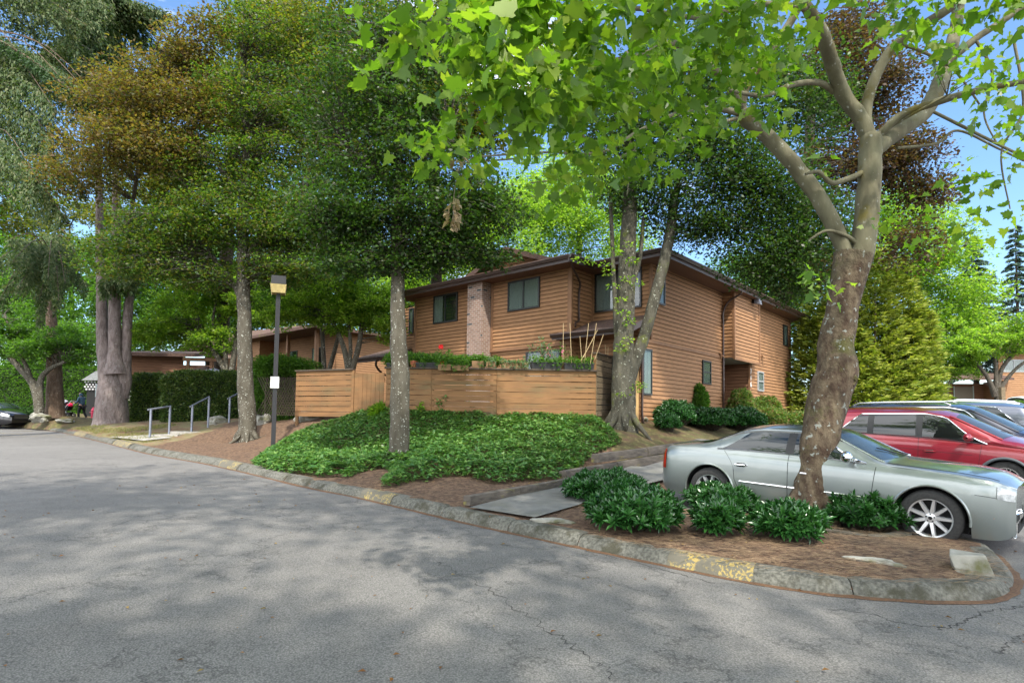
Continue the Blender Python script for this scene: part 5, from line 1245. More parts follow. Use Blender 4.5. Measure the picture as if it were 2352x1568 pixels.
# ---------------------------------------------------------------- kiosk, wood post, hydrant, small sign
kq = P(226, 960, 37); kz = h1(kq.x, kq.y); ko = thing('wooden_post', 'tall pale brown wooden post left of the triple trunk', 'post', (kq.x,kq.y,kz)); b = MB(); zt_ = P(228,880,37).z-kz; b.hexa([(-.17,-.1,-.2),(.05,-.1,-.2),(.05,.1,-.2),(-.17,.1,-.2),(-.02,-.1,zt_),(.20,-.1,zt_),(.20,.1,zt_),(-.02,.1,zt_)]); b.build('shaft', mat('pale_wood', (.38,.22,.11), (.28,.15,.07), 8, .8), ko)
b = MB(); b.box((-.19,-.13,zt_*.62),(-.06,-.105,zt_*.97)); b.build('notice', mat('pale_notice', (.35,.42,.42), rough=.7), ko)
kq = P(220, 960, 39); kz = h1(kq.x, kq.y); kt = P(218, 852, 39).z-kz; kio = thing('mail_kiosk', 'small dark kiosk with a grey gabled roof and white lattice behind the post', 'kiosk', (kq.x,kq.y,kz)); w_ = .95
b = MB(); b.box((-w_*.8,.1,0),(w_*.8,1.2,kt-.75)); b.build('cabinet', M['room'], kio)
b = MB(); b.prism([(-w_,-.2,kt-.62),(w_,-.2,kt-.62),(0,-.2,kt)], (0,1.5,0)); b.build('roof', mat('grey_shingle', (.26,.27,.27), (.18,.19,.19), 12, .9), kio)
b = MB()
for i in range(9):
    for k in range(4):
        x = -w_*.85+i*.21+(k%2)*.1; z = kt-.72-k*.16; b.box((x-.06,-.02,z-.05),(x+.06,.0,z+.05))
b.build('lattice', mat('pale_lattice', (.5,.5,.5), rough=.8), kio)
hq = P(213, 964, 38); hz = h1(hq.x,hq.y); hyd = thing('fire_hydrant', 'bright pink red fire hydrant beside the wooden post', 'fire hydrant', (hq.x,hq.y,hz))
b = MB(); b.lathe([(.16,0),(.16,.04),(.11,.05),(.105,.55),(.13,.56),(.13,.6),(.11,.62),(.09,.70),(.04,.76),(.035,.80),(0,.81)], 18); b.build('barrel', mat('hydrant_red', (.62,.02,.08), rough=.5), hyd, True)
for a in (0, 90, 180):
    b = MB(); b.lathe([(.055,.09),(.055,.17),(.065,.17),(.065,.2),(0,.2)], 12, Matrix.Translation((0,0,.45))@Matrix.Rotation(R(a),4,'Z')@Matrix.Rotation(R(90),4,'Y')); b.build('outlet', M['p_red'], hyd, True)
# ---------------------------------------------------------------- person with stroller
pq = P(187, 963, 36.5); pz = h1(pq.x,pq.y)
per = empty('person'); per.location = (pq.x,pq.y,pz); tag(per, 'person in a blue hooded jacket and black trousers pushing a stroller to the left', 'person')
M['jacket'] = mat('blue_jacket', (.045,.10,.15), (.03,.07,.11), 12, .8); M['trousers'] = mat('black_trousers', (.012,.012,.014), rough=.9); M['skin'] = mat('skin', (.45,.25,.17), rough=.6); M['hair'] = mat('dark_hair', (.01,.008,.007), rough=.7)
def skin_body(name, chains, mt, parent, sub=2):
    vs, es, rs = [], [], []; idx_ = {}
    for ch in chains:
        prev = None
        for (key, co, r_) in ch:
            if key not in idx_: idx_[key] = len(vs); vs.append(co); rs.append(r_)
            if prev is not None: es.append((prev, idx_[key]))
            prev = idx_[key]
    me = bpy.data.meshes.new(name); me.from_pydata(vs, es, []); o = bpy.data.objects.new(name, me); COL.objects.link(o); o.parent = parent
    md = o.modifiers.new('skin', 'SKIN'); me_s = me.skin_vertices[0].data if me.skin_vertices else None
    if me_s is None:
        import bmesh as bmm
        bb = bmm.new(); bb.from_mesh(me); bb.verts.layers.skin.verify(); bb.to_mesh(me); bb.free(); me_s = me.skin_vertices[0].data
    for i, r_ in enumerate(rs):
        me_s[i].radius = (r_, r_) if not isinstance(r_, tuple) else r_
    me_s[0].use_root = True
    s_ = o.modifiers.new('sub', 'SUBSURF'); s_.levels = s_.render_levels = sub
    dg = bpy.context.evaluated_depsgraph_get(); ev = o.evaluated_get(dg); m2 = bpy.data.meshes.new_from_object(ev); o.modifiers.clear(); o.data = m2; m2.materials.clear(); m2.materials.append(mt)
    m2.polygons.foreach_set('use_smooth', [True]*len(m2.polygons)); return o
# x is forward (to the left in the picture, so local x points to -X world)
per.rotation_euler = (0,0,R(175))
skin_body('body', [[('pel',(0,0,.92),.14),('wa',(.02,0,1.08),.125),('ch',(.06,0,1.28),.15),('nk',(.09,0,1.45),.055),('hd',(.13,0,1.56),.095),('ht',(.13,0,1.66),.075)],
    [('ch',(.06,0,1.28),.15),('sl',(.07,.17,1.36),.065),('el',(.10,.23,1.10),.045),('wl',(.36,.20,1.05),.03),('fl',(.45,.18,1.06),.03)],
    [('ch',(.06,0,1.28),.15),('sr',(.07,-.17,1.36),.065),('er',(.10,-.23,1.10),.045),('wr',(.36,-.20,1.05),.03),('fr',(.45,-.18,1.06),.03)],
    [('pel',(0,0,.92),.14),('hl',(.02,.10,.82),.09),('kl',(.14,.10,.48),.06),('al',(.10,.10,.08),.04),('tl',(.24,.10,.035),.035)],
    [('pel',(0,0,.92),.14),('hr',(-.02,-.10,.82),.09),('kr',(-.06,-.10,.48),.06),('ar',(-.26,-.10,.12),.04),('tr',(-.16,-.10,.03),.035)]], M['skin'], per)
skin_body('jacket', [[('pel',(0,0,.84),(.19,.17)),('wa',(.02,0,1.06),.16),('ch',(.06,0,1.28),.18),('nk',(.09,0,1.44),.10),('hd',(.11,0,1.57),.125),('ht',(.10,0,1.66),.095)],
    [('ch',(.06,0,1.28),.18),('sl',(.07,.18,1.36),.085),('el',(.10,.24,1.10),.065),('wl',(.32,.21,1.05),.05)],
    [('ch',(.06,0,1.28),.18),('sr',(.07,-.18,1.36),.085),('er',(.10,-.24,1.10),.065),('wr',(.32,-.21,1.05),.05)]], M['jacket'], per)
skin_body('trousers', [[('pel',(0,0,.88),.155),('hl',(.02,.10,.80),.105),('kl',(.14,.10,.48),.075),('al',(.10,.10,.10),.06)],[('pel',(0,0,.88),.155),('hr',(-.02,-.10,.80),.105),('kr',(-.06,-.10,.48),.075),('ar',(-.25,-.10,.14),.06)]], M['trousers'], per)
b = MB(); b.lathe([(0,.02),(.06,.03),(.085,.0),(.06,-.08)], 12, Matrix.Translation((.19,0,1.60))@Matrix.Rotation(R(80),4,'Y')); b.build('face', M['skin'], per, True)
for s_ in (1,-1):
    for k in range(4):
        b = MB(); y = s_*.18+(-.03+.02*k); b.tube([(.43,y,1.08),(.475,y,1.085),(.49,y,1.06),(.475,y,1.04)], .009, 5); b.build('finger', M['skin'], per, True)
    b = MB(); b.tube([(.42,s_*.15,1.05),(.46,s_*.145,1.035)], .010, 5); b.build('thumb', M['skin'], per, True)
stx = Vector((pq.x-1.05, pq.y-.05, 0)); stx.z = h1(stx.x, stx.y)
stro = thing('stroller', 'three wheeled stroller with a ribbed grey canopy and a red blanket', 'stroller', stx, R(180)); M['st_frame'] = mat('stroller_frame', (.45,.47,.48), rough=.35, metal=.6); M['canopy'] = mat('grey_canopy', (.33,.33,.36), (.26,.26,.29), 6, .8)
b = MB()
for s_ in (-.22,.22):
    b.tube([(-.55,s_,1.02),(-.15,s_,.55),(.42,s_*.4,.14)], .02, 6); b.tube([(-.15,s_,.55),(-.38,s_,.14)], .018, 6)
b.tube([(-.55,-.22,1.03),(-.60,0,1.05),(-.55,.22,1.03)], .02, 6); b.build('frame', M['st_frame'], stro)
for x, y, r_ in ((.42,0,.12),(-.38,.25,.16),(-.38,-.25,.16)):
    b = MB(); b.lathe([(r_*.3,-.03),(r_,-.03),(r_,.03),(r_*.3,.03)], 16, Matrix.Translation((x,y,r_))@Matrix.Rotation(R(90),4,'X')); b.build('wheel', M['tyre'], stro)
b = MB(); b.hexa([(-.30,-.19,.46),(.25,-.19,.50),(.25,.19,.50),(-.30,.19,.46),(-.42,-.22,.72),(.45,-.22,.75),(.45,.22,.75),(-.42,.22,.72)]); b.build('seat', M['trousers'], stro)
b = MB(); b.hexa([(-.35,-.2,.14),(.05,-.2,.14),(.05,.2,.14),(-.35,.2,.14),(-.38,-.22,.34),(.1,-.22,.34),(.1,.22,.34),(-.38,.22,.34)]); b.build('basket', M['plastic_black'], stro)
rows = []
for k in range(9):
    a = R(-5+k*18); row = []
    for j in range(13):
        q = math.pi*j/12; rr_ = .44+.012*math.sin(k*math.pi); row.append(Vector((.12+rr_*math.cos(a)*math.sin(q)*1.0, -.23*math.cos(q), .72+rr_*math.sin(a)*math.sin(q)*.95)))
    rows.append(row)
b = MB(); b.grid(rows); b.build('canopy', M['canopy'], stro, True, 20)
rock('blanket', None, (0,0,0), (.20,.16,.13), 3, mat('red_blanket', (.75,.01,.07), rough=.9), sub=2).parent = stro
bl = [c for c in stro.children if c.name.startswith('blanket')][0]; bl.location = (-.33,0,.80)
for k_ in ('label','category'): 
    if k_ in bl: del bl[k_]
# ---------------------------------------------------------------- neighbouring houses
def simple_house(label, org, ang, walls, roofs, zb, name='town_house', wall_m=None):
    h = thing(name, label, 'house', org, ang); w = MB()
    for a, b_, n_, z0, z1 in walls: lap(w, a, b_, n_, z0, z1, .15)
    w.build('wall', [wall_m or M['siding'], M['lap_shade']], h); 
    for r_ in roofs:
        b = MB(); b.prism([Vector(p) for p in r_], (0,0,-.18)); b.build('roof', M['shingle'], h)
    return h
N0 = P(768, 960, 37); N0 = Vector((N0.x,N0.y,0)); zN = 1.5; eN = 7.2
nh = simple_house('brown cedar house behind the left hedges with brick chimney and balcony posts', N0, ANG,
  [((0,8),(0,0),(-1,0),zN,eN), ((0,0),(9,0),(0,-1),zN,eN), ((-1.2,14.5),(-1.2,8),(-1,0),zN,eN), ((-1.2,8),(0,8),(0,-1),zN,eN), ((.5,22),(.5,14.5),(-1,0),zN,eN)],
  [[(-2,-.8,eN+.1),(10,-.8,eN+.1),(10,6,eN+1.6),(-.0,23,eN+1.6),(-2,23,eN+.1)]], zN)
b = MB(); yb_ = 11.8; bx(b, -1.75, -1.2, yb_, yb_+1.7, zN, eN+.05); b.build('chimney', M['brick'], nh)
for y, z0_, z1_ in ((10.5,4.9,6.3),(2.2,4.9,6.3),(5.5,4.9,6.3)): win(nh, (0 if y < 8 else -1.2, 0), (0,1), (-1,0), y-.65, y+.65, z0_, z1_, inner='curtain', cover=(.5,1))
for y in (3.9,.3):
    b = MB(); bx(b, -1.3,-1.1,y-.1,y+.1,3.2,eN+.2); b.build('balcony_post', M['trim'], nh)
b = MB(); lap(b, (-1.2,7.9),(-1.2,.2),(-1,0),3.5,4.6,.15); b.build('balcony_wall', [M['siding'], M['lap_shade']], nh)
b = MB(); b.prism([(-3.2,-.2,3.0),(-1.2,-.2,3.75),(-1.2,-.2,3.6),(-3.2,-.2,2.82)], (0,6,0)); b.build('porch_roof', M['gutter'], nh)
bo = P(868, 960, 25.5); pr2 = thing('porch_canopy', 'low sunlit shingled canopy with curved brown downspout left of the main house', 'canopy', (bo.x,bo.y,0), ANG)
b = MB(); zc_ = P(868,815,25.5).z; b.prism([(0,0,zc_-.1),(2.6,0,zc_+.75),(2.6,0,zc_+.60),(0,0,zc_-.26)], (0,2.6,0)); b.build('roof', M['shingle'], pr2)
b = MB(); gut(b, (0,2.6,0), (0,-.05,0), (-1,0), zc_-.06, h=.12, drop=.06); b.tube(smooth_path([(-.05,.1,zc_-.2),(-.03,.2,zc_-.45),(.35,.3,zc_-.75),(.7,.35,zc_-.85)],3), .05, 6); b.build('gutter', [M['gutter'], M['gutter_hi']], pr2, True)
b = MB(); bx(b, 2.35,2.5,.1,2.4,1.4,zc_+.5); b.build('wall', M['siding'], pr2)
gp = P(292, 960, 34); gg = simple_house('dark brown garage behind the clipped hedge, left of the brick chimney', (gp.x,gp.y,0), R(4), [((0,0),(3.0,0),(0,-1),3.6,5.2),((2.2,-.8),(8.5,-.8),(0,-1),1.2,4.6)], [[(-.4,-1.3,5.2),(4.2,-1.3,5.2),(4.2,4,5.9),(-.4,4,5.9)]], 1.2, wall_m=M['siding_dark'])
b = MB(); b.prism([(-.3,-1.5,3.35),(5.0,-1.5,4.5),(5.0,-1.5,4.3),(-.3,-1.5,3.12)], (0,2.5,0)); b.build('carport_roof', M['gutter'], gg)
pg = P(420, 960, 31); per_ = thing('pergola', 'reddish timber pergola beam on posts above the clipped hedge', 'pergola', (pg.x,pg.y,0), R(3)); z_ = P(440,829,31).z
b = MB(); b.box((-.1,-.1,z_),(2.5,.1,z_+.18)); b.build('beam', M['trim'], per_)
for x in (.15,1.35,2.3):
    b = MB(); b.box((x-.07,-.06,1.2),(x+.07,.06,z_-.003)); b.build('post', M['trim'], per_)
gz_ = P(487, 960, 30); cz = P(487,845,30).z; can = thing('gazebo', 'pale grey striped gazebo top showing above the hedge', 'gazebo', (gz_.x,gz_.y,0)); b = MB(); b.add([(-1,-1,cz-.42),(1,-1,cz-.42),(1,1,cz-.42),(-1,1,cz-.42),(0,0,cz)], [(0,1,4),(1,2,4),(2,3,4),(3,0,4)]); b.build('canopy', M['canopy'], can)
for sx_ in (-1,1):
    for sy_ in (-1,1):
        b = MB(); b.box((sx_*.95-.03,sy_*.95-.03,1.0),(sx_*.95+.03,sy_*.95+.03,cz-.42)); b.build('leg', M['black'], can)
# far right house
Rq = P(2196, 960, 46); rh = thing('town_house', 'far brown and orange house with dark porch behind the parking lot', 'house', (Rq.x,Rq.y,0), R(-8)); zf = 2.2; zr2 = P(2200,878,46).z
w = MB(); lap(w, (-4,0),(2.0,0),(0,-1),zf,zr2-.1,.15); w.build('porch_wall', [M['siding_dark'], M['lap_shade']], rh)
w = MB(); lap(w, (2.0,-2.2),(2.6,-2.2),(0,-1),zf,zr2,.15); lap(w, (2.0,0),(2.0,-2.2),(-1,0),zf,zr2,.15); lap(w, (2.6,-.8),(14,-.8),(0,-1),zf,zr2+2.2,.15); w.build('wall', [M['siding'], M['lap_shade']], rh)
b = MB(); b.prism([(-4.6,-2.8,zr2),(2.4,-2.8,zr2),(2.4,1.5,zr2+1.0),(-4.6,1.5,zr2+1.0)], (0,0,.16)); b.prism([(1.8,-1.8,zr2+2.3),(15,-1.8,zr2+2.3),(15,4,zr2+4.2),(1.8,4,zr2+4.2)], (0,0,.16)); b.build('roof', M['shingle'], rh)
b = MB(); b.box((-.1,-.06,zf),(1.2,-.03,zr2-.35)); b.build('door', mat('beige_door', (.20,.17,.12), rough=.7), rh)
b = MB(); b.box((-.17,-.09,zf),(-.1,-.03,zr2-.28)); b.box((1.2,-.09,zf),(1.27,-.03,zr2-.28)); b.build('door_frame', M['lf_pale'] if False else mat('pale_green_frame', (.35,.42,.38), rough=.6), rh)
for x0,x1,z0_,z1_ in ((2.9,4.2,zf+.4,zf+1.5),(6.3,7.6,zf+.4,zf+1.6),(2.9,4.4,zr2+.75,zr2+1.7),(5.5,7.2,zr2+.75,zr2+1.7)): win(rh, (0,-.8), (1,0), (0,-1), x0, x1, z0_, z1_, frame=M['frame_grey'], inner='curtain')
# small distant fence beside the far end of the main house
fa_, fb_ = P(1826,960,29.5), P(1846,960,29.6); board_fence('board_fence', 'orange brown fence panel at the far end of the house', fa_, fb_, 1.6, 1.6, P(1836,896,29.5).z, P(1836,896,29.5).z, 1, mats=M['siding'], cap=False)
# ---------------------------------------------------------------- vegetation
LM = M
LM['lf_dark'] = leafmat('dark_beech_leaves', [(.014,.036,.010),(.028,.068,.014),(.055,.115,.020),(.04,.04,.018)], rough=.42, trans=.42, tmul=1.7)
LM['lf_olive'] = leafmat('olive_leaves', [(.035,.055,.012),(.065,.10,.014),(.13,.16,.02),(.16,.13,.02),(.05,.075,.015)], trans=.45, tmul=1.7)
LM['lf_street'] = leafmat('street_tree_leaves', [(.018,.045,.010),(.035,.08,.013),(.07,.13,.018),(.10,.14,.02),(.11,.085,.02)], rough=.42, trans=.45, tmul=1.8)
LM['lf_copper'] = leafmat('copper_leaves', [(.028,.018,.016),(.055,.028,.02),(.085,.045,.022),(.03,.04,.018),(.11,.07,.028)], trans=.45, tmul=1.6)
LM['lf_bronze'] = leafmat('bronze_leaves', [(.085,.05,.02),(.13,.08,.026),(.075,.09,.02),(.18,.13,.04),(.06,.085,.02)], trans=.5, tmul=1.5)
LM['lf_lime'] = leafmat('lime_leaves', [(.07,.14,.018),(.11,.20,.025),(.17,.27,.035),(.24,.31,.06)], trans=.55, tmul=2.0)
LM['lf_mid'] = leafmat('green_leaves', [(.03,.075,.012),(.055,.13,.018),(.10,.19,.027)], trans=.5, tmul=1.9)
LM['lf_plane'] = leafmat('plane_leaves', [(.06,.13,.014),(.10,.19,.02),(.14,.24,.026),(.21,.28,.04)], rough=.4, trans=.5, tmul=1.7)
LM['lf_ivy'] = leafmat('ivy_leaves', [(.035,.105,.022),(.055,.145,.03),(.09,.20,.04),(.17,.28,.07)], rough=.36, trans=.25, tmul=1.4, spec=.5)
LM['lf_laurel'] = leafmat('laurel_leaves', [(.015,.06,.014),(.025,.095,.020),(.045,.145,.03)], rough=.24, trans=.18, tmul=1.3, spec=.6)
LM['lf_spruce'] = leafmat('grey_spruce_needles', [(.03,.062,.018),(.055,.095,.03),(.10,.14,.055),(.16,.17,.085)], rough=.7, trans=.35, tmul=1.3)
LM['lf_gold'] = leafmat('golden_cypress_fronds', [(.09,.15,.02),(.20,.27,.035),(.34,.38,.06),(.42,.44,.10)], rough=.6, trans=.35, tmul=1.1)
LM['lf_hedge'] = leafmat('hedge_leaves', [(.02,.05,.010),(.04,.085,.015),(.09,.15,.03),(.16,.19,.06)], trans=.3, tmul=1.3)
LM['lf_photinia'] = leafmat('photinia_leaves', [(.05,.12,.02),(.10,.19,.03),(.17,.25,.05),(.28,.13,.09)], trans=.3, tmul=1.3)
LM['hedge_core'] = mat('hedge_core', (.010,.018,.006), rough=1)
LM['bk_plane'] = bark('plane_bark', (.165,.155,.10), (.105,.095,.06), (.27,.27,.23), 4, 12, .64,.68, .35, moss=(.12,.10,.03))
LM['bk_plane_low'] = bark('flaking_plane_bark', (.06,.038,.025), (.14,.108,.07), (.24,.25,.22), 9, 11, .625,.65, 1.0, moss=(.09,.085,.03), stretch=(1,1,.55), up=((.165,.155,.10),(.105,.095,.06),3.6,4.9))
LM['bk_grey'] = bark('grey_lichen_bark', (.06,.052,.037), (.10,.09,.068), (.36,.37,.32), 5, 20, .62,.645, .6)
LM['bk_moss'] = bark('mossy_grey_bark', (.095,.088,.065), (.05,.046,.033), (.30,.31,.25), 6, 17, .63,.66, .8, moss=(.10,.11,.03))
LM['bk_brown'] = bark('brown_bark', (.085,.055,.036), (.125,.088,.06), (.25,.23,.19), 8, 14, .64,.67, .9)
LM['bk_purple'] = bark('grey_violet_spruce_bark', (.24,.195,.18), (.14,.11,.10), (.24,.22,.20), 9, 12, .60,.64, 1.0)
LM['bk_dark'] = bark('dark_bark', (.05,.042,.032), (.085,.072,.055), (.20,.20,.17), 8, 20, .62,.65, .5)

def limb(mb, pts, rads, sides=10, n=6, wob=.12, seed=0):
    pp = smooth_path(pts, n); mb.tube(pp, lerp_list(rads, len(pp)) if len(rads) != len(pts) else list(np.interp(np.linspace(0, len(pts)-1, len(pp)), range(len(pts)), rads)), sides, True, wob, seed)
    return pp
def ppx(lst, d, scale=1.0):
    """[(px,py,width_px[,depth offset])] -> points and radii"""
    pts, rr_ = [], []
    for q in lst:
        dd = d+(q[3] if len(q) > 3 else 0); pts.append(P(q[0], q[1], dd)); rr_.append(q[2]/FPX*dd/2*scale)
    return pts, rr_
def in_view(q, mx=1.02):
    v = q-np.array(CAM); y = v[:,1]; ok = y > .1
    px = 1176+FPX*v[:,0]/np.where(ok,y,1); py = 967-FPX*v[:,2]/np.where(ok,y,1)
    return ok & (px > -60) & (px < 2412) & (py > -40) & (py < 1600)
def tree(name, label, cat, base, trunk, bark_, limbs, blobs, lm, n, size, seed=0, shape='rhomb', asp=.6, ncl=60, clr=.55, group=None, droop=.0, up=.35, flatc=.55, twigs=1.0, twr=.012, extra_mats=None, trunk2=None, keep_out=False, hang=None, jitter=.45, fill=.5, flare=True, extra_skel=None, maxtw=3.5):
    r = np.random.RandomState(seed+1); t = thing(name, label, cat, base, 0, group); bo = np.array(base)
    L_ = lambda p: Vector(p)-Vector(base)
    pts, rads = trunk; skel = []
    b = MB()
    if flare:
        pts = [pts[0]-Vector((0,0,.25))]+[pts[0]+Vector((0,0,.03))]+[pts[0]+(pts[1]-pts[0])*.22]+list(pts[1:]); rads = [rads[0]*1.35, rads[0]*1.18, rads[0]*1.02]+list(rads[1:])
    pp = limb(b, [L_(p) for p in pts], rads, 16, 7, .13, seed); skel += pp[len(pp)//3:]
    if flare:
        rr_ = rads[1]; k0 = L_(pts[1])
        for k in range(7):
            a = k*.9+seed; dr = Vector((math.cos(a), math.sin(a), 0)); q1 = k0+dr*rr_*(1.7+.7*math.sin(k*2.3+seed))
            q1w = q1+Vector(base); q1.z = h1(q1w.x,q1w.y)-base[2]-.02; q0 = k0+dr*rr_*.55+Vector((0,0,rr_*1.0))
            b.tube(smooth_path([q0, k0+dr*rr_*1.15+Vector((0,0,rr_*.2)), q1],4), list(np.linspace(rr_*.34, rr_*.07, 9)), 7)
    tr = b.build('trunk', bark_, t, True, 60)
    if limbs:
        for i, (pl_, rl) in enumerate(limbs):
            b = MB(); pp = limb(b, [L_(p) for p in pl_], rl, 10, 6, .10, seed+i+3); skel += pp; b.build('branch', bark_, t, True, 60)
    if extra_skel: skel += [Vector(p)-Vector(base) for p in extra_skel]
    C_, Rr = [], []
    for c_, r3, w in blobs:
        k = max(1, int(ncl*w)); d = r.normal(size=(k,3)); d /= np.linalg.norm(d, axis=1)[:,None]; q = np.array(c_)+d*np.array(r3)*(r.uniform(0,1,(k,1))**fill)
        C_.append(q); Rr.append(r.uniform(.6,1.35,(k,1))*clr*np.array([[1,1,flatc]]))
    C_ = np.concatenate(C_)-bo; Rr = np.concatenate(Rr)
    # leaves
    vol = Rr[:,0]**2; k = r.choice(len(C_), n, p=vol/vol.sum()); d = r.normal(size=(n,3)); d /= np.linalg.norm(d, axis=1)[:,None]
    q = C_[k]+d*Rr[k]*(r.uniform(.02, 1, (n,1))**.45)
    if keep_out:
        m_ = ~in_view(q+bo); q, d = q[m_], d[m_]
    leaves_at('foliage', q, d, size, lm, t, r, asp=asp, up=up, droop=droop, jitter=jitter, shape=shape)
    # twigs to the clumps
    if twigs and skel:
        sk = np.array([list(p) for p in skel]); b = MB(); idx_ = r.permutation(len(C_))[:int(len(C_)*twigs)]
        for i in idx_:
            c_ = C_[i]; dd = np.linalg.norm(sk-c_, axis=1)+np.maximum(0, sk[:,2]-c_[2])*1.2; j = int(np.argmin(dd)); a = Vector(sk[j]); e = Vector(c_); m_ = (a+e)/2+Vector((r.normal()*.1,r.normal()*.1,abs(r.normal())*.15+.05*(e-a).length))
            if (e-a).length > maxtw: continue
            b.tube(smooth_path([a,m_,e],3), list(np.linspace(twr*2.2, twr*.6, 7)), 5, False)
        if b.v: b.build('twigs', bark_, t, True, 0)
    return t
def B_(px, py, d, rx, ry, rz=None, w=1.0, dy=None):
    """crown mass: centre pixel, depth, radii in pixels at that depth"""
    c_ = P(px, py, d); k = d/FPX; return (tuple(c_), (rx*k, (dy if dy else (rx+ry)/2*k), ry*k), w)

# --- the plane tree on the island
pb = Q(1868, 1192); pd = pb.y
tk, tr_ = ppx([(1866,1150,92),(1870,1100,86),(1885,1000,80),(1903,905,88),(1922,850,88),(1918,790,76),(1935,710,68),(1950,640,74),(1962,585,80)], pd)
t1 = [pb]+tk
LB = []
def lb(lst, d=pd): LB.append(ppx(lst, d))
lb([(1945,600,48),(1925,540,52),(1880,455,52),(1820,375,50),(1765,315,48),(1715,275,50),(1700,245,34)])
lb([(1975,600,56),(1988,520,56),(1996,430,54),(2000,340,52),(2000,310,46)])
lb([(2000,330,44),(1975,270,42),(1938,220,42),(1912,150,42,-.3),(1890,80,38,-.6),(1855,20,32,-.9),(1800,-60,26,-1.2)])
lb([(2000,320,30),(1988,260,30),(2010,180,28,-.1),(2060,100,26,-.3),(2180,20,24,-.7),(2280,-60,20,-1.0)])
lb([(2000,350,44),(2050,310,44,.1),(2120,260,42,.3),(2160,190,40,.5),(2185,110,34,.7),(2200,30,28,.9),(2195,-60,24,1.1)])
lb([(2170,150,26,.5),(2240,90,22,.4),(2330,30,20,.3),(2420,-40,16,.2)])
lb([(2020,310,26),(2070,265,24,-.2),(2150,235,24,-.4),(2260,205,20,-.7),(2400,180,18,-1.0)])
lb([(2030,300,10),(2100,260,9,-.3),(2175,220,7,-.6)]); lb([(2130,250,11,.3),(2230,300,10,.1),(2330,350,9,-.2),(2420,390,7,-.4)])
lb([(2060,340,10,.2),(2150,330,9,.3),(2200,300,8,.3),(2290,340,7,.3),(2352,370,6,.3)]); lb([(2330,100,9,0),(2350,250,8,0),(2300,350,6,.1),(2320,480,4,.1)])
lb([(2240,90,10,.4),(2280,170,9,.3),(2260,260,6,.3),(2290,330,5,.2)]); lb([(2060,100,11,-.3),(2120,120,10,-.2),(2190,160,8,0),(2250,240,6,.1)])
lb([(1995,390,20),(1950,410,18,-.1),(1910,420,16,-.2),(1880,395,14,-.3),(1850,400,8,-.4)]); lb([(1975,570,16),(1950,545,14,-.1),(1900,530,10,-.2),(1860,550,6,-.2)])
lb([(1915,210,22),(1880,190,20,-.2),(1820,195,18,-.5),(1750,220,14,-.8),(1650,200,11,-1.2)])
lb([(1700,250,36),(1712,200,32,-.1),(1760,130,30,-.2),(1810,60,26,-.3),(1840,10,22,-.4)])
lb([(1705,255,30),(1660,180,26,-.4),(1600,130,24,-.8),(1540,100,22,-1.2),(1470,130,18,-1.6),(1390,140,14,-2.0),(1280,150,10,-2.5),(1150,170,7,-3.0)])
lb([(1700,260,22),(1640,250,18,-.3),(1560,260,15,-.6),(1470,300,12,-1.0),(1380,350,9,-1.3),(1250,350,7,-1.6),(1100,360,5,-1.8)])
lb([(1700,270,14),(1630,290,12,-.2),(1540,330,10,-.4),(1450,350,9,-.6),(1350,400,7,-.8),(1220,420,4,-1.0)])
lb([(1855,20,22,-.9),(1740,10,20,-1.5),(1600,40,17,-2.1),(1450,20,14,-2.7),(1300,60,11,-3.2),(1150,40,8,-3.6),(1000,60,6,-3.9)])
lb([(1300,60,10,-3.2),(1200,120,7,-3.4),(1050,110,5,-3.6),(940,135,4,-3.7),(880,150,3,-3.8)]); lb([(1480,120,12,-1.6),(1490,200,10,-1.7),(1495,230,8,-1.8)])
lb([(1470,300,6,-1.0),(1450,380,5,-.9),(1440,450,3,-.9)]); lb([(1380,350,6,-1.3),(1330,300,5,-1.5),(1310,230,4,-1.9)])
PB_ = []
def pbm(px, py, d, rx, ry, w): PB_.append(B_(px, py, d, rx, ry, w=w, dy=.55))
for a in [(960,20,3.7,60,28,.25),(1100,30,3.5,110,40,.7),(1280,40,3.6,130,50,.9),(1480,30,3.9,140,45,.9),(1680,30,4.6,130,50,.9),(1840,40,5.2,60,45,.35),(890,115,3.75,45,22,.2),(985,125,3.7,30,20,.1),
          (1120,120,3.4,45,40,.3),(1150,200,3.4,70,65,.6),(1290,150,4.2,100,60,.7),(1420,180,4.8,110,70,.8),(1560,170,5.2,110,80,.9),(1690,150,5.8,100,80,.7),(1320,270,4.6,90,55,.6),(1480,290,5.6,110,60,.7),(1620,270,6.2,100,50,.5),
          (1790,160,6.0,60,50,.35),(1780,235,6.3,60,40,.3),(1380,370,5.9,120,50,.6),(1530,370,6.2,60,35,.2),(1250,340,5.0,80,40,.35),(990,345,5.2,50,28,.25),(1080,375,5.3,55,35,.25),(1290,430,6.2,90,35,.3),(1240,240,3.8,60,50,.4),
          (2120,20,4.8,70,30,.35),(2260,15,4.6,80,20,.4),(2020,60,6.6,70,40,.2),(2180,130,7.8,60,50,.2),(2290,220,7.2,60,90,.45),(2230,180,7.5,60,50,.25),(2310,330,7.0,45,50,.25),(2270,400,7.2,60,60,.15),(2330,520,7.0,30,60,.15),(2220,520,7.3,50,30,.15),(2150,560,7.8,60,50,.2),
          (1880,660,7.3,40,60,.12),(2060,500,7.6,50,60,.12),(1920,350,7.2,60,40,.06)]: pbm(*a)
plane = tree('plane_tree', 'big plane tree with mottled bark and forking limbs on the island beside the grey sedan', 'tree', pb, (t1, [tr_[0]*1.02]+tr_), LM['bk_plane_low'], [], PB_, LM['lf_plane'], 3000, .125, 5, shape='maple', asp=.62, ncl=44, clr=.24, flatc=.8, twigs=.9, twr=.0035, up=.15, droop=.35, jitter=.75, extra_skel=[q for pl_, rl in LB for q in smooth_path(pl_, 5)[4:]], maxtw=.6)
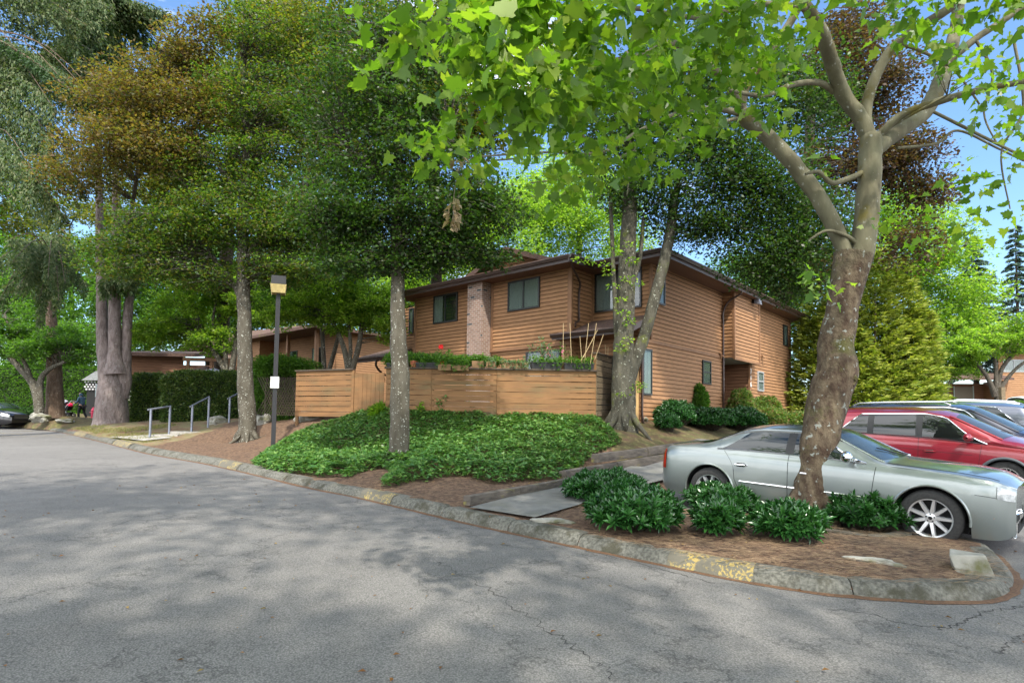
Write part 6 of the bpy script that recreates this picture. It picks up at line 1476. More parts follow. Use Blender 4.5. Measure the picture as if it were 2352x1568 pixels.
for i, (pl_, rl) in enumerate(LB):
    sc_ = {0:.70, 1:.95, 2:.80, 3:.85, 4:.88}.get(i, .72)
    b = MB(); limb(b, [p-pb for p in pl_], [q_*sc_ for q_ in rl], 12 if rl[0] > .06 else 7, 7, .10, 40+i); b.build('branch', LM['bk_plane'], plane, True, 60)
# knots and scars on the trunk
for (px, py, rw_, s_) in [(1952,868,20,2),(1948,775,13,3)]:
    c_ = P(px, py, pd-.12); o = rock('burl', None, c_-pb, (rw_/FPX*pd,)*3, s_, LM['bk_plane_low']); o.parent = plane
    for k_ in ('label','category'):
        if k_ in o: del o[k_]
# upper crown over the road, above the frame
crown_up = [((1.5,4.5,9.5),(8,5.5,1.6),1.2),((-6,3.0,9.0),(6,5,1.5),1.0),((6,8,11),(5,5,2),.6),((-1,-2.5,8.5),(8,3.5,1.3),1.0),((6,0,9),(5,5,1.3),.7)]
r_up = np.random.RandomState(77); n_ = 30000; cc = np.concatenate([np.array(c)+ (lambda d: d/np.linalg.norm(d,axis=1)[:,None])(r_up.normal(size=(int(110*w),3)))*np.array(r3)*r_up.uniform(.1,1,(int(110*w),1)) for c, r3, w in crown_up])
k = r_up.choice(len(cc), n_); d_ = r_up.normal(size=(n_,3)); d_ /= np.linalg.norm(d_,axis=1)[:,None]; q = cc[k]+d_*1.0*r_up.uniform(.1,1,(n_,1)); m_ = ~in_view(q)
leaves_at('upper_foliage', q[m_]-np.array(pb), d_[m_], .2, LM['lf_plane'], plane, r_up, asp=.6, shape='ivy')
# dead leaf clusters hanging at the tip of one branch
M['dead'] = leafmat('dry_tan_leaves', [(.33,.24,.15),(.42,.33,.22)], tmul=.7, trans=.3)
leafcloud('dry_leaves', [tuple(P(1042,480,5.6)-pb), tuple(P(1040,500,5.6)-pb), tuple(P(1052,370,5.5)-pb), tuple(P(1040,450,5.6)-pb)], [(.045,.045,.12),(.04,.04,.10),(.06,.05,.07),(.02,.02,.08)], 50, .10, M['dead'], plane, seed=3, up=.0, droop=1.2)
b = MB(); b.tube(smooth_path([P(1090,360,5.55)-pb, P(1062,375,5.55)-pb, P(1045,430,5.6)-pb, P(1041,500,5.6)-pb],4), .006, 5); b.tube(smooth_path([P(1062,375,5.55)-pb, P(1180,365,5.2)-pb],2), .008, 5); b.build('dry_twig', LM['bk_plane'], plane)

# --- multi stemmed beech by the fence
bb_ = Q(1430, 984); bd0 = bb_.y
tk = ppx([(1431,930,56),(1431,860,52),(1433,780,46),(1437,700,42),(1440,600,40),(1446,480,34),(1446,380,28),(1442,250,20),(1440,120,12)], bd0)
lim = [ppx([(1442,880,32),(1458,830,30),(1480,770,28),(1500,700,27),(1518,630,26),(1538,540,24),(1550,440,18)], bd0), ppx([(1425,850,12),(1416,760,13),(1412,680,11),(1408,600,10),(1402,450,9)], bd0), ppx([(1440,680,12),(1456,640,12),(1470,590,10),(1478,500,8)], bd0)]
bee = tree('beech_tree', 'grey multi stemmed beech with lichen spots rising in front of the porch', 'tree', bb_, ([bb_]+tk[0], [tk[1][0]]+tk[1]), LM['bk_moss'], lim,
  [B_(1420,260,bd0,170,150,w=.9),B_(1600,330,bd0,150,130,w=.9),B_(1740,420,bd0,140,120,w=.9),B_(1480,440,bd0,110,80,w=.45),B_(1620,520,bd0,110,60,w=.4),B_(1760,590,bd0,100,80,w=.5),B_(1850,520,bd0,110,110,w=.7),B_(1830,640,bd0,60,50,w=.2),B_(1650,150,bd0,200,120,w=.8),B_(1850,220,bd0,120,120,w=.5)],
  LM['lf_dark'], 90000, .10, 11, ncl=190, clr=.62, twigs=.35, twr=.007, flatc=.6, maxtw=1.5)
sp_ = leafcloud('low_sprays', [tuple(P(px,py,bd0-.35)-bb_) for px, py in [(1330,595),(1355,600),(1390,610),(1400,625),(1410,660),(1425,690),(1440,640),(1452,600),(1445,560),(1415,580),(1430,720),(1445,740),(1440,780),(1425,800),(1465,650),(1460,890),(1430,905),(1475,885)]], [(.18,.15,.10)]*18, 420, .10, LM['lf_lime'], bee, seed=4)
# --- copper beech behind
cb_ = at(1700, 33); tree('copper_beech', 'tall dark copper leafed beech rising behind the right wing of the house', 'tree', cb_, ([cb_, P(1830,600,26), P(1860,300,25), P(1870,50,25)], [.3,.25,.2,.1]), LM['bk_dark'], [],
  [B_(1900,180,25,120,110,w=.9),B_(2010,230,25,110,120,w=.9),B_(2050,370,25,95,80,w=.7),B_(2130,450,25,70,50,w=.3),B_(1930,400,25,110,90,w=.6),B_(1960,70,25,80,60,w=.4),B_(2090,560,25,70,60,w=.2),B_(1880,600,25,110,70,w=.5)], LM['lf_copper'], 42000, .15, 12, ncl=120, clr=.8, twigs=.5, twr=.02, flare=False)
# --- lichen trunk at the kerb
lb_ = Q(916, 1064); ld0 = lb_.y
tk = ppx([(918,1000,46),(919,900,44),(916,800,38),(913,700,33),(914,620,30),(912,520,27),(920,430,24),(914,330,18),(905,200,14),(900,60,9)], ld0)
lim = [ppx([(913,560,12),(950,520,10),(1000,500,8),(1080,470,5)], ld0), ppx([(912,600,12),(870,560,10),(810,530,8),(740,520,5)], ld0), ppx([(920,430,14),(980,360,10),(1030,300,7)], ld0), ppx([(916,430,12),(850,380,9),(790,330,6)], ld0)]
tree('street_tree', 'slim tree with pale lichen spotted trunk standing in the ivy by the kerb', 'tree', lb_, ([lb_]+tk[0], [tk[1][0]]+tk[1]), LM['bk_grey'], lim,
  [B_(930,500,ld0,210,70,w=.8),B_(1090,480,ld0,130,80,w=.6),B_(780,490,ld0,150,80,w=.6),B_(900,370,ld0,220,90,w=1),B_(880,230,ld0,230,100,w=1),B_(930,90,ld0,220,90,w=.8),B_(1000,570,ld0,120,50,w=.35),B_(820,600,ld0,110,50,w=.35),B_(1130,580,ld0,60,40,w=.12),B_(950,620,ld0,60,30,w=.12)], LM['lf_dark'], 62000, .088, 13, ncl=230, clr=.38, flatc=.4, twigs=.7, twr=.008)
tree('street_tree', 'bronze tipped tree crown filling the space above the slim lichen spotted trunk', 'tree', at(1010, 31), ([at(1010,31), P(1000,500,22), P(1000,250,20), P(1010,60,20)], [.28,.2,.15,.08]), LM['bk_dark'], [],
  [B_(950,250,19,170,80,w=1),B_(1080,280,19,120,70,w=.6),B_(840,190,19,150,90,w=.8),B_(1020,100,19,180,110,w=1),B_(780,60,19,150,80,w=.6),B_(1250,180,19,120,110,w=.5)], LM['lf_olive'], 50000, .12, 14, ncl=130, clr=.75, twigs=.6, twr=.015, flare=False)
# --- second street tree
sb_ = Q(567, 1013); sd0 = sb_.y
tk = ppx([(568,960,38),(564,880,35),(562,800,32),(561,720,30),(559,650,28),(558,560,24),(562,460,20),(566,330,16),(560,180,12),(558,30,8)], sd0)
lim = [ppx([(558,700,14),(535,650,12),(480,580,10),(420,520,8),(350,490,6)], sd0), ppx([(560,600,12),(620,520,10),(700,470,7)], sd0), ppx([(560,460,12),(500,380,9),(430,330,6)], sd0), ppx([(562,520,10),(480,470,8),(400,400,5)], sd0)]
tree('street_tree', 'straight brown grey trunk with exposed roots left of the lamp post', 'tree', sb_, ([sb_]+tk[0], [tk[1][0]]+tk[1]), LM['bk_grey'], lim,
  [B_(560,510,sd0,230,80,w=1),B_(400,530,sd0,170,80,w=.8),B_(710,530,sd0,150,80,w=.7),B_(580,390,sd0,210,80,w=.9),B_(300,590,sd0,130,60,w=.5),B_(650,620,sd0,120,40,w=.35),B_(440,630,sd0,130,40,w=.35),B_(620,250,sd0,190,90,w=.8),B_(640,100,sd0,160,90,w=.5)], LM['lf_street'], 78000, .100, 15, ncl=260, clr=.46, flatc=.38, twigs=.6, twr=.01)
tree('street_tree', 'tall olive and yellow leafed tree filling the sky left of centre', 'tree', at(500, 36), ([at(500,36), P(520,600,27), P(540,300,26), P(560,40,26)], [.35,.28,.2,.1]), LM['bk_dark'], [ppx([(530,450,20),(440,380,14),(360,300,8)], 26), ppx([(535,380,18),(640,300,13),(720,230,7)], 26)],
  [B_(600,280,25,200,110,w=1.1),B_(480,200,25,110,90,w=.5),B_(700,150,25,180,120,w=1.1),B_(620,50,25,150,70,w=.6),B_(400,400,25,150,90,w=.8),B_(780,300,25,120,100,w=.6)], LM['lf_olive'], 60000, .15, 16, ncl=170, clr=.9, flatc=.45, twigs=.5, twr=.02, flare=False)
tree('plum_tree', 'bronze orange leafed plum tree high on the left beside the grey conifer', 'tree', at(262, 30), ([at(262,30), P(268,700,28), P(300,500,24), P(345,200,20)], [.12,.11,.08,.05]), LM['bk_dark'], [],
  [B_(330,200,19,110,90,w=1),B_(430,120,19,70,70,w=.5),B_(270,330,19,120,70,w=.8),B_(370,330,19,100,80,w=.7),B_(190,400,20,110,70,w=.5),B_(240,230,20,80,80,w=.5),B_(480,60,19,50,40,w=.15),B_(440,250,19,80,70,w=.5)], LM['lf_bronze'], 30000, .11, 17, ncl=170, clr=.5, flatc=.45, twigs=.5, twr=.012, flare=False)

# --- conifers
def conifer_sprays(name, lab, base, trunk, bark_, sprays, n, size, lm, seed, ln=3.5, group=None, cat='tree', spread=.5, more=None):
    """hanging needle curtains: each spray is a drooping branch from a to b with dangling foliage"""
    r = np.random.RandomState(seed); t = thing(name, lab, cat, base, 0, group); b = MB(); limb(b, [Vector(p)-Vector(base) for p in trunk[0]], trunk[1], 14, 6, .10, seed); b.build('trunk', bark_, t, True, 60)
    if more:
        for pl_, rl in more: b = MB(); limb(b, [Vector(p)-Vector(base) for p in pl_], rl, 12, 6, .12, seed+9); b.build('trunk', bark_, t, True, 60)
    Q_, A_ = [], []; b = MB(); per = max(1, n//len(sprays))
    for a, e, hang in sprays:
        a, e = np.array(a), np.array(e); m_ = (a+e)/2+np.array([0,0,.12*np.linalg.norm(e-a)])
        b.tube(smooth_path([Vector(a)-Vector(base), Vector(m_)-Vector(base), Vector(e)-Vector(base)], 4), list(np.linspace(.03,.008,9)), 5, False)
        u = r.uniform(0,1,per)**.8; p = ((1-u)**2)[:,None]*a+(2*u*(1-u))[:,None]*m_+(u**2)[:,None]*e; d = (e-a)/np.linalg.norm(e-a); s_ = np.cross(d,[0,0,1])
        # quantise into hanging strings
        ks = r.randint(0, 26, per)/26.; u2 = ks; p = ((1-u2)**2)[:,None]*a+(2*u2*(1-u2))[:,None]*m_+(u2**2)[:,None]*e
        side = (r.randint(-4,5,per)/4.)*spread*(1.1-u2); dn = r.uniform(0,1,per)**1.5*hang*(1-.3*u2)*(.65+.35*np.sin(ks*97))
        p = p+side[:,None]*s_+d*(.25*np.abs(side))[:,None]; p[:,2] -= dn+.15*np.abs(side); p += r.normal(size=p.shape)*.035*size*9
        Q_.append(p); aa = d[None,:]*r.uniform(.2,.9,(per,1))+s_[None,:]*(np.sign(side+1e-3)*.4)[:,None]+r.normal(size=(per,3))*.3; aa[:,2] -= r.uniform(.2,1.1,per); A_.append(aa)
    b.build('branches', bark_, t, True, 0)
    q = np.concatenate(Q_)-np.array(base); leaves_at('foliage', q, np.tile([0,0,1.],(len(q),1)), size, lm, t, r, asp=.34, up=.3, jitter=.8, shape='lance', dirs=np.concatenate(A_))
    return t
wc = at(255, 26.5); rs_ = np.random.RandomState(3)
def ring(top, bot, d, cxp, n, reach, hang, seed):
    r = np.random.RandomState(seed); out = []
    for i in range(n):
        py = top+(bot-top)*r.uniform(); c_ = P(cxp(py), py, d); a = r.uniform(0, 2*math.pi); L_ = reach*r.uniform(.6,1.1)*(.45+.55*(py-top)/(bot-top)); e = c_+Vector((math.cos(a)*L_, math.sin(a)*L_, -.18*L_)); out.append((tuple(c_), tuple(e), hang*r.uniform(.6,1.2)))
    return out
m1 = ppx([(258,935,66),(258,880,56),(246,835,38),(236,780,25),(234,720,23),(233,660,21),(230,560,18),(226,300,12),(222,50,8)], 26.5)
m2 = ppx([(266,860,50),(264,810,28),(263,740,25),(264,680,24),(266,560,18),(266,300,12)], 26.3)
m3 = ppx([(280,915,30),(284,870,32),(289,800,22),(293,730,20),(298,670,18),(303,560,14)], 26.6)
conifer_sprays('spruce_tree', 'huge spruce with three violet grey stems and scarred bark beside the hedge', wc, ([wc-Vector((0,0,.2)),wc+Vector((0,0,.1))]+m1[0], [m1[1][0]*1.25, m1[1][0]*1.05]+m1[1]), LM['bk_purple'],
  ring(-150, 250, 26.5, lambda y: 235, 46, 4.6, 1.4, 5)+[(tuple(P(270,640,26.3)), tuple(P(x,y,25.0)), .8) for x, y in ((330,610),(300,640),(380,580),(240,655),(420,560))], 60000, .22, LM['lf_spruce'], 21, more=[m2, m3])
wk2 = at(-60, 24); conifer_sprays('weeping_conifer', 'weeping conifer with long drooping grey green curtains at the upper left edge', wk2, ([wk2, P(-60,600,23), P(-60,300,23), P(-60,50,23)], [.5,.42,.3,.15]), LM['bk_brown'],
  [(tuple(P(-60,y0,23)), tuple(P(x1,y1,d1)), hg) for y0, x1, y1, d1, hg in [(60,290,300,21,2.6),(70,240,260,20.5,2.4),(90,180,230,20,2.8),(120,130,260,19.5,2.6),(200,230,380,21,2.2),(180,120,330,20,2.4),(250,200,440,20.5,1.8),(300,90,420,19.5,2.2),(350,150,500,20,1.6),(60,60,160,20.5,2.4),(-20,200,60,22,2.4),(-60,260,20,22,2.2),(-60,150,-20,21,2.4)]], 42000, .17, LM['lf_spruce'], 22)
LM['lf_moss'] = leafmat('deep_green_needles', [(.014,.045,.012),(.03,.07,.018),(.05,.09,.028)], rough=.6, trans=.2)
wco = bpy.data.objects['weeping_conifer'] if 'weeping_conifer' in bpy.data.objects else None
pp_ = smooth_path([P(-60,60,21), P(60,130,20.5), P(160,205,20), P(250,270,19.7), P(305,312,19.5)], 8); b = MB(); b.tube([p-wk2 for p in pp_], .05, 6, False); b.build('bough', LM['bk_brown'], wco)
leafcloud('bough_foliage', [tuple(p-wk2-Vector((0,0,.12))) for p in pp_], [(.26,.3,.26)]*len(pp_), 6000, .13, LM['lf_moss'], wco, seed=14, asp=.3, droop=.8, up=.2)
bt = at(125, 33); m1 = ppx([(126,900,32),(124,840,30),(121,790,26),(118,740,22),(114,650,18)], 33)
conifer_sprays('spruce_tree', 'brown trunked spruce with pale hanging tips behind the small boulders', bt, ([bt-Vector((0,0,.2)), bt+Vector((0,0,.3))]+m1[0], [m1[1][0]*1.5, m1[1][0]*1.15]+m1[1]), LM['bk_brown'],
  [(tuple(P(118,600+rs_.uniform(-60,60),32)), tuple(P(x,y,d)), 1.3) for x, y, d in [(-10,600,25),(60,620,26),(110,640,25),(150,650,26),(40,660,25),(90,690,26),(0,690,25),(130,700,27),(180,620,28),(60,570,26),(170,580,28),(20,550,26),(200,660,28),(90,740,27),(135,690,25),(30,600,24)]], 26000, .17, LM['lf_spruce'], 23)
# bluish conifer and others beyond the parking lot
def cone_tree(name, lab, px, d, pytop, pybot, wpx_, lm, n, size, seed, group=None):
    b0 = at(px, d); t = thing(name, lab, 'tree', b0, 0, group); top = P(px, pytop, d); hh = top.z-b0.z; b = MB(); b.tube([(0,0,-.3),(0,0,hh*.5),(0,0,hh)], [.28,.15,.02], 10); b.build('trunk', LM['bk_brown'], t, True)
    z0 = P(px, pybot, d).z-b0.z; r = np.random.RandomState(seed); nb = 90; Q_, A_ = [], []; bm2 = MB(); per = n//nb
    for i in range(nb):
        u = i/nb; z = hh-(hh-z0)*u**.9; L_ = wpx_/FPX*d*(.08+.92*u)*r.uniform(.7,1.1); a = i*2.4+r.uniform(-.3,.3); dr = np.array([math.cos(a), math.sin(a), -.15]); p0 = np.array([0,0,z]); bm2.tube([p0, p0+dr*L_], [.03,.008], 4, False)
        uu = r.uniform(.1,1,per); s_ = np.array([-dr[1],dr[0],0]); p = p0+dr*(uu*L_)[:,None]+s_*(r.normal(size=per)*.16*L_*(1.15-uu))[:,None]; p[:,2] += -.10*L_*uu**2+r.normal(size=per)*.05; p[:,2] -= r.uniform(0,.25,per)*L_*.25
        Q_.append(p); aa = dr+s_*r.normal(size=(per,1))*.7+r.normal(size=(per,3))*.2; aa[:,2] -= .35; A_.append(aa)
    bm2.build('branches', LM['bk_brown'], t); q = np.concatenate(Q_); leaves_at('foliage', q, np.tile([0,0,1.],(len(q),1)), size, lm, t, r, asp=.25, up=.4, jitter=.6, shape='lance', dirs=np.concatenate(A_)); return t
LM['lf_blue'] = leafmat('blue_green_needles', [(.025,.06,.045),(.045,.09,.06),(.08,.13,.08)], rough=.6, trans=.15)
cone_tree('cedar_tree', 'blue green layered conifer beyond the parking lot, right of the bright maple', 2245, 52, 545, 850, 120, LM['lf_blue'], 36000, .34, 31, 'trees beyond the parking lot')
cone_tree('cedar_tree', 'dark conifer at the right edge far beyond the bins', 2345, 60, 520, 860, 90, LM['lf_blue'], 20000, .36, 32, 'trees beyond the parking lot')
# golden cypress: overlapping feathery cones
gq = at(1985, 29); gt_ = thing('golden_cypress', 'broad golden yellow cypress with feathery sprays behind the red crossover', 'tree', gq); r = np.random.RandomState(8); Q_, A_ = [], []; bmx = MB()
for (px, ptop, wd_, dd) in [(1990,565,150,29),(1895,640,95,28.0),(2075,640,95,28.2),(2110,710,75,27.8),(1870,730,70,27.6),(1940,590,120,28.4),(2040,590,120,28.4),(1930,680,90,27.2),(2010,660,110,27.0),(2080,740,80,27.2),(1960,760,90,26.6)]:
    top = P(px, ptop, dd); c0_ = at(px, dd); hh = top.z-c0_.z; bmx.tube([c0_-gq, top-gq], [.10,.02], 6)
    nb = 150
    for i in range(nb):
        u = (i+.5)/nb; z = hh*(1-.95*u); L_ = wd_/FPX*dd*(.10+.90*u**.42)*r.uniform(.8,1.08); a = i*2.4+r.uniform(-.3,.3); el = .35; dr = np.array([math.cos(a)*math.cos(el), math.sin(a)*math.cos(el), math.sin(el)]); p0 = np.array(c0_-gq)+np.array([0,0,z-.25*L_])
        per = 52; uu = r.uniform(.35,1.02,per)**.7; s_ = np.array([-math.sin(a),math.cos(a),0]); w_ = r.normal(size=per)*.22*(1.2-uu)*min(L_,1.6); p = p0+dr*(uu*L_)[:,None]+s_*w_[:,None]; p[:,2] += r.normal(size=per)*.05-.25*np.abs(w_); Q_.append(p)
        aa = dr+s_*(np.sign(w_)*.45)[:,None]+r.normal(size=(per,3))*.15; aa[:,2] -= .15; A_.append(aa)
bmx.build('trunk', LM['bk_brown'], gt_, True); q = np.concatenate(Q_); leaves_at('foliage', q, np.tile([0,0,1.],(len(q),1)), .26, LM['lf_gold'], gt_, r, asp=.3, up=.3, jitter=.5, shape='lance', dirs=np.concatenate(A_))

# --- background broadleaves
G_ = 'trees behind the houses'
bgs = [
 ('pale sunlit tree behind the ridge of the main house, nearest its brick chimney', 1130, 44, [(1130,560,170,110,1),(1030,520,110,100,.6),(1230,500,130,100,.7)], 'lf_lime', 34000, .20),
 ('bright leafy tree rising behind the gable of the main house', 1330, 46, [(1330,480,140,120,1),(1420,560,110,90,.6),(1240,430,110,90,.5)], 'lf_lime', 30000, .21),
 ('green tree behind the eaves of the right wing, left of the golden cypress', 1740, 48, [(1740,690,110,90,1),(1690,630,60,50,.3),(1820,760,80,80,.6),(1800,640,90,70,.5)], 'lf_mid', 26000, .22),
 ('bright yellow green maple behind the golden cypress', 2110, 46, [(2100,560,110,110,.9),(2170,660,100,110,.9),(2060,480,70,60,.35),(2200,760,90,80,.7),(2030,600,80,90,.5)], 'lf_lime', 42000, .22),
 ('shaded tree filling the gap behind the triple stemmed spruce', 330, 50, [(330,680,130,90,1),(420,610,110,80,.6),(250,620,100,80,.5)], 'lf_mid', 26000, .24),
 ('dark tree behind the long left hedge', 60, 52, [(60,760,140,80,1),(150,700,110,80,.6),(0,650,110,90,.6)], 'lf_mid', 26000, .24),
 ('green tree behind the neighbouring house roof, left of the lamp post', 560, 56, [(560,640,150,80,1),(470,600,110,80,.6),(650,600,110,90,.7)], 'lf_mid', 26000, .25),
 ('pale green tree beyond the neighbouring house, right of the lamp post', 800, 54, [(800,600,150,90,1),(900,640,90,70,.6),(720,560,110,90,.6)], 'lf_lime', 28000, .24),
 ('tall dim tree in the far left background', 160, 60, [(160,560,170,120,1),(40,500,120,120,.8),(300,500,120,100,.7)], 'lf_olive', 30000, .28),
 ('tall dim tree in the background above the neighbouring house', 480, 64, [(480,480,170,120,1),(640,470,140,120,.8),(800,450,130,120,.8)], 'lf_mid', 30000, .30),
 ('wide bright tree standing just behind the neighbouring house roof', 690, 50, [(690,720,120,50,1),(590,710,90,50,.6),(820,720,90,50,.6),(640,650,120,60,.7)], 'lf_lime', 26000, .21),
 ('green tree low behind the brick chimney of the neighbouring house', 470, 50, [(470,740,120,60,1),(380,700,100,60,.7),(560,700,100,60,.7)], 'lf_mid', 24000, .22),
 ('yellowish feathery tree left of the main house roof', 960, 42, [(960,640,90,60,1),(900,720,70,60,.6),(1040,600,90,60,.7)], 'lf_lime', 22000, .18),
 ('tall dark tree at the far left edge of the street', 20, 56, [(20,640,120,100,1),(100,820,110,50,.6),(0,400,120,120,.8)], 'lf_mid', 26000, .26),
 ('sparse green tree behind the carport roof', 250, 44, [(200,800,110,60,.8),(330,790,90,50,.6),(120,800,80,60,.5)], 'lf_mid', 20000, .2)]
for i, (lab, px, d, bl, lm_, n_, sz) in enumerate(bgs):
    b0 = at(px, d); tp_ = P(px, bl[0][1]-40, d)
    tree('broadleaf_tree', lab, 'tree', b0, ([b0, b0+(tp_-b0)*.4+Vector((.3,0,0)), b0+(tp_-b0)*.75, tp_], [.32,.26,.18,.06]), LM['bk_dark'], [], [B_(x, y, d, rx, ry, w=w) for x, y, rx, ry, w in bl], LM[lm_], n_, sz, 60+i, ncl=90, clr=1.25, flatc=.55, twigs=.4, twr=.025, group=G_, flare=False, fill=.35)
# --- small ornamental trees
def small(lab, px, py, d, limbs_, bl, lm_, n_, sz, seed, ncl=70, clr=.4, grp='small trees behind the hedges', bark_=None):
    b0 = at(px, d); t0 = P(px, py, d); pl = [ppx(l_, d) for l_ in limbs_]
    return tree('ornamental_tree', lab, 'tree', b0, ([b0, t0], [.16,.13]), bark_ or LM['bk_grey'], pl, [B_(x, y, d, rx, ry, w=w) for x, y, rx, ry, w in bl], LM[lm_], n_, sz, seed, ncl=ncl, clr=clr, flatc=.45, twigs=.8, twr=.01, group=grp, flare=False)
small('small many limbed tree behind the clipped hedge, left of the straight trunk', 528, 862, 28, [[(528,870,16),(500,820,12),(470,770,11),(450,720,8),(430,660,5)],[(530,865,14),(540,800,12),(550,740,9),(560,680,5)],[(520,860,12),(515,800,9),(490,740,7),(500,680,4)]], [(460,690,110,60,1),(540,660,80,60,.6),(390,750,90,50,.7),(600,700,80,60,.6),(330,770,60,40,.4),(480,775,70,35,.4)], 'lf_lime', 30000, .13, 81)
small('vase shaped lime green tree behind the gate', 802, 852, 24, [[(802,860,16),(790,800,12),(765,740,10),(740,690,7),(715,640,5)],[(806,858,15),(825,790,12),(832,740,9),(850,690,5)],[(800,858,12),(805,800,9),(800,740,7),(790,680,4)]], [(790,660,110,60,1),(860,700,70,50,.6),(720,700,80,50,.6),(880,750,50,40,.4),(790,730,80,35,.5),(660,720,60,40,.4)], 'lf_lime', 28000, .115, 82)
small('twin stemmed small tree rising beside the tall hedge arch', 745, 850, 25, [[(745,870,12),(742,800,10),(735,740,8),(700,690,6)],[(750,870,11),(775,780,9),(785,720,6)]], [(700,650,80,50,1),(650,700,60,50,.5),(760,620,70,50,.5)], 'lf_mid', 14000, .12, 83)
small('forked little tree with crossing grey limbs left of the brown spruce trunk', 88, 930, 32, [[(90,950,20),(80,890,18),(50,850,14),(0,800,10),(-40,780,8)],[(92,945,18),(92,880,14),(110,850,10),(150,830,7)],[(84,900,10),(60,840,9),(30,780,7),(10,720,5)]], [(60,790,100,40,.8),(0,740,90,50,.6),(130,790,80,40,.6)], 'lf_mid', 15000, .14, 84)
small('small tree with many dark limbs in front of the far orange house', 2290, 895, 37, [[(2286,910,14),(2270,870,9),(2240,830,7),(2210,800,5)],[(2290,905,12),(2300,850,9),(2330,810,6)],[(2288,900,10),(2287,840,8),(2280,790,5)],[(2292,900,10),(2330,850,7),(2370,820,5)]], [(2290,790,90,40,1),(2220,800,70,40,.6),(2350,760,60,40,.5),(2180,780,50,50,.3)], 'lf_lime', 15000, .15, 85, grp='trees beyond the parking lot', bark_=LM['bk_dark'])
small('thin stemmed little tree in front of the dark porch', 2172, 915, 38, [[(2170,925,5),(2165,880,4),(2163,850,3)],[(2174,925,5),(2180,880,4),(2195,850,3)]], [(2200,850,50,28,1),(2160,830,40,30,.5)], 'lf_lime', 5000, .14, 86, grp='trees beyond the parking lot')

# --- hedges
def hedge(lab, px0, px1, ptop, pbot, d, depth, n, sz, lm, seed, yaw=0, rounded=.25):
    a, e = P(px0, 960, d), P(px1, 960, d); w_ = e.x-a.x; zb_ = h1((a.x+e.x)/2, d)-.1; zt_ = P((px0+px1)/2, ptop, d).z
    t = thing('hedge', lab, 'hedge', ((a.x+e.x)/2, d+depth/2, zb_), R(yaw), 'clipped hedges'); hh = zt_-zb_
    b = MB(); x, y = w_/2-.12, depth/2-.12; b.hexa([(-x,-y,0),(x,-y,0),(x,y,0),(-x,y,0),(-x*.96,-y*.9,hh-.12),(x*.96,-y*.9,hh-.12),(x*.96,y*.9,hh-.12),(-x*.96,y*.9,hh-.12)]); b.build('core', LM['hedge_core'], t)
    r = np.random.RandomState(seed); A = [w_*hh, w_*depth, depth*hh]; f = r.choice(3, n, p=np.array(A)/sum(A)); q = np.zeros((n,3)); dd = np.zeros((n,3))
    u, v = r.uniform(-1,1,n), r.uniform(-1,1,n); X, Y = w_/2, depth/2
    m0 = f == 0; q[m0] = np.c_[u[m0]*X, -Y*np.ones(m0.sum()), (v[m0]+1)/2*hh]; dd[m0] = (0,-1,.2)
    m1_ = f == 1; q[m1_] = np.c_[u[m1_]*X, v[m1_]*Y, hh*np.ones(m1_.sum())]; dd[m1_] = (0,-.1,1)
    m2_ = f == 2; sg = np.sign(u[m2_]); q[m2_] = np.c_[sg*X, v[m2_]*Y, (np.abs(u[m2_]))*hh]; dd[m2_] = np.c_[sg, np.zeros(len(sg)), .2*np.ones(len(sg))]
    # round the corners and roughen
    tz = np.clip((q[:,2]/hh-.8)/.2, 0, 1)**2; ex = np.clip((np.abs(q[:,0])/X-.8)/.2, 0, 1)**2; q[:,2] -= ex*tz*rounded; q[:,0] *= 1-tz*rounded*.12; q[:,1] *= 1-tz*.25
    nz_ = np.array([mnoise.noise(Vector((p[0]*1.7,p[1]*1.7,p[2]*1.7+seed))) for p in q]); q += dd*(nz_*.12)[:,None]; q += r.normal(size=q.shape)*.05; q -= dd*(r.uniform(0,1,(n,1))**2)*.16
    leaves_at('foliage', q, dd, sz, lm, t, r, asp=.6, up=.1, jitter=.7, droop=.1); return t
hedge('long dark clipped hedge behind the stroller at far left', -60, 232, 842, 950, 42, 1.5, 16000, .13, LM['lf_mid'], 1)
hedge('short clipped green hedge just right of the triple spruce trunk', 288, 364, 860, 950, 29, 1.4, 9000, .10, LM['lf_hedge'], 2)
hedge('yellow flecked clipped hedge behind the handrails', 367, 562, 853, 958, 26, 1.6, 20000, .095, LM['lf_hedge'], 3)
hedge('tall dark hedge behind the lamp post', 578, 672, 826, 955, 22.3, 1.0, 14000, .075, LM['lf_mid'], 4)
ar = hedge('arching top of the tall hedge reaching over the slatted fence', 600, 722, 816, 862, 21.9, .9, 1, .075, LM['lf_mid'], 5)
for c_ in list(ar.children): bpy.data.objects.remove(c_)
ac = P(660, 838, 22.0); ar.location = (ac.x, ac.y, ac.z); b = MB(); b.tube(smooth_path([(-.9,.3,-2.2),(-.8,.2,-.4),(-.3,.1,0),(.7,0,.0)],4), .03, 6); b.tube([(.0,.1,-.02),(.4,.3,-1.9)], .02, 5); b.build('stems', LM['bk_dark'], ar)
leafcloud('foliage', [tuple(P(px,py,22)-ac) for px, py in [(600,835),(620,832),(640,830),(660,832),(680,835),(700,840),(715,845),(690,850),(650,845),(610,850)]], [(.42,.4,.30)]*10, 9000, .075, LM['lf_mid'], ar, seed=6)
lt = thing('lattice_panel', 'dark lattice panel between the tall hedge and the slatted fence', 'trellis', P(655,960,21.6).xy.to_3d()); zz = 1.75; lt.location = (*P(655,960,21.6).xy, zz); b = MB()
for i in range(-8, 9): b.tube([(i*.09-.35,0,0),(i*.09+.35,0,1.4)], .012, 4, False); b.tube([(i*.09+.35,.02,0),(i*.09-.35,.02,1.4)], .012, 4, False)
b.build('slats', M['fence_cap'], lt)

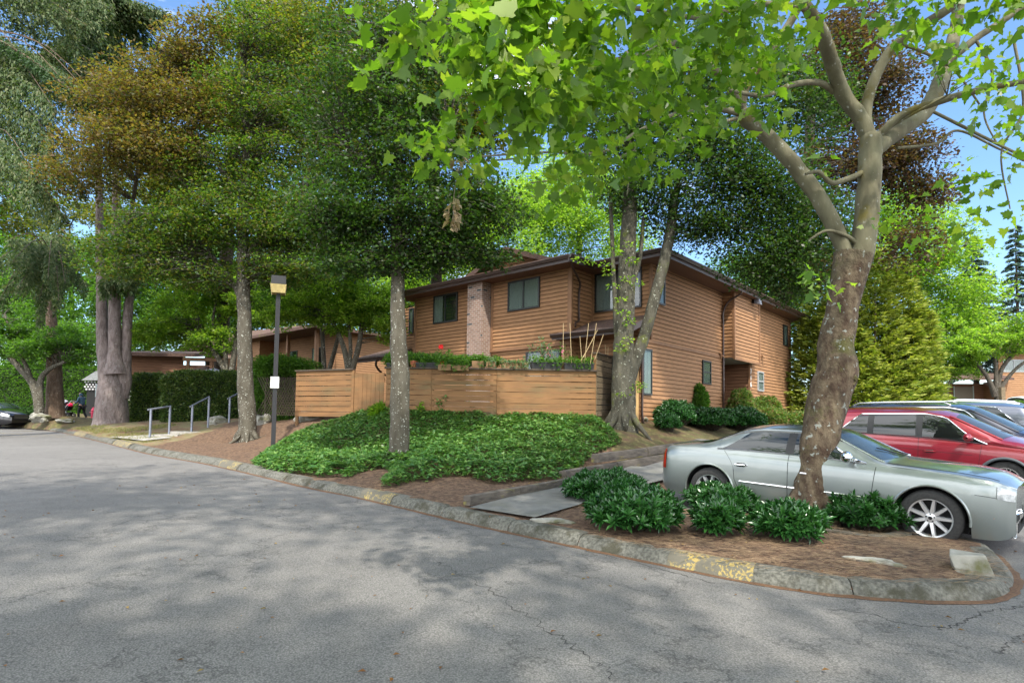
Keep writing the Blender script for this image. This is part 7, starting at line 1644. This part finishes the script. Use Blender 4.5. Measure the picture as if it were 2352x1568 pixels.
# --- ivy
ivp = [flat(Q(*p)) for p in [(580,1066),(610,1040),(660,1010),(740,985),(800,962),(880,950),(960,954),(1050,958),(1140,966),(1220,964),(1300,966),(1380,972),(1404,992),(1430,1020),(1395,1034),(1362,1046),(1330,1075),(1298,1094),(1262,1108),(1200,1108),(1130,1112),(1085,1100),(1010,1098),(985,1110),(950,1108),(905,1118),(880,1122),(878,1108),(905,1090),(880,1078),(842,1082),(800,1100),(770,1096),(740,1100),(700,1092),(640,1086),(600,1078)]]
IA = np.array(ivp); r = np.random.RandomState(9); n_ = 200000; q = np.c_[r.uniform(IA[:,0].min(), IA[:,0].max(), n_), r.uniform(IA[:,1].min(), IA[:,1].max(), n_)]
wob_ = np.array([mnoise.noise(Vector((a*2.2,b_*2.2,0))) for a, b_ in q]); q = q[inside(q, IA)&(wob_ > -.55)]; q = q[:56000]
nz_ = np.array([mnoise.noise(Vector((a*1.5,b_*1.5,3)))+.5*mnoise.noise(Vector((a*4,b_*4,1))) for a, b_ in q]); ed = np.clip(bdist(q, IA)/.35, 0, 1); z = H(q[:,0], q[:,1])+ (.16+.10*nz_)*ed+r.uniform(0,.09,len(q))+.02
dn = np.c_[r.normal(size=len(q))*.25, -.35+r.normal(size=len(q))*.25, np.ones(len(q))]; dr = r.normal(size=(len(q),3))*[1,1,.25]; dr[:,1] -= .5
iv = leaves_at('ivy', np.c_[q,z], dn, .092, LM['lf_ivy'], None, r, asp=.62, up=.5, jitter=.28, fold=.08, shape='ivy', dirs=dr); tag(iv, 'dense glossy ivy covering the bank between the kerb and the board fence', 'ivy', kind='stuff')
for k_, (px, py0, py1) in enumerate([(1013,960,905),(1078,962,915),(1226,966,940),(960,955,930),(1180,968,950),(1300,966,945),(1395,990,965)]):
    base = Q(px, py0); c_ = [(0+.04*i*(1 if i%2 else -1)*.5, -.03, .02+i*.11) for i in range(int((py0-py1)/9))]; o = thing('ivy_sprig', ['ivy shoot climbing the left fence board highest','ivy shoot climbing the fence near the bend','short ivy tuft against the right fence','low ivy tuft beside the lichen trunk','low ivy tuft right of the fence bend','ivy tuft near the right end of the fence','ivy mound at the beech roots'][k_], 'ivy', base, 0, 'ivy shoots at the fence')
    leafcloud('foliage', c_, [(.10,.06,.09)]*len(c_), 26*len(c_), .085, LM['lf_ivy'], o, seed=30+k_, shape='ivy', up=.3); b = MB(); b.tube([Vector((0,0,-.1))]+[Vector(c) for c in c_]+[Vector(c_[-1])+Vector((0,0,.02))], .006, 4); b.build('stem', LM['bk_dark'], o)

# --- laurels
def rosettes(name, centers, axes, n_leaf, size, m_, parent, seed, asp=.30, open_=1.0):
    r = np.random.RandomState(seed); k = len(centers); q = np.repeat(centers, n_leaf, 0); ax = np.repeat(axes, n_leaf, 0); n = len(q)
    ref = np.where(np.abs(ax[:,2:3]) < .9, np.array([[0,0,1.]]), np.array([[1.,0,0]])); u = np.cross(ax, ref); u /= np.linalg.norm(u,axis=1)[:,None]; w = np.cross(ax, u)
    a = np.tile(np.arange(n_leaf)*2.4, k)+np.repeat(r.uniform(0,6,k), n_leaf); th = np.tile(np.linspace(.35, 1.35, n_leaf), k)*open_+r.normal(size=n)*.12
    d = ax*np.cos(th)[:,None]+(u*np.cos(a)[:,None]+w*np.sin(a)[:,None])*np.sin(th)[:,None]; q = q-ax*(np.tile(np.linspace(0,.05,n_leaf),k))[:,None]
    nn = ax-d*(ax*d).sum(1)[:,None]; nn /= np.linalg.norm(nn,axis=1)[:,None]+1e-9; b_ = np.cross(nn, d); s = size*r.uniform(.75,1.2,(n,1))
    S_ = np.array([(0,0,0),(.3,.5,.06),(.65,.42,.06),(1,0,-.10),(.65,-.42,.06),(.3,-.5,.06),(.5,0,-.02)]); V = q[:,None]+d[:,None]*(S_[None,:,0:1]*s[:,None])+b_[:,None]*(S_[None,:,1:2]*s[:,None]*asp)+nn[:,None]*(S_[None,:,2:3]*s[:,None])
    o = np.arange(n)[:,None]*7; F = np.concatenate([o+np.array([[0,6,2,1]]), o+np.array([[6,3,2,2]])[:, :4]*0+o*0+np.array([[6,3,2,2]]) if False else o+np.array([[0,5,4,6]])]); F2 = np.concatenate([o+np.array([[6,3,2]]), o+np.array([[6,4,3]])])
    me = bpy.data.meshes.new(name); me.from_pydata(V.reshape(-1,3).tolist(), [], F.tolist()+F2.tolist()); me.materials.append(m_); me.polygons.foreach_set('use_smooth', [True]*len(me.polygons)); ob = bpy.data.objects.new(name, me); COL.objects.link(ob); ob.parent = parent; return ob
def laurel(lab, px, pbot, wpx_, hpx, seed, size=.125, den=.85, depth=None, lm=None, name='laurel_shrub', cat='shrub', group='laurel shrubs', nl=11, ratio=1.0, asp=.30):
    b0 = Q(px, pbot) if depth is None else at(px, depth); d = b0.y; rx, hh = wpx_/2/FPX*d, hpx/FPX*d; ry = rx*ratio if rx < .9 else .6*ratio
    t = thing(name, lab, cat, b0, 0, group); r = np.random.RandomState(seed); n = int(den*170*(rx*ry+ (rx+ry)/2*hh)/(.105**2)*.0135*6.0)
    n = max(30, n); C_, A_ = [], []; st = MB()
    while len(C_) < n:
        v = r.normal(size=3); v /= np.linalg.norm(v)
        if v[2] < -.25: continue
        k = (r.uniform(.25,1)**.4)*(1+.22*mnoise.noise(Vector((v[0]*2.5+seed,v[1]*2.5,v[2]*2.5))))
        p = np.array([v[0]*rx*k, v[1]*ry*k, hh*.42+v[2]*hh*.55*k]); ax = np.array([v[0]*.8, v[1]*.8, max(.25, v[2])*1.0+.35]); ax += r.normal(size=3)*.18; ax /= np.linalg.norm(ax)
        C_.append(p); A_.append(ax)
        if len(C_)%4 == 0: st.tube([(p[0]*.25,p[1]*.25,-.05), (p[0]*.7,p[1]*.7,p[2]*.55), tuple(p)], .006, 4, False)
    rosettes('foliage', np.array(C_)-np.array(A_)*.03, np.array(A_), nl, size, lm or LM['lf_laurel'], t, seed, asp); st.build('stems', LM['bk_dark'], t); return t
laurel('laurel bush at the left end of the island, behind the largest one', 1392, 1152, 185, 70, 1)
laurel('largest laurel bush near the kerb, second from the left on the island', 1455, 1214, 215, 98, 2)
laurel('smallest laurel bush, standing alone left of the trunk', 1648, 1228, 110, 80, 3)
laurel('low laurel bush in front of the sedan rear wheel', 1662, 1168, 168, 56, 4)
laurel('rounded laurel bush directly in front of the plane tree trunk', 1812, 1238, 158, 80, 5)
laurel('wide laurel bush right of the plane tree trunk by the front wheel', 1995, 1210, 175, 78, 6)
G2 = 'shrubs along the house wall'
laurel('upper dark laurel at the near corner of the long wall', 1550, 985, 95, 62, 11, depth=18.6, size=.11, group=G2)
laurel('small low laurel at the left end of the wall planting', 1535, 1003, 60, 40, 12, depth=17.6, size=.10, group=G2)
laurel('laurel below the small sash window', 1628, 985, 120, 52, 13, depth=20.0, size=.12, group=G2)
laurel('laurel in the middle of the wall planting, below the entry', 1700, 985, 110, 52, 14, depth=21.3, size=.13, group=G2)
laurel('pale leafed laurel to the right in the wall planting', 1765, 985, 110, 50, 15, depth=22.8, size=.14, group=G2, lm=LM['lf_photinia'])
laurel('laurel at the far end of the wall planting beside the plane trunk', 1830, 985, 90, 42, 16, depth=24.3, size=.15, group=G2, lm=LM['lf_photinia'])
laurel('round dark shrub with pale leaves in front of the small sash window', 1602, 985, 52, 92, 17, depth=20.9, size=.12, group=G2, lm=LM['lf_mid'])
laurel('tall photinia with reddish tips in front of the entry', 1705, 985, 62, 88, 18, depth=22.3, size=.13, group=G2, lm=LM['lf_photinia'])
laurel('spreading photinia with pink new growth right of the entry', 1758, 985, 70, 70, 19, depth=23.8, size=.13, group=G2, lm=LM['lf_photinia'])
for k_, (px, d, wp, hp) in enumerate([(1930,27,70,34),(2010,26.5,90,34),(2090,27,80,34),(2140,33,60,28),(2250,35,90,34),(2335,37,60,40)]):
    laurel(['low dark shrub under the cypress, leftmost','low dark shrub under the middle of the cypress','low dark shrub under the right side of the cypress','low shrub left of the dark porch','leafy shrub in front of the far orange house','shrub beside the wooden post behind the bins'][k_], px, 0, wp, hp, 30+k_, depth=d, size=.17, den=.5, group='shrubs beyond the parking lot', lm=LM['lf_mid'])
# low plants at left
laurel('low leafy groundcover under the left hedge by the black car', 60, 0, 140, 34, 41, depth=34.5, size=.16, den=.6, group='low plants on the bank', lm=LM['lf_ivy'], ratio=.8)
laurel('grassy arching tuft beside the gate', 874, 0, 34, 30, 42, depth=17.4, size=.28, den=.5, group='low plants on the bank', lm=LM['lf_lime'], asp=.05)
laurel('young pale green seedling against the left fence panel', 968, 0, 26, 42, 43, depth=17.0, size=.07, den=.18, group='low plants on the bank', lm=LM['lf_lime'])
# --- short grass on the verge
r = np.random.RandomState(4); n_ = 26000; gp_ = np.array([flat(Q(*p)) for p in [(160,985),(250,1004),(330,1018),(400,1010),(470,990),(380,970),(300,985),(215,978)]]); q = np.c_[r.uniform(gp_[:,0].min(), gp_[:,0].max(), n_), r.uniform(gp_[:,1].min(), gp_[:,1].max(), n_)]; q = q[inside(q, gp_)]
wn_ = np.array([mnoise.noise(Vector((a*.7,b_*.7,0))) for a, b_ in q]); q = q[wn_ > -.12]
gr_ = leaves_at('grass', np.c_[q, H(q[:,0],q[:,1])-.01], np.tile([0,0,1.],(len(q),1)), .09, leafmat('thin_grass', [(.16,.17,.05),(.30,.26,.11),(.09,.13,.03)], tmul=1.1), None, r, asp=.12, jitter=.9, up=0, dirs=np.c_[r.normal(size=(len(q),2))*.6, np.ones(len(q))]); tag(gr_, 'thin dry grass on the verge left of the handrails', 'grass', kind='stuff')
